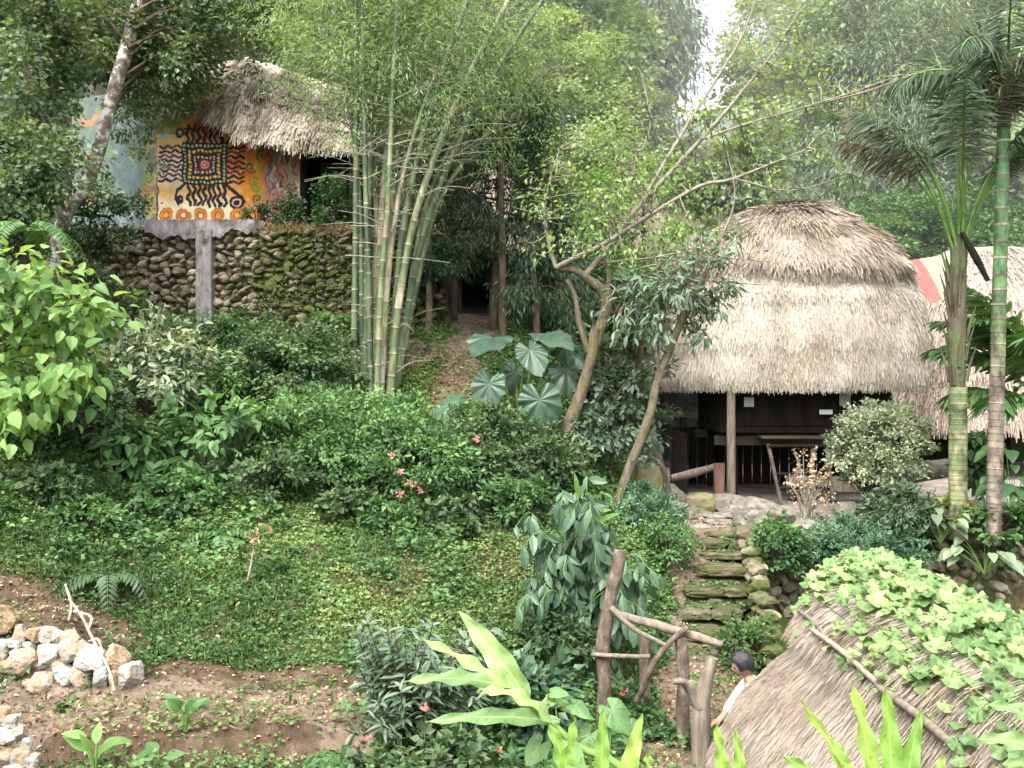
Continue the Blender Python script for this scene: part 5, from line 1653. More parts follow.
# shrubs on the terrace in front of the painted house
def shrub(name, label, px, D, w_px, h_px, mat, leaf, nclump, per, tpl=KITE, dz=0.0, droop=.2, group=None, cat='shrub', stem='stem_dark', tint=(.15, .85), cr=None, hollow=.55, lift=.0, flat=.7, lump=.3, wid=1.0, flowers=None, base=None, upright=0.0, depth=None, shoots=None):
    b = ground_at(px, D) if base is None else np.asarray(base, float)
    b[2] += dz
    W_, H_ = w_px / F * D, h_px / F * D
    t = thing(name, label, cat, b, group)
    c = b + [0, 0, H_ * (.42 + lift)]
    R_ = (W_ / 2 * .92, (depth or W_) / 2 * .9, H_ * (.56 - lift * .5))
    pts = crown_points(c, R_, nclump, hollow, zmin=-.75, lump=lump, seed=int(rng.integers(99)))
    m = MB()
    for q in pts[::max(1, nclump // 22)]:
        tube(m, [b + rng.normal(size=3) * [.04, .04, 0] - [0, 0, .05], b * .5 + q * .5 + [0, 0, H_ * .08], q], [.016, .012, .005], 5, 7, wig=.08, seed=int(rng.integers(99)), cap=False)
    m.build('stem', M[stem], t)
    m = MB()
    crown(m, c, None, 0, per, leaf, tpl, cr or min(W_, H_) * .17, droop=droop, pts=pts, tint=tint, flat=flat, wid=wid, upright=upright)
    # loose shoots that break the outline
    for k in range(shoots if shoots is not None else 6 + nclump // 9):
        dd_ = unit(rng.normal(size=3) * [1, 1, .5] + [0, -.15, .75])
        s0 = c + dd_ * np.array(R_) * .55
        e = c + dd_ * np.array(R_) * rng.uniform(1.05, 1.45) + [0, 0, rng.uniform(-.05, .12)]
        nl_ = int(max(8, np.linalg.norm(e - s0) / leaf * 4.5))
        f_ = rng.uniform(0, 1.05, (nl_, 1))
        pp_ = s0 * (1 - f_) + e * f_ + [0, 0, -.06] * f_ ** 2
        tube(m, [s0, (s0 + e) / 2, e + [0, 0, -.05]], [.006, .004, .002], 4, 5, cap=False)
        add_leaves(m, tpl, pp_, rng.normal(size=(nl_, 3)) + dd_ * .6 - [0, 0, droop], rng.normal(size=(nl_, 3)) * .5 + [0, -.2, 1], leaf * rng.uniform(.7, 1.35, nl_), np.clip(rng.uniform(*tint) + .12 + rng.normal(size=nl_) * .12, 0, 1), 0, wid)
    m.build('foliage', M[mat], t)
    if flowers:
        for k, (fx, fy) in enumerate(flowers[1]):
            m = MB()
            e = P(fx, fy, D - (depth or W_) / 2 * .92)
            n = 14
            add_leaves(m, FOLD, e + rng.normal(size=(n, 3)) * .02, rvec(n) + [0, -.4, .3], rvec(n) + [0, -1, .5], .048, rng.uniform(.2, 1, n), 0, 1.3)
            m.build('flower', M[flowers[0]], t)
    return t
shrub('terrace_shrub', 'dark bushy shrub on the wall top hiding the painted flames', 312, 20.25, 40, 46, 'leaf_dark', .075, 40, 60, base=(*P(285, 0, 20.25)[:2], 3.1))
shrub('terrace_shrub', 'dark shrub on the wall top in front of the teal board', 338, 20.3, 46, 58, 'leaf_mid', .075, 40, 60, base=(*P(330, 0, 20.3)[:2], 3.1), tint=(0, .5))
shrub('terrace_shrub', 'small sprawling plant over the wall top edge by the last painted circle', 258, 20.1, 34, 26, 'leaf_dark', .06, 16, 50, base=(*P(258, 0, 20.0)[:2], 3.1))
m = MB()
n = 2600
x = rng.uniform(P(262, 0, 20)[0], P(352, 0, 20)[0], n)
p = np.stack([x, 19.85 + rng.uniform(0, .4, n), 3.14 - rng.uniform(0, .15, n)], -1)
add_leaves(m, NEEDLE, p, rng.normal(size=(n, 3)) * .5 + [0, -.5, .3], rvec(n), rng.uniform(.08, .2, n), rng.uniform(0.3, 1, n))
o = m.build('dry_grass', M['leaf_dry'])
struct(o, 'stuff')

# ---------------------------------------------------------------- bamboo clump
bc = ground_at(372, 17.6)
bam = thing('bamboo_clump', 'clump of tall green and tan bamboo stems with feathery pale foliage', 'bamboo', bc)
culms = [  # foot px, mid (px at y=200), top (px,y), depth, radius px, brown
    (354, 356, (356, -60), 17.5, 4.0, .15), (366, 369, (385, -80), 17.9, 4.5, .25), (371, 366, (360, -70), 17.2, 3.6, .05), (378, 383, (410, -60), 17.7, 4.6, .5), (383, 392, (430, -40), 18.0, 4.0, .75),
    (390, 408, (490, -60), 17.3, 4.6, .3), (388, 420, (525, -30), 17.2, 4.8, .55), (396, 434, (570, -40), 17.6, 3.8, .25), (374, 376, (340, -50), 18.1, 3.6, .8), (363, 360, (325, -50), 18.0, 3.4, .1),
    (395, 408, (450, -40), 18.2, 3.5, .3), (369, 381, (425, -60), 18.3, 3.8, .2), (380, 398, (440, 60), 17.1, 3.4, .9), (398, 428, (520, 40), 17.9, 3.2, .5), (376, 388, (400, -40), 16.9, 3.8, .45), (400, 440, (560, 60), 18.3, 3.0, .3)]
tw = MB()
fol = []
for k, (fx, mx, (tx, ty), D, rp, brown) in enumerate(culms):
    b = ground_at(fx, D)
    pts = [b - [0, 0, .2], P(fx + (mx - fx) * .35, 300, D), P(mx, 200, D), P((mx + tx) / 2 + (mx - tx) * .08, (200 + ty) / 2, D + .2), P(tx, ty, D + .3)]
    c = smooth_path(pts, 400)
    L = np.concatenate([[0], np.cumsum(np.linalg.norm(np.diff(c, axis=0), axis=1))])
    m = MB()
    z = rng.uniform(0, .2)
    r0 = rp / F * D * .92
    n = 10
    rings, tints = [], []
    while z < L[-1] - .3:
        ln = rng.uniform(.30, .46)
        tt = brown + rng.normal() * .14 - (z / L[-1]) * .25 + (.35 if rng.uniform() < .10 else 0)
        for f, s, tn in ((0, 1.0, .8), (.03, 1.12, .82), (.06, 1.0, tt), (.12, .97, tt), (.75, .96, tt * .9), (.96, 1.0, tt * .8)):
            q = z + f * ln
            rings.append((q, r0 * s * (1 - .35 * q / L[-1])))
            tints.append(np.clip(tn, 0, 1))
        z += ln
        if rng.uniform() < (.14 if z < L[-1] * .45 else .8):
            at = np.array([np.interp(z, L, c[:, i]) for i in range(3)])
            for s in range(1 if z < L[-1] * .4 else 3):
                a = rng.uniform(0, 6.28)
                ll = rng.uniform(.5, 1.5) * (.6 if z < L[-1] * .45 else 1)
                d = np.array([math.cos(a), math.sin(a) * .8, rng.uniform(.1, .55)])
                e = at + d * ll
                tube(tw, [at, at + d * ll * .5 + [0, 0, .05], e + [0, 0, -.1]], [.012, .008, .004], 4, 6, cap=False)
                if z > L[-1] * .6 or rng.uniform() < .06:
                    for j in range(3):
                        fol.append(at + d * ll * rng.uniform(.4, 1.15) + rng.normal(size=3) * .18)
    rings = np.array(rings)
    cp = np.stack([np.interp(rings[:, 0], L, c[:, i]) for i in range(3)], -1)
    T = unit(np.gradient(cp, axis=0))
    U = unit(np.cross(T, [0, 1.0, 0]))
    V = np.cross(T, U)
    th = np.linspace(0, 2 * np.pi, n, endpoint=False)
    v = cp[:, None] + rings[:, 1][:, None, None] * (U[:, None] * np.cos(th)[None, :, None] + V[:, None] * np.sin(th)[None, :, None])
    i, j = np.meshgrid(np.arange(len(cp) - 1), np.arange(n), indexing='ij')
    j2 = (j + 1) % n
    m.add(v.reshape(-1, 3), np.stack([i * n + j, i * n + j2, (i + 1) * n + j2, (i + 1) * n + j], -1).reshape(-1, 4), np.repeat(np.array(tints)[:-1], n), 0, True)
    m.build('culm', M['bamboo'], bam)
for a, b in (((345, 255, 17.1), (450, 262, 17.0)), ((356, 205, 17), (420, 215, 16.9)), ((350, 225, 17), (405, 226, 16.9)), ((395, 168, 17), (450, 172, 16.8)), ((362, 150, 17), (395, 128, 17.2)), ((375, 145, 17), (415, 130, 17)), ((352, 242, 17), (384, 244, 16.9))):
    tube(tw, [P(*a), (P(*a) + P(*b)) / 2 + [0, 0, .03], P(*b)], [.012, .009, .004], 5, 9, wig=.1, cap=False)
tw.build('branches', M['twig'], bam)
for cx, cy, w_, h_, n_ in ((290, 20, 60, 35, 36), (360, 25, 60, 45, 40), (420, 20, 70, 45, 40), (470, 40, 60, 50, 32), (405, 75, 50, 30, 20), (330, 60, 45, 30, 18), (450, 95, 45, 40, 16), (500, 15, 50, 40, 26), (330, -10, 80, 35, 36), (430, -25, 90, 35, 36), (390, 120, 30, 25, 7), (480, 115, 30, 20, 7)):
    for k in range(n_):
        fol.append(P(cx + rng.normal() * w_ * .5, cy + rng.normal() * h_ * .5, 17.5 + rng.normal() * .7))
m = MB()
crown(m, P(400, 60, 17.5), None, 0, 21, .12, SLIM, .33, droop=.55, pts=np.array(fol), tint=(.1, .9), flat=.8)
m.build('foliage', M['leaf_bamboo'], bam)

# ---------------------------------------------------------------- dark conifers round the upper path
def conifer(label, px, D, top_py, w_px, low_py, seed, rad=.1, dens=1.0):
    b = ground_at(px, D)
    g = np.random.default_rng(seed)
    top = P(px, top_py, D)
    t = thing('conifer_tree', label, 'tree', b)
    m = MB()
    tube(m, [b - [0, 0, .3], (b + top) / 2 + [g.normal() * .08, 0, 0], top], [rad, rad * .7, .015], 9, 18, bump=.12, wig=.1, seed=seed)
    lo = P(px, low_py, D)[2]
    pts, dirs = [], []
    nb = int((top[2] - lo) * 16 * dens)
    for k in range(nb):
        f = g.uniform(0, 1) ** .9
        z = lo + (top[2] - lo) * f
        L = w_px / F * D / 2 * (1 - .75 * f) * g.uniform(.5, 1.15)
        a = g.uniform(0, 6.28)
        at = np.array([b[0] + (top[0] - b[0]) * f, b[1], z])
        d = np.array([math.cos(a), math.sin(a), -.15])
        e = at + d * L + [0, 0, -L * .18]
        tube(m, [at, at + d * L * .5 + [0, 0, .06], e], [.018, .012, .005], 4, 6, cap=False)
        for q in np.linspace(.3, 1, max(3, int(L / .16))):
            pts.append(at + (e - at) * q + g.normal(size=3) * .06)
    m.build('trunk', M['bark_brown'], t)
    m = MB()
    crown(m, (b + top) / 2, None, 0, 34, .16, NEEDLE, .24, droop=.9, pts=np.array(pts), tint=(.1, .8), flat=1.0, wid=1.6)
    m.build('crown', M['leaf_conifer'], t)
conifer('tall feathery dark conifer rising behind the bamboo clump', 492, 20.6, 10, 130, 245, 3, .1)
conifer('dark conifer with drooping needles beside the black doorway', 537, 20.2, 90, 100, 300, 5, .08)
conifer('dim conifer with slender trunk close behind the bamboo', 428, 20.4, 130, 90, 270, 7, .08)
conifer('slim dark conifer standing at the bend of the upper path', 455, 22.5, 60, 90, 235, 9, .08)
conifer('low spreading conifer sprays screening the dark hut', 555, 21.4, 180, 110, 320, 11, .07, 1.6)
# bare trunks near the upper path
for k, (px, D, tx, ty, r_, lb) in enumerate(((412, 20.9, 410, 150, .07, 'thin bare dark trunk just past the bamboo stems'), (443, 21.4, 447, 140, .06, 'thin upright trunk closest to the black doorway'), (503, 19.9, 500, 120, .07, 'straight brown trunk in front of the black doorway hut'))):
    b = ground_at(px, D)
    px_tree('slender_tree', lb, 'tree', b, [b - [0, 0, .3], (b + P(tx, ty, D)) / 2, P(tx, ty, D)], [r_ * 1.2, r_, r_ * .8], [P(tx + rng.normal() * 20, ty + rng.normal() * 15 - 10, D + rng.normal() * .4) for _ in range(6)], D, 'leaf_mid', 'bark_brown', 90, .10, KITE, .25, .25, tint=(.05, .5))
px_tree('dark_crowned_tree', 'short tree with dark drooping crown and mossy fork by the upper path', 'tree', ground_at(428, 19.6), [ground_at(428, 19.6) - [0, 0, .2], P(429, 280, 19.6), P(431, 235, 19.6)], [.07, .06, .05],
        [P(x, y, 19.6 + rng.normal() * .2) for x, y in ((415, 255), (430, 248), (447, 258), (422, 268), (440, 270), (455, 245))], 19.6, 'leaf_conifer', 'bark_mossy', 150, .1, NEEDLE, .16, .2, droop=.7, wid=2, tint=(0, .35))

# ---------------------------------------------------------------- mossy branching tree in the middle
def branch_tree(name, label, limbs, twigs, tufts, bark, leafmat, leaf, tpl, per, cr, tint, droop=.4, wid=1.0):
    b = np.asarray(limbs[0][0][0], float)
    t = thing(name, label, 'tree', b)
    m = MB()
    for k, (pts, rad) in enumerate(limbs):
        tube(m, pts, np.array(rad) * .82, 12, len(pts) * 8, bump=.28, wig=.10, seed=k + 3)
    m.build('trunk', M[bark], t)
    m = MB()
    for k, (pts, rad) in enumerate(twigs):
        tube(m, pts, rad, 7, None, bump=.1, wig=.05, seed=k + 30)
    # side sprigs to the tufts from the closest limb or twig point
    allp = np.concatenate([smooth_path(p, 30) for p, _ in limbs[1:] + twigs])
    for q in tufts:
        dd = np.linalg.norm(allp - q, axis=1)
        a = allp[int(np.argmin(dd))]
        if dd.min() < 2.2:
            tube(m, [a, (a + q) / 2 + rng.normal(size=3) * .08, q], [.012, .008, .004], 4, 7, wig=.08, cap=False)
    m.build('branches', M['twig'], t)
    m = MB()
    crown(m, np.mean(tufts, axis=0), None, 0, per, leaf, tpl, cr, droop=droop, pts=np.array(tufts), tint=tint, flat=.7, wid=wid)
    m.build('foliage', M[leafmat], t)
    return t
D = 16.4
b = ground_at(572, D)
limbs = [([b - [0, 0, .2], P(566, 440, D), P(580, 395, D), P(593, 355, D), P(598, 330, D)], [.16, .14, .13, .12, .12]),
         ([P(596, 345, D), P(604, 315, D), P(603, 295, D), P(588, 280, D), P(575, 270, D), P(556, 268, D)], [.12, .12, .11, .085, .075, .05]),
         ([P(588, 352, D), P(580, 325, D), P(575, 300, D), P(566, 280, D)], [.07, .06, .05, .045]),
         ([P(604, 300, D), P(608, 275, D), P(603, 255, D)], [.07, .05, .03])]
twigs = [([P(556, 268, D), P(600, 245, D - .2), P(650, 215, D - .4), P(700, 185, D - .6), P(735, 178, D - .7), P(808, 148, D - 1)], [.05, .042, .036, .03, .024, .01]),
         ([P(585, 275, D), P(610, 245, D), P(640, 205, D - .1), P(700, 140, D - .2), P(760, 70, D - .3), P(800, 10, D - .4)], [.055, .05, .045, .035, .025, .01]),
         ([P(640, 205, D - .1), P(690, 120, D), P(745, 30, D), P(760, -30, D)], [.035, .028, .02, .01]),
         ([P(600, 262, D), P(650, 258, D + .1), P(700, 256, D), P(770, 262, D)], [.03, .02, .014, .006]),
         ([P(556, 268, D), P(548, 240, D), P(545, 200, D + .1), P(560, 150, D + .2)], [.035, .03, .02, .01]),
         ([P(700, 140, D - .2), P(760, 120, D - .5), P(830, 100, D - .8), P(900, 75, D - 1)], [.022, .016, .012, .005]),
         ([P(735, 178, D - .7), P(790, 190, D - .8), P(850, 175, D - 1)], [.016, .012, .005]),
         ([P(610, 245, D), P(620, 190, D), P(650, 130, D + .1), P(640, 70, D + .2)], [.03, .022, .015, .006]),
         ([P(830, 100, D - .8), P(870, 90, D - 1.2), P(945, 62, D - 1.6)], [.014, .012, .005])]
tufts = []
for cx, cy, w_, h_, n_ in ((560, 190, 40, 40, 32), (600, 200, 40, 45, 36), (640, 180, 50, 45, 36), (590, 150, 40, 30, 20), (680, 190, 40, 40, 22), (630, 130, 40, 40, 20), (690, 125, 40, 35, 12), (765, 130, 50, 40, 24), (805, 80, 50, 40, 24), (765, 55, 40, 50, 16), (840, 130, 40, 40, 18),
                            (700, 230, 40, 30, 14), (760, 180, 50, 25, 14), (850, 180, 20, 10, 5), (640, 250, 30, 20, 10), (870, 100, 30, 20, 8), (560, 240, 30, 20, 12), (905, 75, 16, 12, 4)):
    for k in range(n_):
        tufts.append(P(cx + rng.normal() * w_ * .5, cy + rng.normal() * h_ * .5, D - .25 + rng.normal() * .45))
branch_tree('branching_tree', 'crooked mossy tree forking beside the elephant ears with long bare twigs', limbs, twigs, tufts, 'bark_mossy', 'leaf_spring', .095, FOLD, 10, .25, (.1, .85))

# mossy sloping trunk before the hut
D = 15.4
b = ground_at(612, D)
limbs = [([b - [0, 0, .2], P(622, 490, D), P(640, 440, D), P(657, 385, D), P(672, 345, D), P(684, 312, D)], [.10, .09, .085, .08, .075, .06]),
         ([P(672, 345, D), P(690, 310, D), P(703, 280, D), P(720, 240, D)], [.06, .05, .035, .015]),
         ([P(668, 352, D), P(666, 320, D), P(660, 285, D), P(655, 250, D)], [.05, .04, .025, .012])]
twigs = [([P(684, 312, D), P(720, 285, D), P(770, 285, D)], [.02, .014, .006]), ([P(666, 320, D), P(640, 300, D), P(615, 290, D)], [.02, .014, .006]), ([P(720, 240, D), P(735, 200, D), P(728, 150, D)], [.015, .012, .006])]
tufts = []
for cx, cy, w_, h_, n_ in ((645, 290, 25, 25, 26), (680, 275, 30, 25, 26), (700, 300, 25, 20, 16), (655, 330, 22, 18, 16), (630, 320, 20, 20, 14), (720, 250, 20, 30, 12), (690, 335, 15, 12, 6), (730, 285, 18, 10, 5)):
    for k in range(n_):
        tufts.append(P(cx + rng.normal() * w_ * .5, cy + rng.normal() * h_ * .5, D + rng.normal() * .25))
branch_tree('sloping_tree', 'slim yellow mossed tree sloping up across the hut front', limbs, twigs, tufts, 'bark_mossy', 'leaf_blue', .15, LANCE, 13, .17, (.15, .9), .6, 1.3)

# leafy dark understory tree between them, by the yard
px_tree('understory_tree', 'small dark feathery tree on thin stems between the two mossy trunks', 'tree', ground_at(612, 16.6), [ground_at(612, 16.6) - [0, 0, .1], P(612, 450, 16.6), P(615, 400, 16.6)], [.03, .028, .02],
        [P(x, y, 16.8 + rng.normal() * .3) for x, y in ((590, 430), (610, 415), (630, 425), (600, 395), (625, 390), (640, 405), (605, 440), (620, 370), (600, 350), (635, 445), (645, 375), (590, 380))], 16.6, 'leaf_blue', 'stem_dark', 52, .14, KITE, .16, .2, tint=(.0, .6), droop=.3)
stump = MB()
b = np.array([*P(655, 0, 18.0)[:2], -2.2])
tube(stump, [b + [-.05, 0, -.02], P(652, 450, 18), P(648, 425, 18)], [.2, .13, .10], 10, 9, bump=.3, seed=3)
tube(stump, [b + [.28, -.1, -.02], P(660, 465, 17.9), P(652, 435, 18)], [.09, .08, .07], 8, 9, bump=.25, seed=5)
tube(stump, [b + [-.3, -.05, -.02], P(646, 470, 17.95), P(650, 440, 18)], [.08, .07, .07], 8, 9, bump=.25, seed=6)
tag(stump.build('tree_stump', M['wood_brown'], loc=b), 'gnarled brown root stump at the dark hut corner', 'stump')

# trees screening the gap behind the middle, and around the hut
for k, (px, D, lb, cl, mt, lf) in enumerate((
        (575, 23.5, 'bushy green tree filling the gap behind the elephant ears', [(560, 290), (590, 270), (620, 300), (600, 330), (575, 310), (640, 280), (630, 330), (560, 330), (610, 250), (650, 310)], 'leaf_mid', .12),
        (640, 24, 'leafy pale tree in front of the small distant hut', [(620, 210), (650, 230), (600, 230), (640, 190), (670, 250), (625, 255), (580, 205), (655, 165), (600, 180)], 'leaf_light', .12),
        (735, 25.5, 'drooping dark green tree behind the ridge of the large hut', [(720, 170), (750, 180), (735, 200), (700, 190), (765, 150), (740, 150), (690, 160), (720, 120), (770, 185)], 'leaf_forest3', .16))):
    b = ground_at(px, D)
    px_tree('bushy_tree', lb, 'tree', b, [b - [0, 0, .3], P(px, 330, D), P(px + 5, 230, D)], [.12, .1, .05], [P(x, y, D + rng.normal() * .5) for x, y in cl], D, mt, 'bark_brown', [110, 45, 80][k], lf, KITEW, .38, .4, tint=(.1, .8))

# ---------------------------------------------------------------- palms
def palm_frond(mb, base, az, elev, L, droop, nl, ll, g, hang=.6, bare=.3, tint=(.2, .7), thick=.028, wid=.25):
    d = np.array([math.cos(az), math.sin(az), 0])
    n = 40
    s = np.linspace(0, 1, n)
    e = elev - droop * s ** 1.6
    step = L / (n - 1)
    c = np.zeros((n, 3))
    c[0] = base
    for i in range(1, n):
        c[i] = c[i - 1] + step * (d * math.cos(e[i]) + np.array([0, 0, math.sin(e[i])]))
    sm = MB()
    tube(sm, c[::3], [thick, thick * .6, .005], 6, 26, tint=.15, cap=False)
    k0 = int(n * bare)
    T = unit(np.gradient(c, axis=0))
    side = unit(np.cross(T, [0, 0, 1.0]) + 1e-6)
    up = np.cross(side, T)
    q = np.linspace(k0, n - 1.01, nl)
    i = q.astype(int)
    f = (q - i)[:, None]
    pos = c[i] * (1 - f) + c[np.minimum(i + 1, n - 1)] * f
    u = (q - k0) / (n - k0)
    env = np.clip(np.sin(np.pi * (u * .86 + .12)), .15, 1) ** .6
    for sg in (-1, 1):
        dd = side[i] * sg * .9 + T[i] * (.35 + .5 * u[:, None]) + up[i] * .2 + np.array([0, 0, -hang])
        dd = dd + g.normal(size=dd.shape) * .16
        nn = up[i] + side[i] * sg * .5 + g.normal(size=dd.shape) * .2
        add_leaves(mb, LANCE, pos, dd, nn, ll * env * g.uniform(.8, 1.15, nl), np.clip(g.uniform(*tint, nl), 0, 1), 0, wid)
    return sm

# palm with the fibrous crown base
b = np.array([*P(958, 0, 14.75)[:2], -2.2])
pl = thing('palm_tree', 'palm with green ringed lower trunk and shaggy fibre under its fan of fronds', 'palm', b)
m = MB()
zs = np.arange(b[2] - .1, P(0, 392, 14.75)[2], .075)
for z in zs:
    tube(m, [(b[0], b[1], z), (b[0], b[1], z + .062)], [.133, .13], 14, 2, tint=np.clip(.45 + rng.normal() * .14 - .25 * ss(z, -1.2, -.4) + .2 * (z < -1.7), 0, 1), cap=False)
    tube(m, [(b[0], b[1], z + .06), (b[0], b[1], z + .074)], [.1355, .1355], 14, 2, tint=np.clip(.62 + rng.normal() * .2, 0, 1), cap=False)
m.build('trunk', M['palm_green'], pl)
m = MB()
tube(m, [(b[0], b[1], P(0, 394, 14.75)[2]), P(957, 330, 14.75), P(958, 280, 14.75), P(958, 235, 14.75)], [.11, .12, .13, .115], 12, 24, bump=.25, seed=3)
for k in range(26):
    a = rng.uniform(0, 6.28)
    z0 = rng.uniform(.1, 1.7)
    at = np.array([b[0] + .12 * math.cos(a), b[1] + .12 * math.sin(a), P(0, 392, 14.75)[2] + z0])
    tube(m, [at, at + [.05 * math.cos(a), .05 * math.sin(a), .25], at + [.13 * math.cos(a), .13 * math.sin(a), .5]], [.03, .024, .006], 5, 6, bump=.2, cap=False)
m.build('fibre_sheath', M['fibre'], pl)
g = np.random.default_rng(17)
top = P(958, 268, 14.75)
for k, (az, el, L, dr, hg) in enumerate([(3.3, 1.22, 3.0, 1.0, .7), (2.7, 1.25, 3.2, 1.1, .7), (3.6, 1.25, 3.3, 1.4, .8), (2.2, 1.35, 3.4, 1.1, .7), (4.3, 1.35, 3.2, 1.3, .8), (5.0, 1.42, 3.4, 1.1, .6), (1.2, 1.4, 3.4, 1.1, .6), (0.4, 1.3, 3.1, 1.2, .7), (5.7, 1.3, 3.2, 1.3, .8), (6.1, 1.25, 2.9, 1.1, .7), (4.7, 1.5, 3.6, .8, .5), (1.7, 1.52, 3.7, .7, .5), (3.1, 1.17, 2.7, 1.25, .9), (.1, 1.2, 2.8, 1.0, .6)]):
    m = MB()
    sm = palm_frond(m, top + rng.normal(size=3) * [.04, .04, .12], az, el + .08, L, dr * .95, 60, .46, g, hg * .8, .5, thick=.03)
    fr_ = m.build('frond', M['leaf_frond_dry' if k in (0, 5, 12) else 'leaf_palm'], pl)
    sm.build('stalk', M['stem_green'], fr_)
# a dry hanging leaf base
m = MB()
tube(m, [P(962, 232, 14.6), P(975, 256, 14.55), P(988, 281, 14.5)], [.03, .055, .035], 6, 8, bump=.2)
m.build('dry_frond', M['wood_dark'], pl)

# slim palm with green ringed stem
b = np.array([*P(993, 0, 14.3)[:2], -2.2])
p2 = thing('palm_tree', 'slim palm with ringed stem brown below and green above', 'palm', b)
m = MB()
z = b[2] - .1
zt_ = P(0, 120, 14.3)[2]
while z < zt_:
    f = (z - b[2]) / (zt_ - b[2])
    x = b[0] + (P(1004, 0, 14.3)[0] - b[0]) * f
    ln = .10 + .14 * ss(f, .2, .7)
    r_ = .115 - .025 * f
    tn = .62 * (1 - ss(f, .30, .62)) + .02
    tube(m, [(x, b[1], z), (x + .005, b[1], z + ln * .88)], [r_, r_ * .97], 14, 2, tint=np.clip(tn + rng.normal() * .04, 0, 1), cap=False)
    tube(m, [(x + .005, b[1], z + ln * .86), (x + .006, b[1], z + ln * 1.0)], [r_ * 1.03, r_ * 1.03], 14, 2, tint=np.clip(.72 + rng.normal() * .2, 0, 1), cap=False)
    z += ln
m.build('trunk', M['palm_brown'], p2)
top = P(1005, 118, 14.3)
for k, (az, el, L, dr, hg) in enumerate([(3.2, .9, 2.0, 2.0, 1.0), (2.6, 1.1, 2.1, 1.8, 1.0), (3.9, 1.0, 2.0, 2.0, 1.0), (4.7, 1.0, 2.2, 1.9, 1.0), (.2, .9, 2.1, 1.9, 1.0), (1.2, 1.1, 2.2, 1.6, .9), (0.8, 1.35, 2.4, 1.2, .8), (4.3, 1.35, 2.3, 1.4, .9)]):
    m = MB()
    sm = palm_frond(m, top + rng.normal(size=3) * [.04, .04, .1], az, el, L, dr, 60, .5, g, hg * .9, .12, thick=.03, tint=(.1, .7))
    fr_ = m.build('frond', M['leaf_palm'], p2)
    sm.build('stalk', M['stem_green'], fr_)
# low fan of bright fronds at the edge
b = np.array([*P(1040, 0, 15.6)[:2], -2.2])
p3 = thing('young_palm', 'young palm with bright green arching fronds beyond the slim ringed palm', 'palm', b)
m = MB()
tube(m, [b - [0, 0, .1], b + [0, 0, 1.0], b + [0, 0, 1.9]], [.09, .08, .07], 9, 8, bump=.1)
m.build('trunk', M['fibre'], p3)
for az, el, L, dr in ((3.0, 1.0, 2.0, 1.3), (3.5, 1.2, 2.2, 1.2), (2.6, 1.2, 2.2, 1.2), (3.2, 1.35, 2.3, .9), (4.2, 1.1, 2.0, 1.3), (5.2, 1.1, 2.0, 1.3), (1.0, 1.1, 2.0, 1.3), (3.1, .5, 1.5, 1.1), (3.7, .4, 1.4, 1.0)):
    m = MB()
    sm = palm_frond(m, b + [0, 0, 1.85], az, el, L, dr, 34, .6, g, .35, .25, tint=(.3, 1), wid=.8)
    fr_ = m.build('frond', M['leaf_mid'], p3)
    sm.build('stalk', M['stem_green'], fr_)
# ---------------------------------------------------------------- plants on the slope
# big-leaved shrub at the picture's side
b = ground_at(-70, 12.6)
lb = thing('big_leaf_shrub', 'tall shrub with large bright heart shaped leaves standing clear of the slope', 'shrub', b)
m = MB()
pts = []
for x, y in ((8, 282), (30, 275), (62, 302), (84, 312), (25, 318), (52, 338), (70, 350), (5, 345), (30, 372), (52, 392), (4, 395), (84, 362), (-15, 310), (-20, 370), (42, 306), (92, 300), (38, 285), (-8, 276), (100, 322), (66, 400), (-10, 410), (22, 352), (28, 402), (60, 372)):
    e = P(x, y, 12.6 + rng.normal() * .3)
    tube(m, [b, (b * .5 + e * .5) + [0, 0, .55], e], [.022, .014, .005], 6, 10, wig=.1, cap=False)
    for j in range(4):
        pts.append(e + rng.normal(size=3) * .13)
m.build('stem', M['stem_dark'], lb)
OVW = leaf_strip(5, lambda t: 0.36 * (math.sin(math.pi * min(1, (t * 0.97 + 0.02)) ** 0.62)) ** 0.8, 0.25, 0.15)
m = MB()
crown(m, P(35, 330, 13.0), None, 0, 10, .175, OVW, .30, droop=.75, pts=np.array(pts), tint=(.1, .95), flat=1.0)
m.build('foliage', M['leaf_light'], lb)

S = shrub
S('mound_shrub', 'dense dark mound of small glossy leaves beside the bamboo foot', 290, 17.0, 140, 84, 'leaf_dark', .08, 130, 95, FOLD, dz=-.1, tint=(.15, .95), cr=.2, wid=1.3)
S('leafy_shrub', 'broad light green shrub in the middle of the slope below the dark mound', 335, 15.0, 200, 84, 'leaf_mid', .085, 150, 80, FOLD, dz=-.15, tint=(.25, 1), cr=.2)
S('coarse_shrub', 'coarse shrub with broad pointed leaves under the grey leaved bush', 205, 14.3, 120, 78, 'leaf_mid', .20, 40, 22, OVATE, dz=-.1, tint=(.1, .8), droop=.6)
S('coarse_shrub', 'dark broad leaved bush at the foot of the slope thicket', 130, 13.9, 70, 60, 'leaf_mid', .18, 24, 20, OVATE, dz=-.05, droop=.6)
S('grey_leaf_bush', 'loose bush with pale grey green leaves below the stone wall', 155, 15.8, 115, 100, 'leaf_pale', .13, 60, 34, LANCE, dz=.1, tint=(0, .65), wid=1.7, hollow=.3)
S('fine_leaf_bush', 'fine feathery dark bush under the grey render pier', 200, 18.9, 130, 46, 'leaf_mid', .07, 70, 80, SLIM, tint=(0, .6), wid=1.6)
S('fine_leaf_bush', 'dark feathery bush between the big leaf shrub and the stone wall', 120, 17.6, 90, 80, 'leaf_dark', .085, 50, 70, KITE, tint=(.1, .8))
S('dark_bush', 'shadowy dark bush under the big bright heart shaped leaves', 70, 14.0, 120, 80, 'leaf_dark', .10, 60, 60, KITE, tint=(0, .5))
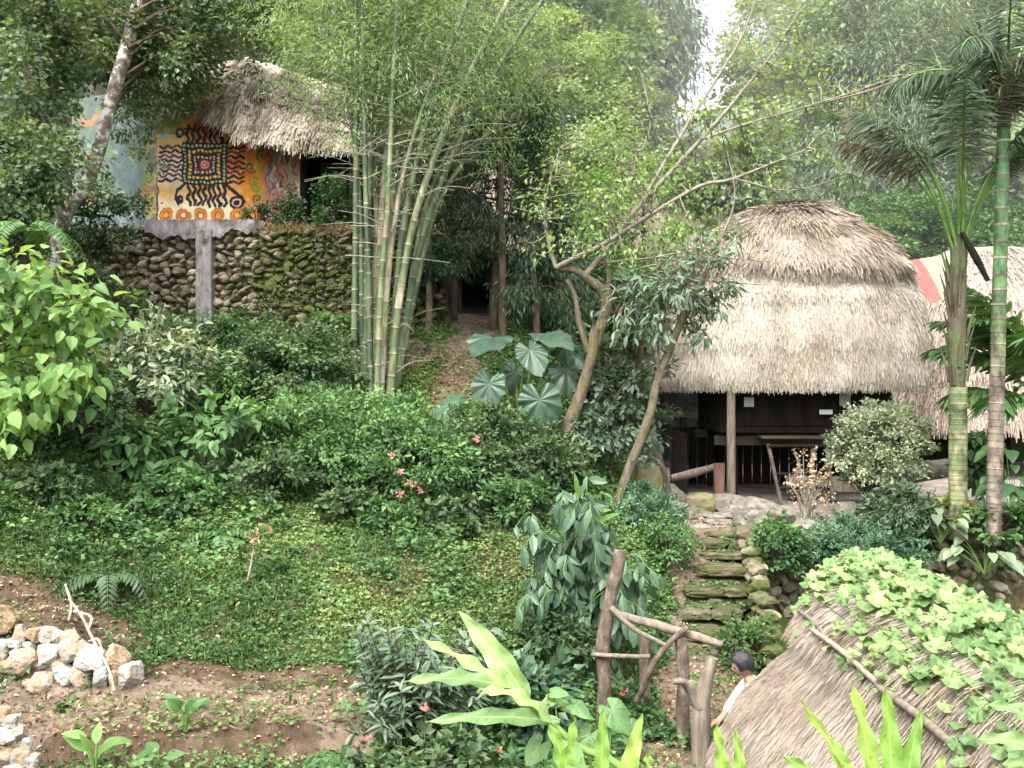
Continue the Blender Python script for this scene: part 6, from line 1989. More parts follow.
S('flower_bush', 'low leafy bush dotted with red blossoms at the foot of the slope thicket', 425, 14.6, 125, 84, 'leaf_mid', .085, 90, 85, FOLD, dz=-.05, tint=(.1, .85), flowers=('flower_red', [(392, 455), (401, 472), (411, 484), (400, 494), (420, 490)]))
S('flower_bush', 'dark leafed bush with two pink blossoms under the elephant ears', 490, 15.3, 110, 80, 'leaf_dark', .095, 80, 70, FOLD, dz=-.05, tint=(.25, 1), flowers=('flower_red', [(477, 440), (478, 463)]))
S('creeping_bush', 'small leaved trailing bush at the bamboo foot over the earth bank', 392, 16.0, 90, 52, 'leaf_mid', .085, 60, 62, KITEW, dz=-.1, tint=(.15, .9))
S('bank_bush', 'dark low bush below the crooked mossy tree', 545, 15.4, 90, 70, 'leaf_dark', .10, 50, 60, KITE, tint=(.1, .8))
S('bank_bush', 'green mound bush at the edge of the mown bank above the fence', 515, 14.0, 70, 45, 'leaf_mid', .09, 36, 60, KITE, tint=(0, .6))
S('bank_bush', 'leafy bush filling the corner between bamboo and stone wall', 330, 18.8, 70, 48, 'leaf_mid', .085, 40, 60, KITEW, tint=(.1, .7))
S('bank_bush', 'low green bush on the wall foot under the mossy stones', 250, 19.0, 80, 42, 'leaf_mid', .085, 40, 60, KITEW, tint=(0, .6))
S('bank_bush', 'mid green bush on the slope between grey leaved bush and dark mound', 235, 16.4, 90, 62, 'leaf_mid', .095, 50, 60, KITE, tint=(.1, .8))
S('bank_bush', 'low spread of dark leaves at the bottom of the broad light shrub', 270, 14.1, 130, 44, 'leaf_dark', .09, 60, 60, KITE, tint=(.1, .8))
S('bank_bush', 'sprawling green bush behind the forked fern by the soil bank', 175, 13.2, 80, 40, 'leaf_mid', .085, 40, 50, KITEW, tint=(0, .7))
for k, (px, D, w_, h_) in enumerate(((20, 13.3, 70, 50), (55, 12.6, 60, 36), (90, 12.4, 70, 34), (350, 13.6, 70, 34), (390, 13.5, 60, 30), (455, 13.6, 70, 36), (535, 14.6, 40, 36), (60, 15.5, 80, 60), (20, 14.6, 60, 60), (300, 18.6, 60, 34), (460, 16.2, 60, 40), (360, 16.2, 60, 40))):
    S('slope_shrub', 'low green filler shrub among the thicket on the slope', px, D, w_, h_, ['leaf_mid', 'leaf_dark'][k % 2], .09, 34, 60, [KITE, KITEW][k % 2], group='low shrubs in the slope thicket', tint=(.05, .8))
# bushes by the yard
S('juniper_bush', 'spreading bluish green juniper mound in front of the clipped bush', 852, 14.8, 132, 58, 'leaf_conifer2', .075, 170, 130, SLIM, dz=-.3, tint=(.1, 1), cr=.14, wid=1.7, upright=.4, base=(*P(852, 0, 14.75)[:2], -2.55))
S('juniper_bush', 'smaller juniper mound beside the mossy sloping trunk', 645, 14.9, 76, 56, 'leaf_conifer2', .075, 90, 110, SLIM, tint=(.1, 1), cr=.12, wid=1.7, upright=.4, base=(*P(645, 0, 14.95)[:2], -2.4))
S('juniper_bush', 'dim juniper growth under the golden fern', 905, 14.75, 70, 50, 'leaf_conifer', .10, 50, 80, SLIM, tint=(.3, 1), cr=.14, wid=1.7, base=(*P(900, 0, 14.9)[:2], -2.3))
# clipped round bush on a short stem
b = np.array([*P(864, 0, 16.5)[:2], -2.2])
cb = thing('clipped_bush', 'rounded pale variegated bush clipped to a ball on a forked stem', 'bush', b)
m = MB()
c = P(880, 447, 16.5)
pts = crown_points(c, (.84, .8, .80), 190, .62, lump=.12, seed=4)
pts = pts[pts[:, 2] > c[2] - .62]
tube(m, [b - [0, 0, .05], b + [.02, 0, .3]], [.035, .03], 8, 4)
for q in pts[::4]:
    tube(m, [b + [.02, 0, .28], (b + [.02, 0, .3]) * .5 + q * .5 + [0, 0, -.08], q], [.016, .010, .004], 5, 7, wig=.05, cap=False)
m.build('stem', M['stem_dark'], cb)
m = MB()
crown(m, c, None, 0, 70, .055, FOLD, .14, droop=.1, pts=pts, tint=(.12, .8), upright=.25, wid=1.3)
m.build('foliage', M['leaf_pale'], cb)
# dry flowering sprig shrub
b = np.array([*P(806, 0, 16.3)[:2], -2.2])
S('dry_shrub', 'thin dry shrub with pale papery flowers before the wooden rack', 806, 16.3, 46, 66, 'leaf_dry2', .045, 30, 12, KITEW, base=b, stem='twig', tint=(0, .6), hollow=.2)
# small golden fern and other things round the palms
fronds('golden_fern', 'upright yellow green fern beside the dark rounded stone', np.array([*P(902, 0, 15.5)[:2], -2.2]), 10, .42, 'leaf_yellow', .2, 18, .07, 5, 1.7)
for k, (px, D, lbl, mt, lf) in enumerate(((955, 14.9, 'yellowish low plants round the green palm foot', 'leaf_yellow2', .09), (1000, 14.5, 'low leafy plants round the slim palm foot', 'leaf_mid', .10))):
    S('ground_plant', lbl, px, D, 70, 34, mt, lf, 26, 36, KITEW, base=(*P(px, 0, D)[:2], -2.2), upright=.3)
def arrow_plant(label, px, D, z0, n, size, mat, seed, spread=.35, name='arrow_leaf_plant', hgt=.5):
    g = np.random.default_rng(seed)
    b = np.array([(px - 512) / F * D, D, z0])
    t = thing(name, label, 'plant', b)
    st = MB()
    for k in range(n):
        a = g.uniform(0, 6.28)
        e = b + [math.cos(a) * spread * g.uniform(.3, 1), math.sin(a) * spread * g.uniform(.3, 1), hgt * g.uniform(.4, 1.1)]
        tube(st, [b, (b + e) / 2 + [0, 0, .06], e], [.008, .005, .004], 4, 6, cap=False)
        m = MB()
        add_leaves(m, OVW, e[None], np.array([[math.cos(a), math.sin(a) - .5, -.55]]), np.array([[math.cos(a) * .4, math.sin(a) * .4 - .5, .8]]), size * g.uniform(.7, 1.2), [g.uniform(0, .55)])
        m.build('leaf', M[mat], t)
    st.build('stalks', M['stem_green'], t)
    return t
arrow_plant('variegated cream leaved plant on the wall top by the green palm', 940, 14.6, -2.35, 14, .2, 'leaf_pale', 3, .45)
arrow_plant('pale arrow leaved plant hanging over the yard wall', 985, 14.35, -2.75, 18, .22, 'leaf_pale', 4, .5)
arrow_plant('arrow leaved plant at the yard edge past the slim palm', 1015, 14.7, -2.2, 16, .26, 'leaf_mid', 5, .4, hgt=1.2)
arrow_plant('low pale leaved plant between juniper and palm', 925, 14.9, -2.2, 8, .18, 'leaf_pale', 6, .35, hgt=.3)
px_tree('sapling', 'leafy sapling growing between the two palm trunks', 'tree', np.array([*P(976, 0, 17.2)[:2], -2.2]), [np.array([*P(976, 0, 17.2)[:2], -2.25]), P(976, 480, 17.2), P(975, 445, 17.2)], [.015, .012, .006],
        [P(x, y, 17.2) for x, y in ((970, 450), (982, 455), (975, 470), (968, 475), (983, 478), (976, 440))], 17.2, 'leaf_mid', 'stem_dark', 14, .2, OVATE, .08, .1, droop=.7)

# elephant ears
ee_base = ground_at(520, 16.9)
ee = thing('elephant_ear', 'giant elephant ear plant with broad blue green heart leaves', 'plant', ee_base)
def heart_leaf(at, tip, nrm, L, mat, parent, cup=.1, wid=1.0, lobe=.5, stalk=None, veins=True, smat=None, wave=.02):
    tip, nrm = unit(tip), unit(nrm)
    x = unit(np.cross(tip, nrm))
    nn = np.cross(x, tip)
    nt_, nr = 96, 16
    th = np.linspace(0, 2 * np.pi, nt_, endpoint=False)
    a = np.abs((th + np.pi) % (2 * np.pi) - np.pi)
    r = np.interp(a, [0, .2, .5, .9, 1.4, 1.9, 2.4, 2.75, 2.95, np.pi], [1.1, .92, .74, .62, .54, .50, .53, .47, .25, .05])
    r = r * (1 + .035 * np.sin(th * 7 + rng.uniform(0, 6)) + .02 * rng.normal(size=nt_))
    for _ in range(int(rng.integers(0, 4))):
        t0 = rng.uniform(.3, 2.4) * rng.choice([-1, 1])
        r = r * (1 - rng.uniform(.12, .35) * np.exp(-(((th - t0 + np.pi) % (2 * np.pi) - np.pi) / .035) ** 2))
    V, uv = [at[None]], [np.zeros((1, 2))]
    rr = np.linspace(0, 1, nr + 1)[1:]
    bend = rng.uniform(.5, 1.6)
    for q in rr:
        u = r * q * L * np.sin(th) * wid
        v = r * q * L * np.cos(th)
        w_ = -cup * bend * L * (q ** 2) * (.4 + .6 * np.sin(a / 2) ** 2) - .16 * bend * L * np.clip(np.cos(th), 0, 1) * q ** 2 + .16 * np.abs(u) + wave * L * q * np.sin(th * 9 + bend * 5)
        V.append(at + u[:, None] * x + v[:, None] * tip + w_[:, None] * nn)
        uv.append(np.stack([u, v], -1) / L)
    V, uv = np.concatenate(V), np.concatenate(uv)
    m = MB()
    j = np.arange(nt_)
    j2 = (j + 1) % nt_
    base_t = .15 + rng.normal() * .12
    def vein(fc):
        c_ = uv[fc].mean(1)
        lat = np.abs(((c_[:, 1] - .6 * np.abs(c_[:, 0]) + 3) / .17) % 1 - .5)
        return np.clip(base_t + .16 * (np.abs(c_[:, 0]) < .018) + .11 * (lat > .43) + .10 * np.exp(-(np.hypot(c_[:, 0], c_[:, 1]) / .09) ** 2) + .05 * rng.normal(size=len(c_)), 0, 1)
    fc = np.stack([np.zeros(nt_, int), 1 + j, 1 + j2], -1)
    m.add(V, fc, vein(fc), 0, True)
    for k in range(nr - 1):
        o1, o2 = 1 + k * nt_, 1 + (k + 1) * nt_
        fc = np.stack([o1 + j, o2 + j, o2 + j2, o1 + j2], -1)
        m.add(V, fc, vein(fc), 0, True)
    if stalk is not None:
        sm = MB()
        tube(sm, [stalk, (stalk * .45 + at * .55) + [0, 0, .22], at], [.028, .02, .012], 7, 12, cap=False)
    lf = m.build('leaf', M[mat], parent)
    if stalk is not None:
        sm.build('stalk', M[smat or 'stem_green'], lf)
    return lf
for px, py, dD, tip, nrm, L in (
        (489, 384, -.55, (-.25, -.25, -1), (-.15, -1, .35), .62), (540, 400, -.7, (.05, -.2, -1), (.05, -1, .3), .68), (492, 338, -.1, (-.35, -.9, -.25), (0, -.35, 1), .82), (455, 402, -.2, (-.9, -.3, -.55), (-.6, -.5, .6), .58),
        (548, 334, .1, (.5, -.8, -.2), (0, -.3, 1), .72), (530, 350, -.2, (.35, -.5, -.75), (-.1, -.8, .65), .60), (566, 370, 0, (.55, -.3, -.75), (.2, -.85, .5), .66), (604, 370, .2, (.5, -.8, -.15), (.1, -.2, 1), .50),
        (588, 400, 0, (.2, -.5, -.6), (0, -.6, .8), .5), (565, 350, .3, (.6, -.4, -.3), (0, -.6, .9), .6), (515, 372, .35, (-.3, -.3, -.8), (0, -.8, .5), .5), (575, 425, .1, (.5, -.4, -.8), (.1, -.8, .4), .45)):
    heart_leaf(P(px, py, 16.7 + dD), np.array(tip, float), np.array(nrm, float), L * rng.uniform(.8, .98), 'leaf_ear', ee, wave=.035, stalk=ee_base + rng.normal(size=3) * [.08, .08, .02])
m = MB()
e = P(514, 443, 16.0)
add_leaves(m, OVATE, np.repeat(e[None], 5, 0) + rng.normal(size=(5, 3)) * .03, rvec(5) + [0, -.4, -.6], rvec(5) + [0, -1, 0], .2, rng.uniform(.6, 1, 5))
m.build('flower', M['leaf_spear'], ee)

# drooping glossy plant above the fence
b = ground_at(575, 11.7)
dp = thing('glossy_plant', 'lush drooping plant with long glossy dark leaves beside the fence post', 'plant', b)
m = MB()
fo = MB()
gcl = [(545, 548), (592, 540), (556, 585), (612, 585), (530, 612), (580, 622), (628, 622), (552, 655), (602, 662), (535, 668), (572, 515), (640, 590), (575, 690)]
for k in range(150):
    cx_, cy_ = gcl[k % len(gcl)]
    ex, ey = cx_ + rng.normal() * 13, cy_ + rng.normal() * 13
    e = P(ex, ey, 11.35 + rng.normal() * .32)
    s0 = b + rng.normal(size=3) * [.15, .1, 0]
    mid = (s0 + e) / 2
    mid[2] = max(s0[2], e[2]) + .04
    c, _ = tube(m, [s0, mid * .6 + s0 * .4, mid * .5 + e * .5 + [0, 0, .1], e], [.012, .009, .006, .004], 5, 16, cap=False)
    n = 9
    i = np.linspace(6, 15, n).astype(int)
    T = unit(np.gradient(c, axis=0))[i]
    sd = unit(np.cross(T, [0, 0, 1.0])) * np.where(np.arange(n) % 2, 1, -1)[:, None]
    add_leaves(fo, LANCE, c[i], T * .5 + sd * .55 + [0, -.15, -.8] + rng.normal(size=(n, 3)) * .2, np.cross(sd, T) * .3 + rng.normal(size=(n, 3)) * .3 + [0, -.5, .7], rng.uniform(.13, .26, n), np.clip(rng.uniform(.05, .9, n), 0, 1), 0, 1.6)
# upright pale shoots on top
for k in range(12):
    e = P(rng.uniform(565, 600), rng.uniform(500, 530), 11.6)
    add_leaves(fo, LANCE, e[None], np.array([[rng.normal() * .8, -.3, rng.uniform(-.1, .9)]]), np.array([[0, -.7, .6]]), .32, [rng.uniform(.3, .8)], 1, .8)
m.build('stem', M['stem_green'], dp)
fo.build('foliage', [M['leaf_gloss'], M['leaf_light']], dp)

# grey green willowy plant by the path, with red flowers
b = ground_at(412, 9.0)
wp = thing('willowy_plant', 'tall plant with narrow grey green leaves and a few red blooms by the dirt path', 'plant', b)
m, fo = MB(), MB()
for k in range(85):
    ex = rng.uniform(348, 498)
    ey = 612 + abs(rng.normal()) * 58
    if ey > 760:
        continue
    e = P(ex, ey, 8.9 + rng.normal() * .22)
    s0 = b + rng.normal(size=3) * [.1, .1, 0] - [0, 0, .05]
    c, _ = tube(m, [s0, s0 * .5 + e * .5 + [0, 0, -.02], e], [.011, .008, .003], 5, 18, cap=False)
    n = 24
    i = np.clip((rng.uniform(.35, 1, n) * 17).astype(int), 0, 17)
    T = unit(np.gradient(c, axis=0))[i]
    r_ = rvec(n)
    add_leaves(fo, LANCE, c[i], T * .6 + unit(np.cross(T, r_)) * .9 + [0, 0, -.15], rng.normal(size=(n, 3)) * .4 + [0, -.2, .9], rng.uniform(.08, .16, n), np.clip(rng.uniform(.1, 1, n), 0, 1), 0, 1.05)
m.build('stem', M['stem_dark'], wp)
fo.build('foliage', M['leaf_blue'], wp)
for fx, fy in ((425, 708), (367, 738), (498, 751), (398, 760)):
    m = MB()
    e = P(fx, fy, 8.55)
    add_leaves(m, FOLD, e + rng.normal(size=(12, 3)) * .012, rvec(12) + [0, -.4, .4], rvec(12) + [0, -1, .5], .04, rng.uniform(.2, .9, 12), 0, 1.4)
    m.build('flower', M['flower_red'], wp)
S('path_bush', 'dark leafy bush under the willowy plant at the frame bottom', 425, 8.3, 140, 40, 'leaf_dark', .085, 44, 34, FOLD, tint=(.2, 1), wid=1.3)
S('path_bush', 'dark broad leaved bush between the willowy plant and the fence', 520, 9.4, 110, 78, 'leaf_gloss', .14, 44, 26, FOLD, tint=(0, .7), wid=1.2)
S('path_bush', 'shady bush under the glossy drooping plant', 560, 11.2, 90, 50, 'leaf_dark', .10, 44, 40, FOLD, tint=(.0, .7))
S('fence_plant', 'small leafy plant with red bloom between the fence posts', 630, 10.8, 60, 40, 'leaf_mid', .07, 22, 40, KITEW, tint=(0, .6), flowers=('flower_red', [(624, 692)]))
S('fence_plant', 'low plants round the foot of the forked stump', 690, 10.2, 80, 22, 'leaf_mid', .06, 22, 36, KITEW, tint=(0, .6))
S('steps_plant', 'mossy green plant hanging over the lower steps wall', 745, 12.2, 60, 44, 'leaf_cover', .06, 40, 50, KITE, base=P(745, 662, 12.1), tint=(0, .7))
S('steps_plant', 'leafy plant tumbling beside the upper steps under the juniper', 775, 14.3, 60, 52, 'leaf_mid', .075, 40, 50, KITEW, base=P(778, 570, 14.4), tint=(.1, .8))
S('steps_plant', 'small leaved creeper on the bank beside the upper steps', 668, 14.2, 60, 40, 'leaf_mid', .065, 40, 44, KITE, tint=(.1, .8))
# young taros and sprouts by the path
def taro(label, px, D, n, L, mat, seed, hgt=.35, name='taro_plant', lw=.30):
    b = ground_at(px, D)
    g = np.random.default_rng(seed)
    t = thing(name, label, 'plant', b)
    tpl = leaf_strip(8, lambda q: lw * (math.sin(math.pi * min(1, (q * .97 + .02)) ** .7)) ** .9, .35, .2)
    for k in range(n):
        a = 2 * np.pi * k / n + g.uniform(-.4, .4)
        e = b + [math.cos(a) * L * .35, math.sin(a) * L * .25, hgt * g.uniform(.6, 1.1)]
        m = MB()
        tube(m, [b, b * .5 + e * .5 + [0, 0, .05], e], [.014, .01, .006], 6, 8, mat=1, cap=False)
        add_leaves(m, tpl, e[None], np.array([[math.cos(a), math.sin(a) * .7 - .25, g.uniform(-.1, 1.5)]]), np.array([[-math.cos(a) * .5, -.7, .6]]), L * g.uniform(.8, 1.1), [g.uniform(.35, .75)])
        m.build('leaf', [M[mat], M['stem_green']], t)
    return t
taro('bright young taro sprouting from the soil bank below the path', 95, 8.25, 7, .22, 'leaf_light', 3, .34, lw=.2)
taro('small wilting taro on the path edge beside the bright one', 185, 8.7, 6, .19, 'leaf_mid', 4, .22)
taro('little taro leaf pair among the litter under the path', 160, 8.35, 3, .17, 'leaf_mid', 6, .16)
fronds('bracken_fern', 'light green fern spreading on the lower bank at the frame bottom', ground_at(290, 8.0), 12, .5, 'leaf_mid', .9, 24, .12, 7, .6)
fronds('bracken_fern', 'fern beside the lower bank litter close to the willowy plant', ground_at(335, 8.5), 9, .45, 'leaf_mid', .9, 24, .11, 8, .6)
fronds('bracken_fern', 'pale fern at the foot of the willowy plant', ground_at(245, 7.9), 8, .42, 'leaf_yellow', .9, 22, .10, 9, .5)
fronds('dark_fern', 'dark drooping plant above the loose stone wall', ground_at(108, 11.2), 9, .62, 'leaf_dark', 1.0, 16, .15, 10, .8, w=.7)
fronds('slope_fern', 'small fern clump below the broad light shrub', ground_at(222, 12.6), 8, .5, 'leaf_mid', .9, 14, .14, 12, .7)
# dead stick with curled leaves
b = ground_at(243, 11.6)
ds = thing('dead_stick', 'bare pale stick with curled dry leaves planted in the grassy slope', 'stick', b)
m = MB()
tube(m, [b - [0, 0, .05], P(249, 575, 11.55), P(256, 535, 11.5)], [.016, .014, .010], 7, 10, bump=.1)
m.build('stem', M['wood_light'], ds)
m = MB()
add_leaves(m, OVATE, P(257, 530, 11.5) + rng.normal(size=(22, 3)) * [.07, .06, .12], rng.normal(size=(22, 3)) + [0, 0, -.5], rvec(22), rng.uniform(.05, .12, 22), rng.uniform(.1, .9, 22))
m.build('foliage', M['leaf_dry'], ds)
# bare roots over the stone wall
m = MB()
for pts in (((70, 600), (85, 620), (95, 640), (108, 668), (113, 692)), ((75, 612), (93, 618), (90, 632)), ((66, 585), (72, 605), (70, 622)), ((90, 642), (100, 640), (104, 655))):
    tube(m, [P(x, y, 10.5 - (y - 585) * .011) for x, y in pts], [.014, .016, .012], 6, 20, wig=.05, bump=.2, cap=False)
tag(m.build('bare_root', M['wood_light'], loc=P(90, 690, 9.5)), 'pale bare root trailing down over the loose stone blocks', 'root')
# weathered snag
m = MB()
b = ground_at(540, 14.0)
tube(m, [b - [0, 0, .1], P(535, 512, 14), P(533, 490, 14)], [.09, .07, .02], 8, 8, bump=.4, seed=9)
tube(m, [b - [0, 0, .1], P(548, 518, 14), P(556, 505, 14)], [.07, .05, .015], 7, 8, bump=.4, seed=10)
tag(m.build('tree_snag', M['wood_brown'], loc=b), 'jagged dead stump on the slope below the elephant ears', 'stump')

# ---------------------------------------------------------------- squash vine over the near roof
vine = thing('squash_vine', 'bright squash vine with lobed leaves sprawling over the near thatch', 'vine', (NC[0], NC[1], -1.6))
def lobed(n=30):
    th = np.linspace(0, 2 * np.pi, n, endpoint=False)
    a = np.abs((th + np.pi) % (2 * np.pi) - np.pi)
    r = .52 * (1 + .13 * np.cos(5 * th)) * np.interp(a, [0, 1.5, 2.6, 3.0, np.pi], [1.05, 1, .95, .5, .25])
    V = [(0, 0.0, .0)]
    for q in (.55, 1.0):
        for t, rr in zip(th, r * q):
            V.append((rr * math.sin(t), rr * math.cos(t), .10 * q * (math.cos(5 * t)) - .16 * q * q))
    j = np.arange(n)
    j2 = (j + 1) % n
    tri = np.stack([np.zeros(n, int), 1 + j, 1 + j2], -1)
    quad = np.stack([1 + j, 1 + n + j, 1 + n + j2, 1 + j2], -1)
    q1 = np.concatenate([quad, np.stack([quad[:, 1], quad[:, 2], quad[:, 2], quad[:, 2]], -1)[:0]])
    return np.array(V), tri, q1
LV, LT, LQ = lobed()
def vine_leaf_mesh(mb, pos, up, size, tint, az):
    N_ = len(pos)
    d = unit(np.stack([np.cos(az), np.sin(az), 0 * az], -1) + up * 0)
    x = unit(np.cross(d, up))
    y = np.cross(unit(up), x)
    V = pos[:, None] + size[:, None, None] * (LV[None, :, 0:1] * x[:, None] + LV[None, :, 1:2] * y[:, None] + LV[None, :, 2:3] * unit(up)[:, None])
    off = (np.arange(N_) * len(LV))[:, None, None]
    mb.add(V.reshape(-1, 3), (LT[None] + off).reshape(-1, 3), np.repeat(np.clip(tint + .1, 0, 1), len(LT)), 0, True)
    mb.add(V.reshape(-1, 3), (LQ[None] + off).reshape(-1, 4), np.repeat(tint, len(LQ)), 0, True)
fo, stv, fl = MB(), MB(), MB()
th = rng.uniform(0, 2 * np.pi, 6500)
vv = rng.uniform(0, 1.0, 6500)
p = roof_surface(ncap, th, vv, 4.0, 143, .04, NRIDGE) + np.array([NC[0], NC[1], 0])
p2_ = roof_surface(nskirt, th, vv, 4.0, 141, .03, NRIDGE) + np.array([NC[0], NC[1], 0])
q = np.where((rng.uniform(size=6500) < .55)[:, None], p, p2_)
px_ = 512 + q[:, 0] / q[:, 1] * F
py_ = 384 - q[:, 2] / q[:, 1] * F
nn_ = fbm(q * 1.6, 55, 3)
# the vine leaves the sunny thatch of the path side bare
line = 800 + (py_ - 640) * 1.25
bare = (px_ < line + 4) & (py_ > 622)
dens = np.clip(.95 - .78 * (1 - ss(px_, line + 10, line + 110)) * (py_ > 600) + (nn_ - .5) * 2.2, .06, 1)
keep = ~bare & (rng.uniform(size=6500) < dens) & (px_ > 770)
q = q[keep]
hgt = rng.uniform(.015, .13, len(q)) * (1.1 - .5 * ss(py_[keep], 620, 740))
up = unit(np.stack([rng.normal(size=len(q)) * .35 - .1, rng.normal(size=len(q)) * .35 - .35, 1 + 0 * hgt], -1))
pos = q + np.stack([rng.normal(size=len(q)) * .03, rng.normal(size=len(q)) * .03, hgt], -1)
vine_leaf_mesh(fo, pos, up, rng.uniform(.055, .155, len(q)), np.clip(rng.uniform(.0, .9, len(q)) + (fbm(pos * 2, 8, 2) - .5) * .9, 0, 1), rng.uniform(0, 6.28, len(q)))
kk = rng.uniform(size=len(q)) < .07
add_leaves(fo, OVW, pos[kk] - [0, 0, .03], rvec(int(kk.sum())) * [1, 1, .4], rng.normal(size=(int(kk.sum()), 3)) * .4 + [0, -.2, 1], rng.uniform(.06, .13, int(kk.sum())), rng.uniform(.2, 1, int(kk.sum())), 1)
for a, b_ in zip(q[:420], pos[:420]):
    tube(stv, [a, (a + b_) / 2 + rng.normal(size=3) * .01, b_ - [0, 0, .01]], [.004, .003], 4, 4, cap=False)
for k in range(90):
    a = rng.uniform(0, 6.28)
    t = np.linspace(0, 1, 9)
    vv_ = np.clip(rng.uniform(0, .5) + t * rng.uniform(.2, .6), 0, 1)
    c = roof_surface(ncap, a + t * rng.normal() * .7, vv_, 4.0, 143, .04, NRIDGE) + np.array([NC[0], NC[1], .05])
    if (c[:, 0] > 2.3).all():
        tube(stv, c, [.006, .004], 4, 26, wig=.08, seed=k, cap=False)
stv.build('stem', M['stem_green'], vine)
fo.build('foliage', [M['leaf_vine'], M['leaf_dry']], vine)
n = 40
k = rng.integers(0, len(pos), 8)
for i in k:
    m = MB()
    add_leaves(m, OVATE, np.repeat((pos[i] + [0, 0, .05])[None], 5, 0), rvec(5) * [1, 1, .2] + [0, -.2, .4], np.tile([[0, -.3, 1.0]], (5, 1)), .055, rng.uniform(.5, 1, 5), 0, 1.3)
    m.build('flower', M['flower_yellow'], vine)

# ---------------------------------------------------------------- close leaves in front
def blade(mb, p0, p1, p2, wmax, nrm, ns=18, fold=.10, wav=.012, tint=.5, prof=.75, mat=0):
    """a long leaf along a curved midrib with parallel veins and a pale midrib"""
    p0, p1, p2 = (np.asarray(q, float) for q in (p0, p1, p2))
    t = np.linspace(0, 1, ns)[:, None]
    c = (1 - t) ** 2 * p0 + 2 * t * (1 - t) * p1 + t * t * p2
    T = unit(np.gradient(c, axis=0))
    x = unit(np.cross(T, np.asarray(nrm, float)))
    nn = np.cross(x, T)
    w = wmax * np.clip(np.sin(np.pi * np.clip(t[:, 0] * .93 + .05, 0, 1) ** prof), 0, 1) ** .8
    w[0] = wmax * .12
    w[-1] = .0005
    cols = np.array([-1, -.66, -.33, -.06, .06, .33, .66, 1.0])
    V = c[:, None] + (cols[None, :, None] * w[:, None, None]) * x[:, None] + (np.abs(cols)[None, :, None] ** 1.2 * w[:, None, None] * fold * 3 + wav * np.sin(t[:, :, None] * 22 + cols[None, :, None] * 2) * np.abs(cols)[None, :, None]) * nn[:, None]
    k = len(cols)
    i, j = np.meshgrid(np.arange(ns - 1), np.arange(k - 1), indexing='ij')
    a = i * k + j
    tc = np.array([.0, .04, .03, .45, .05, .02, -.03]) * 1.0
    tn = np.clip(tint + tc[j] + .07 * ((i * 7 + j * 5) % 3 - 1) * .5, 0, 1).ravel()
    mb.add(V.reshape(-1, 3), np.stack([a, a + 1, a + k + 1, a + k], -1).reshape(-1, 4), tn, mat, True)
def near_plant(name, label, px, D, leaves, mat, stems, smat='stem_green'):
    b = ground_at(px, D)
    t = thing(name, label, 'plant', b)
    m = MB()
    for pts, rad in stems:
        tube(m, [b - [0, 0, .03]] + [P(*q) for q in pts], rad, 9, None, cap=False)
    m.build('stem', M[smat], t)
    for (a, mid, e, wpx, nrm, tn) in leaves:
        m = MB()
        A, Mi, E = P(*a), P(*mid), P(*e)
        blade(m, A, Mi, E, wpx / F * A[1] * .86, nrm, tint=tn * .85 + .02)
        m.build('leaf', M[mat], t)
    return t
D = 3.1
near_plant('ginger_plant', 'close pale green ginger shoot with long ribbed leaves leaning over the path', 640, 2.9,
           [((528, 700, D), (500, 655, D), (459, 611, D + .1), 15, (-.5, -.8, .5), .72), ((522, 696, D), (480, 668, D - .1), (420, 638, D - .1), 9, (0, -.6, 1), .85), ((515, 690, D), (465, 672, D), (404, 682, D - .05), 10, (.1, -.75, .8), .55),
            ((560, 722, D), (500, 712, D), (425, 722, D), 10, (0, -.8, .7), .5), ((560, 735, D), (530, 690, D - .1), (478, 690, D - .15), 12, (.1, -.5, 1), .95), ((565, 740, D), (575, 770, D - .2), (590, 830, D - .3), 16, (-.2, -1, .3), .55), ((545, 705, D), (555, 690, D + .1), (575, 720, D + .1), 8, (.3, -.8, .6), .6)],
           'leaf_fresh', [([(630, 790, 3.0), (575, 745, 3.1), (528, 700, 3.1), (505, 685, 3.1)], [.018, .014, .012, .010, .006])])
D = 2.8
near_plant('spear_leaf_plant', 'tuft of yellow green spear leaves with round pale leaf at the frame bottom', 612, 2.8,
           [((600, 800, D), (602, 750, D), (603, 707, D), 9, (0, -1, .3), .45), ((622, 810, D), (630, 760, D), (642, 714, D), 11, (-.3, -1, .2), .75), ((575, 800, D), (565, 760, D), (548, 722, D), 12, (.4, -.9, .3), .35), ((560, 800, D), (565, 765, D), (575, 718, D), 9, (.4, -.9, .2), .6), ((640, 800, D), (650, 775, D), (648, 752, D), 8, (.3, -.9, .4), .7)],
           'leaf_spear', [([(612, 800, D)], [.015, .012])])
rl = thing('round_leaf_plant', 'close plant with a few round pale green leaves behind the spear leaves', 'plant', ground_at(596, 3.1))
rb = np.array(rl['_base'])
for px, py, tip, nrm, L in ((612, 710, (.6, -.4, -.6), (.1, -.8, .6), .085), (575, 705, (.7, -.5, -.3), (0, -.4, 1), .06), (553, 692, (.8, -.5, .1), (0, -.5, 1), .05), (590, 735, (-.5, -.4, -.7), (-.2, -.9, .4), .075), (630, 728, (.3, -.4, -.8), (.3, -.8, .4), .07), (540, 745, (-.6, -.4, -.6), (-.2, -.8, .5), .07), (565, 752, (-.2, -.4, -.8), (-.2, -.8, .5), .08)):
    heart_leaf(P(px, py, 3.15), np.array(tip, float), np.array(nrm, float), L, 'leaf_fresh', rl, stalk=None, veins=True)
m = MB()
for px, py in ((612, 710), (575, 705), (553, 692), (590, 735), (630, 728), (540, 745), (565, 752)):
    tube(m, [rb, rb * .5 + P(px, py, 3.15) * .5 + [0, 0, .04], P(px, py, 3.15)], [.006, .004, .003], 5, 10, cap=False)
m.build('stem', M['stem_green'], rl)
D = 2.7
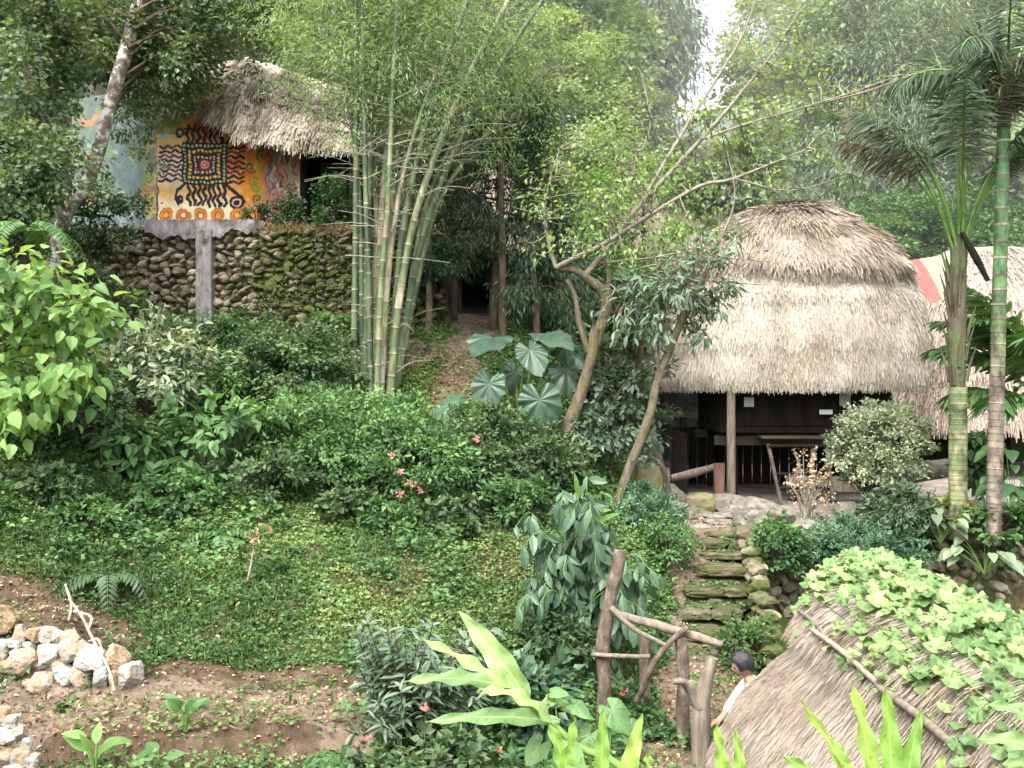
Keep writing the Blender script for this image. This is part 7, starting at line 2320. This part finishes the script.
near_plant('spear_leaf_plant', 'pair of short yellow spear leaves in front of the thatch corner', 732, 2.7,
           [((726, 810, D), (722, 765, D), (716, 723, D), 9, (.1, -1, .2), .7), ((740, 810, D), (742, 770, D), (735, 727, D), 8, (-.1, -1, .2), .6)], 'leaf_spear', [([(732, 810, D)], [.014, .011])])
D = 2.6
near_plant('spear_leaf_plant', 'cluster of long spear leaves standing against the vine covered roof', 872, 2.6,
           [((884, 830, D), (868, 750, D), (852, 680, D), 12, (.2, -1, .2), .8), ((893, 830, D), (892, 745, D), (885, 686, D), 13, (-.1, -1, .2), .45), ((900, 830, D), (906, 770, D), (922, 708, D), 12, (-.3, -.9, .3), .35), ((880, 830, D), (850, 770, D), (800, 700, D), 8, (.3, -.9, .3), .7), ((875, 825, D), (850, 780, D), (830, 735, D), 11, (.3, -.9, .3), .75), ((870, 830, D), (825, 775, D), (780, 755, D), 9, (.2, -.8, .6), .4), ((905, 830, D), (935, 780, D), (945, 755, D), 9, (-.3, -.9, .3), .4)],
           'leaf_spear', [([(886, 830, D)], [.016, .013])])
D = 2.5
near_plant('ginger_plant', 'ginger shoot with ribbed leaves reaching in over the roof edge', 1075, 2.4,
           [((1060, 745, D), (1030, 705, D), (985, 705, D), 10, (0, -.8, .7), .4), ((1060, 760, D), (1020, 735, D), (975, 740, D), 11, (0, -.8, .7), .5), ((1065, 765, D), (1030, 760, D), (1000, 765, D), 9, (0, -.8, .7), .6)], 'leaf_fresh', [([(1080, 800, D), (1055, 740, D)], [.016, .012, .008])])

# ---------------------------------------------------------------- ground cover, litter, moss: uncountable
def scatter(n, x0, x1, y0, y1):
    x = rng.uniform(x0, x1, n)
    y = rng.uniform(y0, y1, n)
    return x, y
N0 = 150000
x, y = scatter(N0, -9.5, 3.4, 7.2, 21)
_, _, _, _, soil = masks(x, y)
pp = np.stack([x, y, 0 * x], -1)
pn = fbm(pp * .7, 41, 3)
keep = (rng.uniform(size=N0) < np.clip(1.12 - soil * 1.02 + (pn - .5) * .8, 0.03, 1)) & ((y < 14.9) | (x < 2.2)) & ((y < 20) | (x > -2.2))
x, y = x[keep], y[keep]
z = tz(x, y)
K = 4
c = np.repeat(np.stack([x, y, z], -1), K, 0)
n = len(c)
d = rng.normal(size=(n, 3)) * [1, 1, .3] + [0, 0, .35]
hh = rng.gamma(1.5, .03, len(x)) * (0.6 + pn[keep])
pos = c + rng.normal(size=(n, 3)) * [.035, .035, .0] + np.stack([0 * c[:, 0], 0 * c[:, 0], np.repeat(hh, K)], -1)
pt = np.clip(np.repeat(.5 + (pn[keep] - .5) * 1.6 + (fbm(pp[keep] * 3, 43, 2) - .5) * .8, K) + rng.normal(size=n) * .16, 0, 1)
m = MB()
add_leaves(m, KITEW, pos, d, rng.normal(size=(n, 3)) * .45 + [0, -.1, 1], rng.uniform(.02, .06, n), pt)
struct(m.build('ground_cover', M['leaf_cover']), 'stuff')
m = MB()
x, y = scatter(5200, -9.3, 2.2, 8.0, 19.5)
_, _, _, _, soil = masks(x, y)
wn = fbm(np.stack([x, y, 0 * x], -1) * .9, 77, 3)
keep = (rng.uniform(size=len(x)) < np.clip((wn - .42) * 4 + .35 * (y > 12.5), .04, 1) * (1 - .85 * soil)) & ((y < 14.9) | (x < 2.0))
x, y, wn = x[keep], y[keep], wn[keep]
c = np.stack([x, y, tz(x, y)], -1)
K = 16
n = len(c) * K
ci = np.repeat(np.arange(len(c)), K)
hgt_ = np.repeat(rng.uniform(.06, .30, len(c)) * (.7 + .6 * wn), K) * rng.uniform(.2, 1, n)
pos = c[ci] + rng.normal(size=(n, 3)) * [.07, .07, 0] + np.stack([0 * hgt_, 0 * hgt_, hgt_], -1)
tt = np.clip(np.repeat(rng.uniform(.0, .95, len(c)), K) + rng.normal(size=n) * .12, 0, 1)
add_leaves(m, FOLD, pos, rng.normal(size=(n, 3)) * [1, 1, .4] + [0, 0, .1], rng.normal(size=(n, 3)) * .4 + [0, -.15, 1], np.repeat(rng.uniform(.04, .12, len(c)), K) * rng.uniform(.7, 1.2, n), tt, 0, 1.15)
struct(m.build('undergrowth', M['leaf_mid']), 'stuff')
# grass blades
m = MB()
x, y = scatter(90000, -9, 3.3, 7.2, 16)
_, _, _, _, soil = masks(x, y)
keep = (rng.uniform(size=len(x)) < np.clip(.9 - soil, .02, 1)) & ((y < 14.9) | (x < 2.2))
x, y = x[keep], y[keep]
p = np.stack([x, y, tz(x, y)], -1)
n = len(p)
add_leaves(m, NEEDLE, p, rng.normal(size=(n, 3)) * .4 + [0, -.1, 1], rvec(n), rng.uniform(.05, .16, n), np.clip(fbm(p * .8, 5, 2) + rng.normal(size=n) * .2, 0, 1), 0, 1.4)
struct(m.build('grass', M['leaf_cover']), 'stuff')
# fallen leaves
m = MB()
x, y = scatter(60000, -9, 3.4, 7.2, 18.5)
_, _, _, _, soil = masks(x, y)
keep = rng.uniform(size=len(x)) < .22 + .3 * soil + .5 * (fbm(np.stack([x, y, 0 * x], -1) * .8, 88, 3) > .56)
x, y = x[keep], y[keep]
p = np.stack([x, y, tz(x, y) + rng.uniform(.005, .06, len(x))], -1)
n = len(p)
add_leaves(m, OVATE, p, rng.normal(size=(n, 3)) * [1, 1, .25], rng.normal(size=(n, 3)) * .5 + [0, 0, 1], rng.uniform(.015, .065, n), rng.uniform(0, 1, n))
struct(m.build('leaf_litter', M['leaf_dry']), 'stuff')
# clods and pebbles on the soil
m = MB()
x, y = scatter(2600, -7, 3, 7.3, 11.5)
_, _, _, _, soil = masks(x, y)
keep = rng.uniform(size=len(x)) < soil
x, y = x[keep][:700], y[keep][:700]
z = tz(x, y)
for i in range(len(x)):
    s = rng.gamma(2, .012) + .012
    rock(m, (x[i], y[i], z[i] + s * .2), (s * 1.4, s * 1.2, s), rng.uniform(0, 6), 2, int(rng.integers(1e9)), 5)
struct(m.build('gravel', M['path']), 'stuff')
# growth on the stone walls
m = MB()
n = 16000
x = rng.uniform(P(60, 0, 20)[0], P(436, 0, 20)[0], n)
z = rng.uniform(.6, 3.1, n)
w_ = fbm(np.stack([x, 0 * x, z], -1) * 1.3, 61, 3) + .22 * ss(x, P(250, 0, 20)[0], P(300, 0, 20)[0]) + .12 * ss(1.9 - z, 0, 1)
keep = (w_ > .56) & ~((x > P(196, 0, 20)[0]) & (x < P(219, 0, 20)[0])) & ~((x > P(145, 0, 20)[0]) & (x < P(262, 0, 20)[0]) & (z > 2.75))
x, z = x[keep], z[keep]
p = np.stack([x, np.array([yf_main(q) for q in x]) - .17 + rng.uniform(0, .1, len(x)), z], -1)
n = len(p)
add_leaves(m, KITEW, p, rng.normal(size=(n, 3)) * .6 + [0, -.5, -.3], rng.normal(size=(n, 3)) * .5 + [0, -.7, .6], rng.uniform(.02, .055, n), rng.uniform(0, 1, n))
struct(m.build('wall_moss', M['leaf_moss']), 'stuff')
m = MB()
n = 5000
x = rng.uniform(3.4, 10.4, n)
z = rng.uniform(-3.6, -2.15, n)
keep = fbm(np.stack([x, 0 * x, z], -1) * 1.5, 63, 3) > .5
x, z = x[keep], z[keep]
p = np.stack([x, np.array([yf_yard(q) for q in x]) - .2 + rng.uniform(0, .1, len(x)), z], -1)
n = len(p)
add_leaves(m, KITEW, p, rng.normal(size=(n, 3)) * .6 + [0, -.5, -.3], rng.normal(size=(n, 3)) * .5 + [0, -.7, .6], rng.uniform(.04, .1, n), rng.uniform(0, .8, n))
struct(m.build('wall_moss', M['leaf_mid']), 'stuff')

m = MB()
x, y = scatter(9000, 2.0, 3.5, 11.5, 15.6)
cl_ = fbm(np.stack([x, y, 0 * x], -1) * 2.2, 91, 3)
keep = (cl_ > .5) | (np.abs(x - (2.55 + (y - 13) * .13)) > .48)
x, y = x[keep], y[keep]
sy = np.array([q[1] for q in step_y])[::-1]
sz = np.array([(384 - q[0]) / F * q[1] for q in step_y])[::-1]
on = np.abs(x - (2.55 + (y - 13) * .13)) < .5
zz = np.where(on, sz[np.clip(np.searchsorted(sy, y - .0) - 1, 0, len(sy) - 1)] - .02, tz(x, y) + .02)
p = np.stack([x, y, zz + rng.uniform(0, .05, len(x))], -1)
n = len(p)
add_leaves(m, KITEW, p, rng.normal(size=(n, 3)) * [1, 1, .3] + [0, -.3, .2], rng.normal(size=(n, 3)) * .5 + [0, -.3, 1], rng.uniform(.02, .06, n), rng.uniform(0, 1, n))
struct(m.build('step_moss', M['leaf_cover']), 'stuff')
# ---------------------------------------------------------------- light, sky, camera
world = bpy.data.worlds.new('World')
SC.world = world
world.use_nodes = True
nt = world.node_tree
nt.nodes.clear()
sky = nt.nodes.new('ShaderNodeTexSky')
sky.sky_type = 'NISHITA'
sky.sun_disc = False
SUN_EL, SUN_AZ = math.radians(58), math.radians(200)       # azimuth clockwise from +Y
sky.sun_elevation = SUN_EL
sky.sun_rotation = SUN_AZ
sky.air_density = 1.0
sky.dust_density = 6.0
sky.ozone_density = 1.0
hs_n = nt.nodes.new('ShaderNodeHueSaturation')              # thin bright cloud: the blue is washed out of the sky
hs_n.inputs['Saturation'].default_value = 0.35
hs_n.inputs['Value'].default_value = 4.5
bg = nt.nodes.new('ShaderNodeBackground')
bg.inputs['Strength'].default_value = 0.15
wo = nt.nodes.new('ShaderNodeOutputWorld')
nt.links.new(sky.outputs[0], hs_n.inputs['Color'])
nt.links.new(hs_n.outputs[0], bg.inputs['Color'])
nt.links.new(bg.outputs[0], wo.inputs['Surface'])

sun_d = bpy.data.lights.new('sun', 'SUN')
sun_d.energy = 2.1
sun_d.angle = math.radians(24)
sun_d.color = (1.0, 0.98, 0.94)
sun = bpy.data.objects.new('sun', sun_d)
COL.objects.link(sun)
dv = Vector((math.sin(SUN_AZ) * math.cos(SUN_EL), math.cos(SUN_AZ) * math.cos(SUN_EL), math.sin(SUN_EL)))
sun.rotation_euler = dv.to_track_quat('Z', 'Y').to_euler()

cam_d = bpy.data.cameras.new('camera')
cam_d.lens = 35
cam_d.sensor_width = 36
cam_d.clip_start = 0.05
cam_d.clip_end = 1000
cam = bpy.data.objects.new('camera', cam_d)
COL.objects.link(cam)
cam.location = (0, 0, 0)
cam.rotation_euler = (math.radians(90), 0, 0)
SC.camera = cam

SC.render.engine = 'CYCLES'
SC.cycles.max_bounces = 6
SC.cycles.diffuse_bounces = 4
SC.cycles.glossy_bounces = 2
SC.cycles.transmission_bounces = 4
SC.cycles.transparent_max_bounces = 4
SC.cycles.caustics_reflective = False
SC.cycles.caustics_refractive = False
SC.cycles.use_denoising = True
SC.cycles.use_adaptive_sampling = True
SC.cycles.adaptive_threshold = 0.02
SC.view_settings.view_transform = 'Standard'
SC.view_settings.look = 'None'
SC.view_settings.exposure = 0

# thin pale mist hanging over the wooded slope behind the huts
m = MB()
box(m, (0, 63, 22), (190, 80, 70), 0, bev=0.01)
mm, nt_h, out_h = new_mat('pale mist')
vs_ = nt_h.nodes.new('ShaderNodeVolumeScatter')
vs_.inputs['Density'].default_value = 0.0095
vs_.inputs['Anisotropy'].default_value = 0.1
vs_.inputs['Color'].default_value = (0.97, 1.0, 0.97, 1)
nt_h.links.new(vs_.outputs[0], out_h.inputs['Volume'])
struct(m.build('mist', mm), 'stuff')
